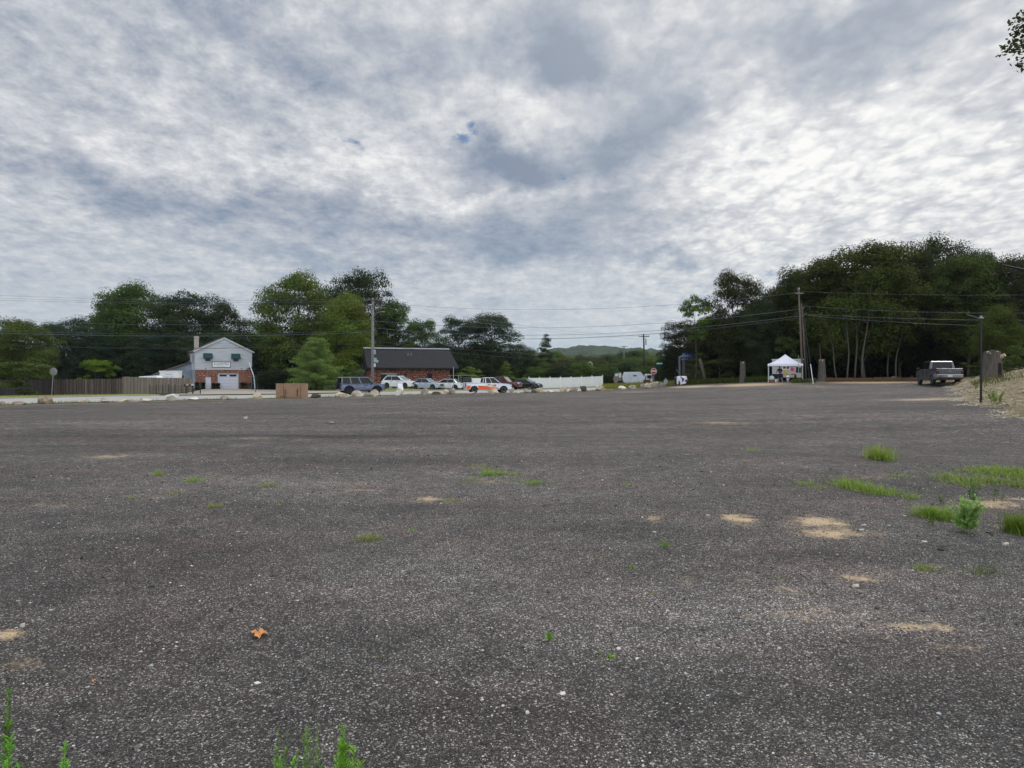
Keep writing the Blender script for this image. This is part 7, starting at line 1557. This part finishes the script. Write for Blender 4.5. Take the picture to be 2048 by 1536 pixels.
for k, (px, D, top, st, ll, lw, rgb, lab, dens) in enumerate([
  (556, 2.62, 1458, [(0, 0), (.012, .02), (-.02, .03)], .030, .0036, (128, 161, 83), 'thin two-stemmed weed at the bottom edge, left of the tallest one', 70), (572, 2.66, 1462, [(0, 0)], .024, .003, (118, 146, 88), 'single wispy stem close right of the two-stemmed weed', 60),
  (613, 2.64, 1438, [(0, 0), (.025, .01), (-.015, .03), (.035, .04)], .030, .0036, (126, 163, 78), 'tallest slender weed at the bottom edge of the photo', 66), (592, 2.55, 1502, [(0, 0), (.012, 0)], .024, .0034, (116, 161, 66), 'short narrow weed left of the tallest slender one', 90),
  (560, 2.45, 1518, [(0, 0), (.03, .0), (.05, .02), (-.02, .01)], .030, .006, (126, 183, 66), 'low broad-leaved weed at the very bottom edge', 90), (588, 2.42, 1520, [(0, 0), (.02, .01)], .034, .008, (131, 193, 68), 'bright low weed beside the low broad-leaved one', 80),
  (684, 2.52, 1456, [(0, 0), (.012, .01), (-.012, .01), (.02, -.01), (0, -.02)], .046, .0035, (128, 178, 56), 'dense feathery bright green weed at the bottom edge', 150), (712, 2.48, 1496, [(0, 0), (.014, .0), (-.01, .02)], .044, .0035, (143, 188, 61), 'shorter feathery weed right of the dense one', 130), (668, 2.42, 1512, [(0, 0), (.012, 0)], .036, .0035, (141, 188, 63), 'short feathery sprout left of the dense one', 120),
  (14, 2.78, 1376, [(0, 0), (-.01, 0)], .036, .006, (111, 151, 66), 'leaning weed at the left edge, upper one', 90), (14, 2.46, 1476, [(0, 0), (-.02, 0), (.02, .01)], .044, .006, (126, 181, 71), 'bushy weed at the left edge, lower one', 120), (122, 2.42, 1494, [(0, 0), (.008, 0)], .040, .006, (131, 181, 76), 'small leaning weed near the bottom left corner', 110)]):
    loc = near_xyz(px, D); h = HS(top, D)-loc[2]
    weed('weed', loc, [(a_, b_, h*(1 if i == 0 else random.uniform(.6, .85)), .012 if px < 200 else random.uniform(-.012, .012), 0) for i, (a_, b_) in enumerate(st)], ll, lw, rgb, lab, dens, k+40, group='weeds along the bottom edge')
def stand_weed(px, py, hgt, spread, nst, ll, lw, rgb, lab, dens, seed, **kw):
    x, y, z = hit(px, py); z = float(gz_fine(np.array([x]), np.array([y]))[0]); rg = random.Random(seed)
    return weed('weed', (x, y, z), [(rg.uniform(-spread, spread)*.5, rg.uniform(-spread, spread)*.5, hgt*rg.uniform(.6, 1), rg.uniform(-spread, spread), rg.uniform(-spread, spread)) for _ in range(nst)], ll, lw, rgb, lab, dens, seed, **kw)
stand_weed(1930, 1066, .38, .15, 22, .075, .012, (168, 196, 116), 'tallest leafy weed standing on the right beside the grass cushion', 46, 201, bottom=.1)
stand_weed(1705, 985, .30, .03, 2, .03, .004, (118, 132, 66), 'thin stalk rising from the long grass strip', 30, 202); stand_weed(1722, 962, .26, .02, 1, .02, .003, (118, 126, 74), 'single pale stalk behind the long grass strip', 30, 203)
stand_weed(1948, 1006, .34, .10, 7, .06, .008, (84, 122, 62), 'upright leafy weed between the grass band and the tallest weed', 30, 204); stand_weed(1890, 1008, .20, .09, 5, .04, .006, (108, 128, 56), 'short branching weed behind the grass cushion', 34, 205); stand_weed(1995, 1006, .30, .10, 5, .05, .006, (90, 120, 64), 'sparse tall weed over the pale sand at right', 26, 206)
stand_weed(2000, 1060, .24, .08, 4, .035, .005, (96, 116, 66), 'sparse weed left of the clump at the right edge', 30, 207); stand_weed(1862, 1050, .10, .06, 5, .03, .007, (104, 138, 50), 'little leafy weed at the foot of the grass cushion', 60, 208)
# broadleaf weed in the near middle
x, y, z = hit(1098, 1290); root = empty('broadleaf_weed', (x, y, float(gz_fine(np.array([x]), np.array([y]))[0])), 0, 'rosette weed with long spatula leaves in the near gravel', 'weed')
bm = B(); rg = random.Random(4)
for k in range(11):
    a = k*2.4; L = rg.uniform(.045, .085); el = rg.uniform(.8, 1.35); w_ = rg.uniform(.005, .008); d = Vector((math.cos(a)*math.cos(el), math.sin(a)*math.cos(el)*.8, math.sin(el))); s = d.cross(Vector((0, 0, 1))).normalized(); prev = None
    for t in np.linspace(0, 1, 7):
        c = d*L*t-Vector((0, 0, 1))*L*.18*t*t*(1 if el < 1.1 else .4); ww = w_*(.18+.82*math.sin(math.pi*min(1, t**1.4*.98+.02)))*(1 if t < .98 else .1); q = (bm.verts.new(c-s*ww), bm.verts.new(c+s*ww))
        if prev: bm.faces.new((prev[0], prev[1], q[1], q[0]))
        prev = q
o = obj('leaves', bm, pm('broad_leaf_green', (104, 148, 46), .5, var=.15, nscale=30), root, smooth=True); bm = B(); lathe(bm, [(.006, -.004), (.004, .006), (.002, .012)], 8); obj('stem', bm, pm('red_stem', (92, 40, 30), .7), root)
# orange oak leaf
x, y, z = hit(519, 1269); bm = B(); ol = [(0, -.075), (.02, -.05), (.045, -.055), (.038, -.03), (.07, -.02), (.045, 0), (.075, .03), (.035, .03), (.03, .06), (.01, .045), (0, .085), (-.012, .045), (-.035, .06), (-.032, .03), (-.07, .025), (-.045, .0), (-.068, -.025), (-.036, -.03), (-.04, -.055), (-.018, -.05)]
ctr = bm.verts.new((0, 0, .012)); vv_ = [bm.verts.new((a*.78, b*.9, .004+.026*abs(math.sin(k*2.3)))) for k, (a, b) in enumerate(ol)]
for k in range(len(vv_)): bm.faces.new((ctr, vv_[k], vv_[(k+1) % len(vv_)]))
o = obj('fallen_leaf', bm, pm('orange_leaf', (204, 146, 92), .8, var=.25, nscale=40)); o.location = (x, y, float(gz_fine(np.array([x]), np.array([y]))[0])+.004); o.rotation_euler = (0, 0, R(20)); o.scale = (.95, 1.0, 1.1); tag(o, 'curled orange-brown oak leaf lying on the near gravel', 'leaf')
x, y, z = hit(188, 1365); o2 = o.copy(); o2.data = o.data; col.objects.link(o2); o2.location = (x, y, z+.006); o2.scale = (.22, .22, .4); tag(o2, 'tiny orange leaf scrap near the left foreground', 'leaf')
# bigger stones and scraps one can point to
M_lst = rock_mat('pale_stone', (206, 200, 186))
for px, py, w_, h_, lab, c in ((45, 1256, .034, .028, 'egg-sized white stone at the left near the sandy spot', 'pale'), (1415, 1034, .05, .018, 'flat white stone left of the middle sand patch', 'pale'), (1308, 1066, .04, .014, 'small white stone left of the dense round tuft', 'pale'), (1728, 1052, .06, .02, 'small white stone right above the largest sand patch edge', 'pale'), (1722, 1061, .07, .02, 'flat white stone at the right end of the largest sand patch', 'pale'),
   (1850, 1086, .06, .02, 'white stone below the grass cushion', 'pale'), (2012, 1092, .07, .03, 'pale triangular stone low at the right edge', 'pale'), (1712, 1172, .06, .02, 'pale flat stone below the lower sand spot', 'pale'), (491, 838, .16, .08, 'white lump far out on the left part of the lot', 'pale'), (661, 849, .28, .09, 'grey-white rubble heap far out on the left part of the lot', 'grey'),
   (1536, 1272, .025, .012, 'small pale pebble group in the right near gravel', 'pale'), (1360, 1303, .018, .010, 'white pebble in the near gravel right of the sprout', 'pale'), (352, 1290, .02, .01, 'white pebble left of the orange leaf', 'pale'), (180, 1383, .02, .012, 'white pebble in the lower left gravel', 'pale'), (1195, 1258, .022, .012, 'paired pale pebbles right of the broadleaf weed', 'pale')):
    x, y, z = hit(px, py); o = obj('stone', make_rock(w_, h_, w_*.8, px), M_lst if c == 'pale' else RK['grey']); o.location = (x, y, float(gz_fine(np.array([x]), np.array([y]))[0])); tag(o, lab, 'stone', 'single stones lying on the lot')
x, y, z = hit(1163, 1220); bm = B(); tube(bm, [(-.017, 0, .004), (0, .002, .006), (.018, -.001, .004)], [.002, .003, .002], 6); o = obj('twig', bm, pm('red_plastic', (120, 30, 44), .5)); o.location = (x, y, z+.002); tag(o, 'tiny dark red scrap on the near gravel', 'litter')
x, y, z = hit(1890, 1094); bm = B(); tube(bm, [(-.07, -.02, .005), (0, 0, .012), (.05, .03, .006), (.13, .05, .012)], [.002, .003, .003, .0015], 6); tube(bm, [(0, 0, .012), (.02, -.03, .006)], .0015, 5); o = obj('twig', bm, M_barkl); o.location = (x, y, z); tag(o, 'thin forked dry twig below the tallest right-hand weed', 'twig')
# straw and stones on the bank, bright fern
rg = np.random.default_rng(77); n = 5200; i_ = rg.integers(20, 180, n); j_ = (rg.random(n)**1.5*55).astype(int); bx, by, bz = BX[i_, j_]+rg.normal(0, .12, n), BY[i_, j_]+rg.normal(0, .12, n), BZ[i_, j_]
a = rg.normal(.5, .8, n); L = rg.uniform(.08, .26, n); dv = np.stack([np.cos(a)*L, np.sin(a)*L, rg.uniform(-.02, .05, n)], -1); sv_ = np.stack([-np.sin(a)*.006, np.cos(a)*.006, np.full(n, .004)], -1); c = np.stack([bx, by, bz+.05], -1)
t = rg.uniform(.3, .62, n); o = np_obj('straw_litter', np.stack([c-dv/2-sv_, c+dv/2-sv_, c+dv/2+sv_, c-dv/2+sv_], 1).reshape(-1, 3), np.arange(4*n).reshape(-1, 4), M_stone, colattr=np.repeat(np.stack([t, t*.86, t*.62], -1), 4, 0)); tag(o, 'dry straw and stalks lying over the sandy bank', 'straw', kind='stuff')
n = 900; i_ = rg.integers(20, 180, n); j_ = (rg.random(n)**2*45).astype(int); lum = rg.uniform(.2, .5, n)
def zbank(x_, y_): return gz_np(x_, y_)+np.maximum(bank_h(x_, y_), 0)+.02
bx, by = BX[i_, j_]+rg.normal(0, .1, n), BY[i_, j_]+rg.normal(0, .1, n); stones('bank_stones', bx, by, .02+.05*rg.random(n)**2, np.stack([lum*1.05, lum*.95, lum*.8], -1), 'small stones scattered over the sandy bank', zbank, seed=9)
x, y = pt(1992, 27); z = sz(x, y)+.05; weed('fern', (x, y, z), [(.15*math.cos(k*1.3), .15*math.sin(k*1.3), .50-.04*(k % 3), .22*math.cos(k*1.3), .22*math.sin(k*1.3)) for k in range(9)], .11, .014, (128, 156, 66), 'bright green fern-like plant on the dirt bank right of the lamp post', 40, 301)
x, y = pt(1925, 46); n = 1500; xx = x+rg.normal(0, 1.2, n); yy = y+rg.normal(0, 3.5, n); kk = toe_dist(xx, yy) > .6; xx, yy = xx[kk], yy[kk]; tag(blades('bank_weeds', np.stack([xx, yy, zbank(xx, yy)], -1), .45, .02, .25, (92, 100, 58), None, 18), 'grey-green weeds on the bank beside the grey pickup', 'weeds', kind='stuff')
n = 3500; xx = rg.uniform(28, 48, n); yy = rg.uniform(30, 56, n); kk = toe_dist(xx, yy) > 5; tag(blades('bank_top_weeds', np.stack([xx, yy, zbank(xx, yy)], -1)[kk], .5, .02, .3, (88, 98, 52), None, 19), 'weeds covering the top of the dirt bank around the large stump', 'weeds', kind='stuff')
for o in list(scene.objects):
    if o.name.split('.')[0] in PROTO and o.location.y < -400: bpy.data.objects.remove(o)
for key, r in PROTO.items():
    if key not in used_proto:
        for c in list(r.children): bpy.data.objects.remove(c)
        bpy.data.objects.remove(r)

# thin summer haze: one closed box round everything
bm = B(); box(bm, -3400, 3400, -3400, 3400, -10.5, 140)
hz_ = obj('haze', bm, bpy.data.materials.new('haze_air')); hm = hz_.data.materials[0]; hm.use_nodes = True; hm.node_tree.nodes.clear()
T = NT(hm.node_tree); pv = T.n('ShaderNodeVolumePrincipled', ins={'Color': (.80, .88, .96, 1), 'Density': .00009, 'Anisotropy': .2})
T.L.new(pv.outputs[0], T.n('ShaderNodeOutputMaterial').inputs['Volume']); tag(hz_, 'thin pale haze over the whole place', 'haze', kind='stuff')
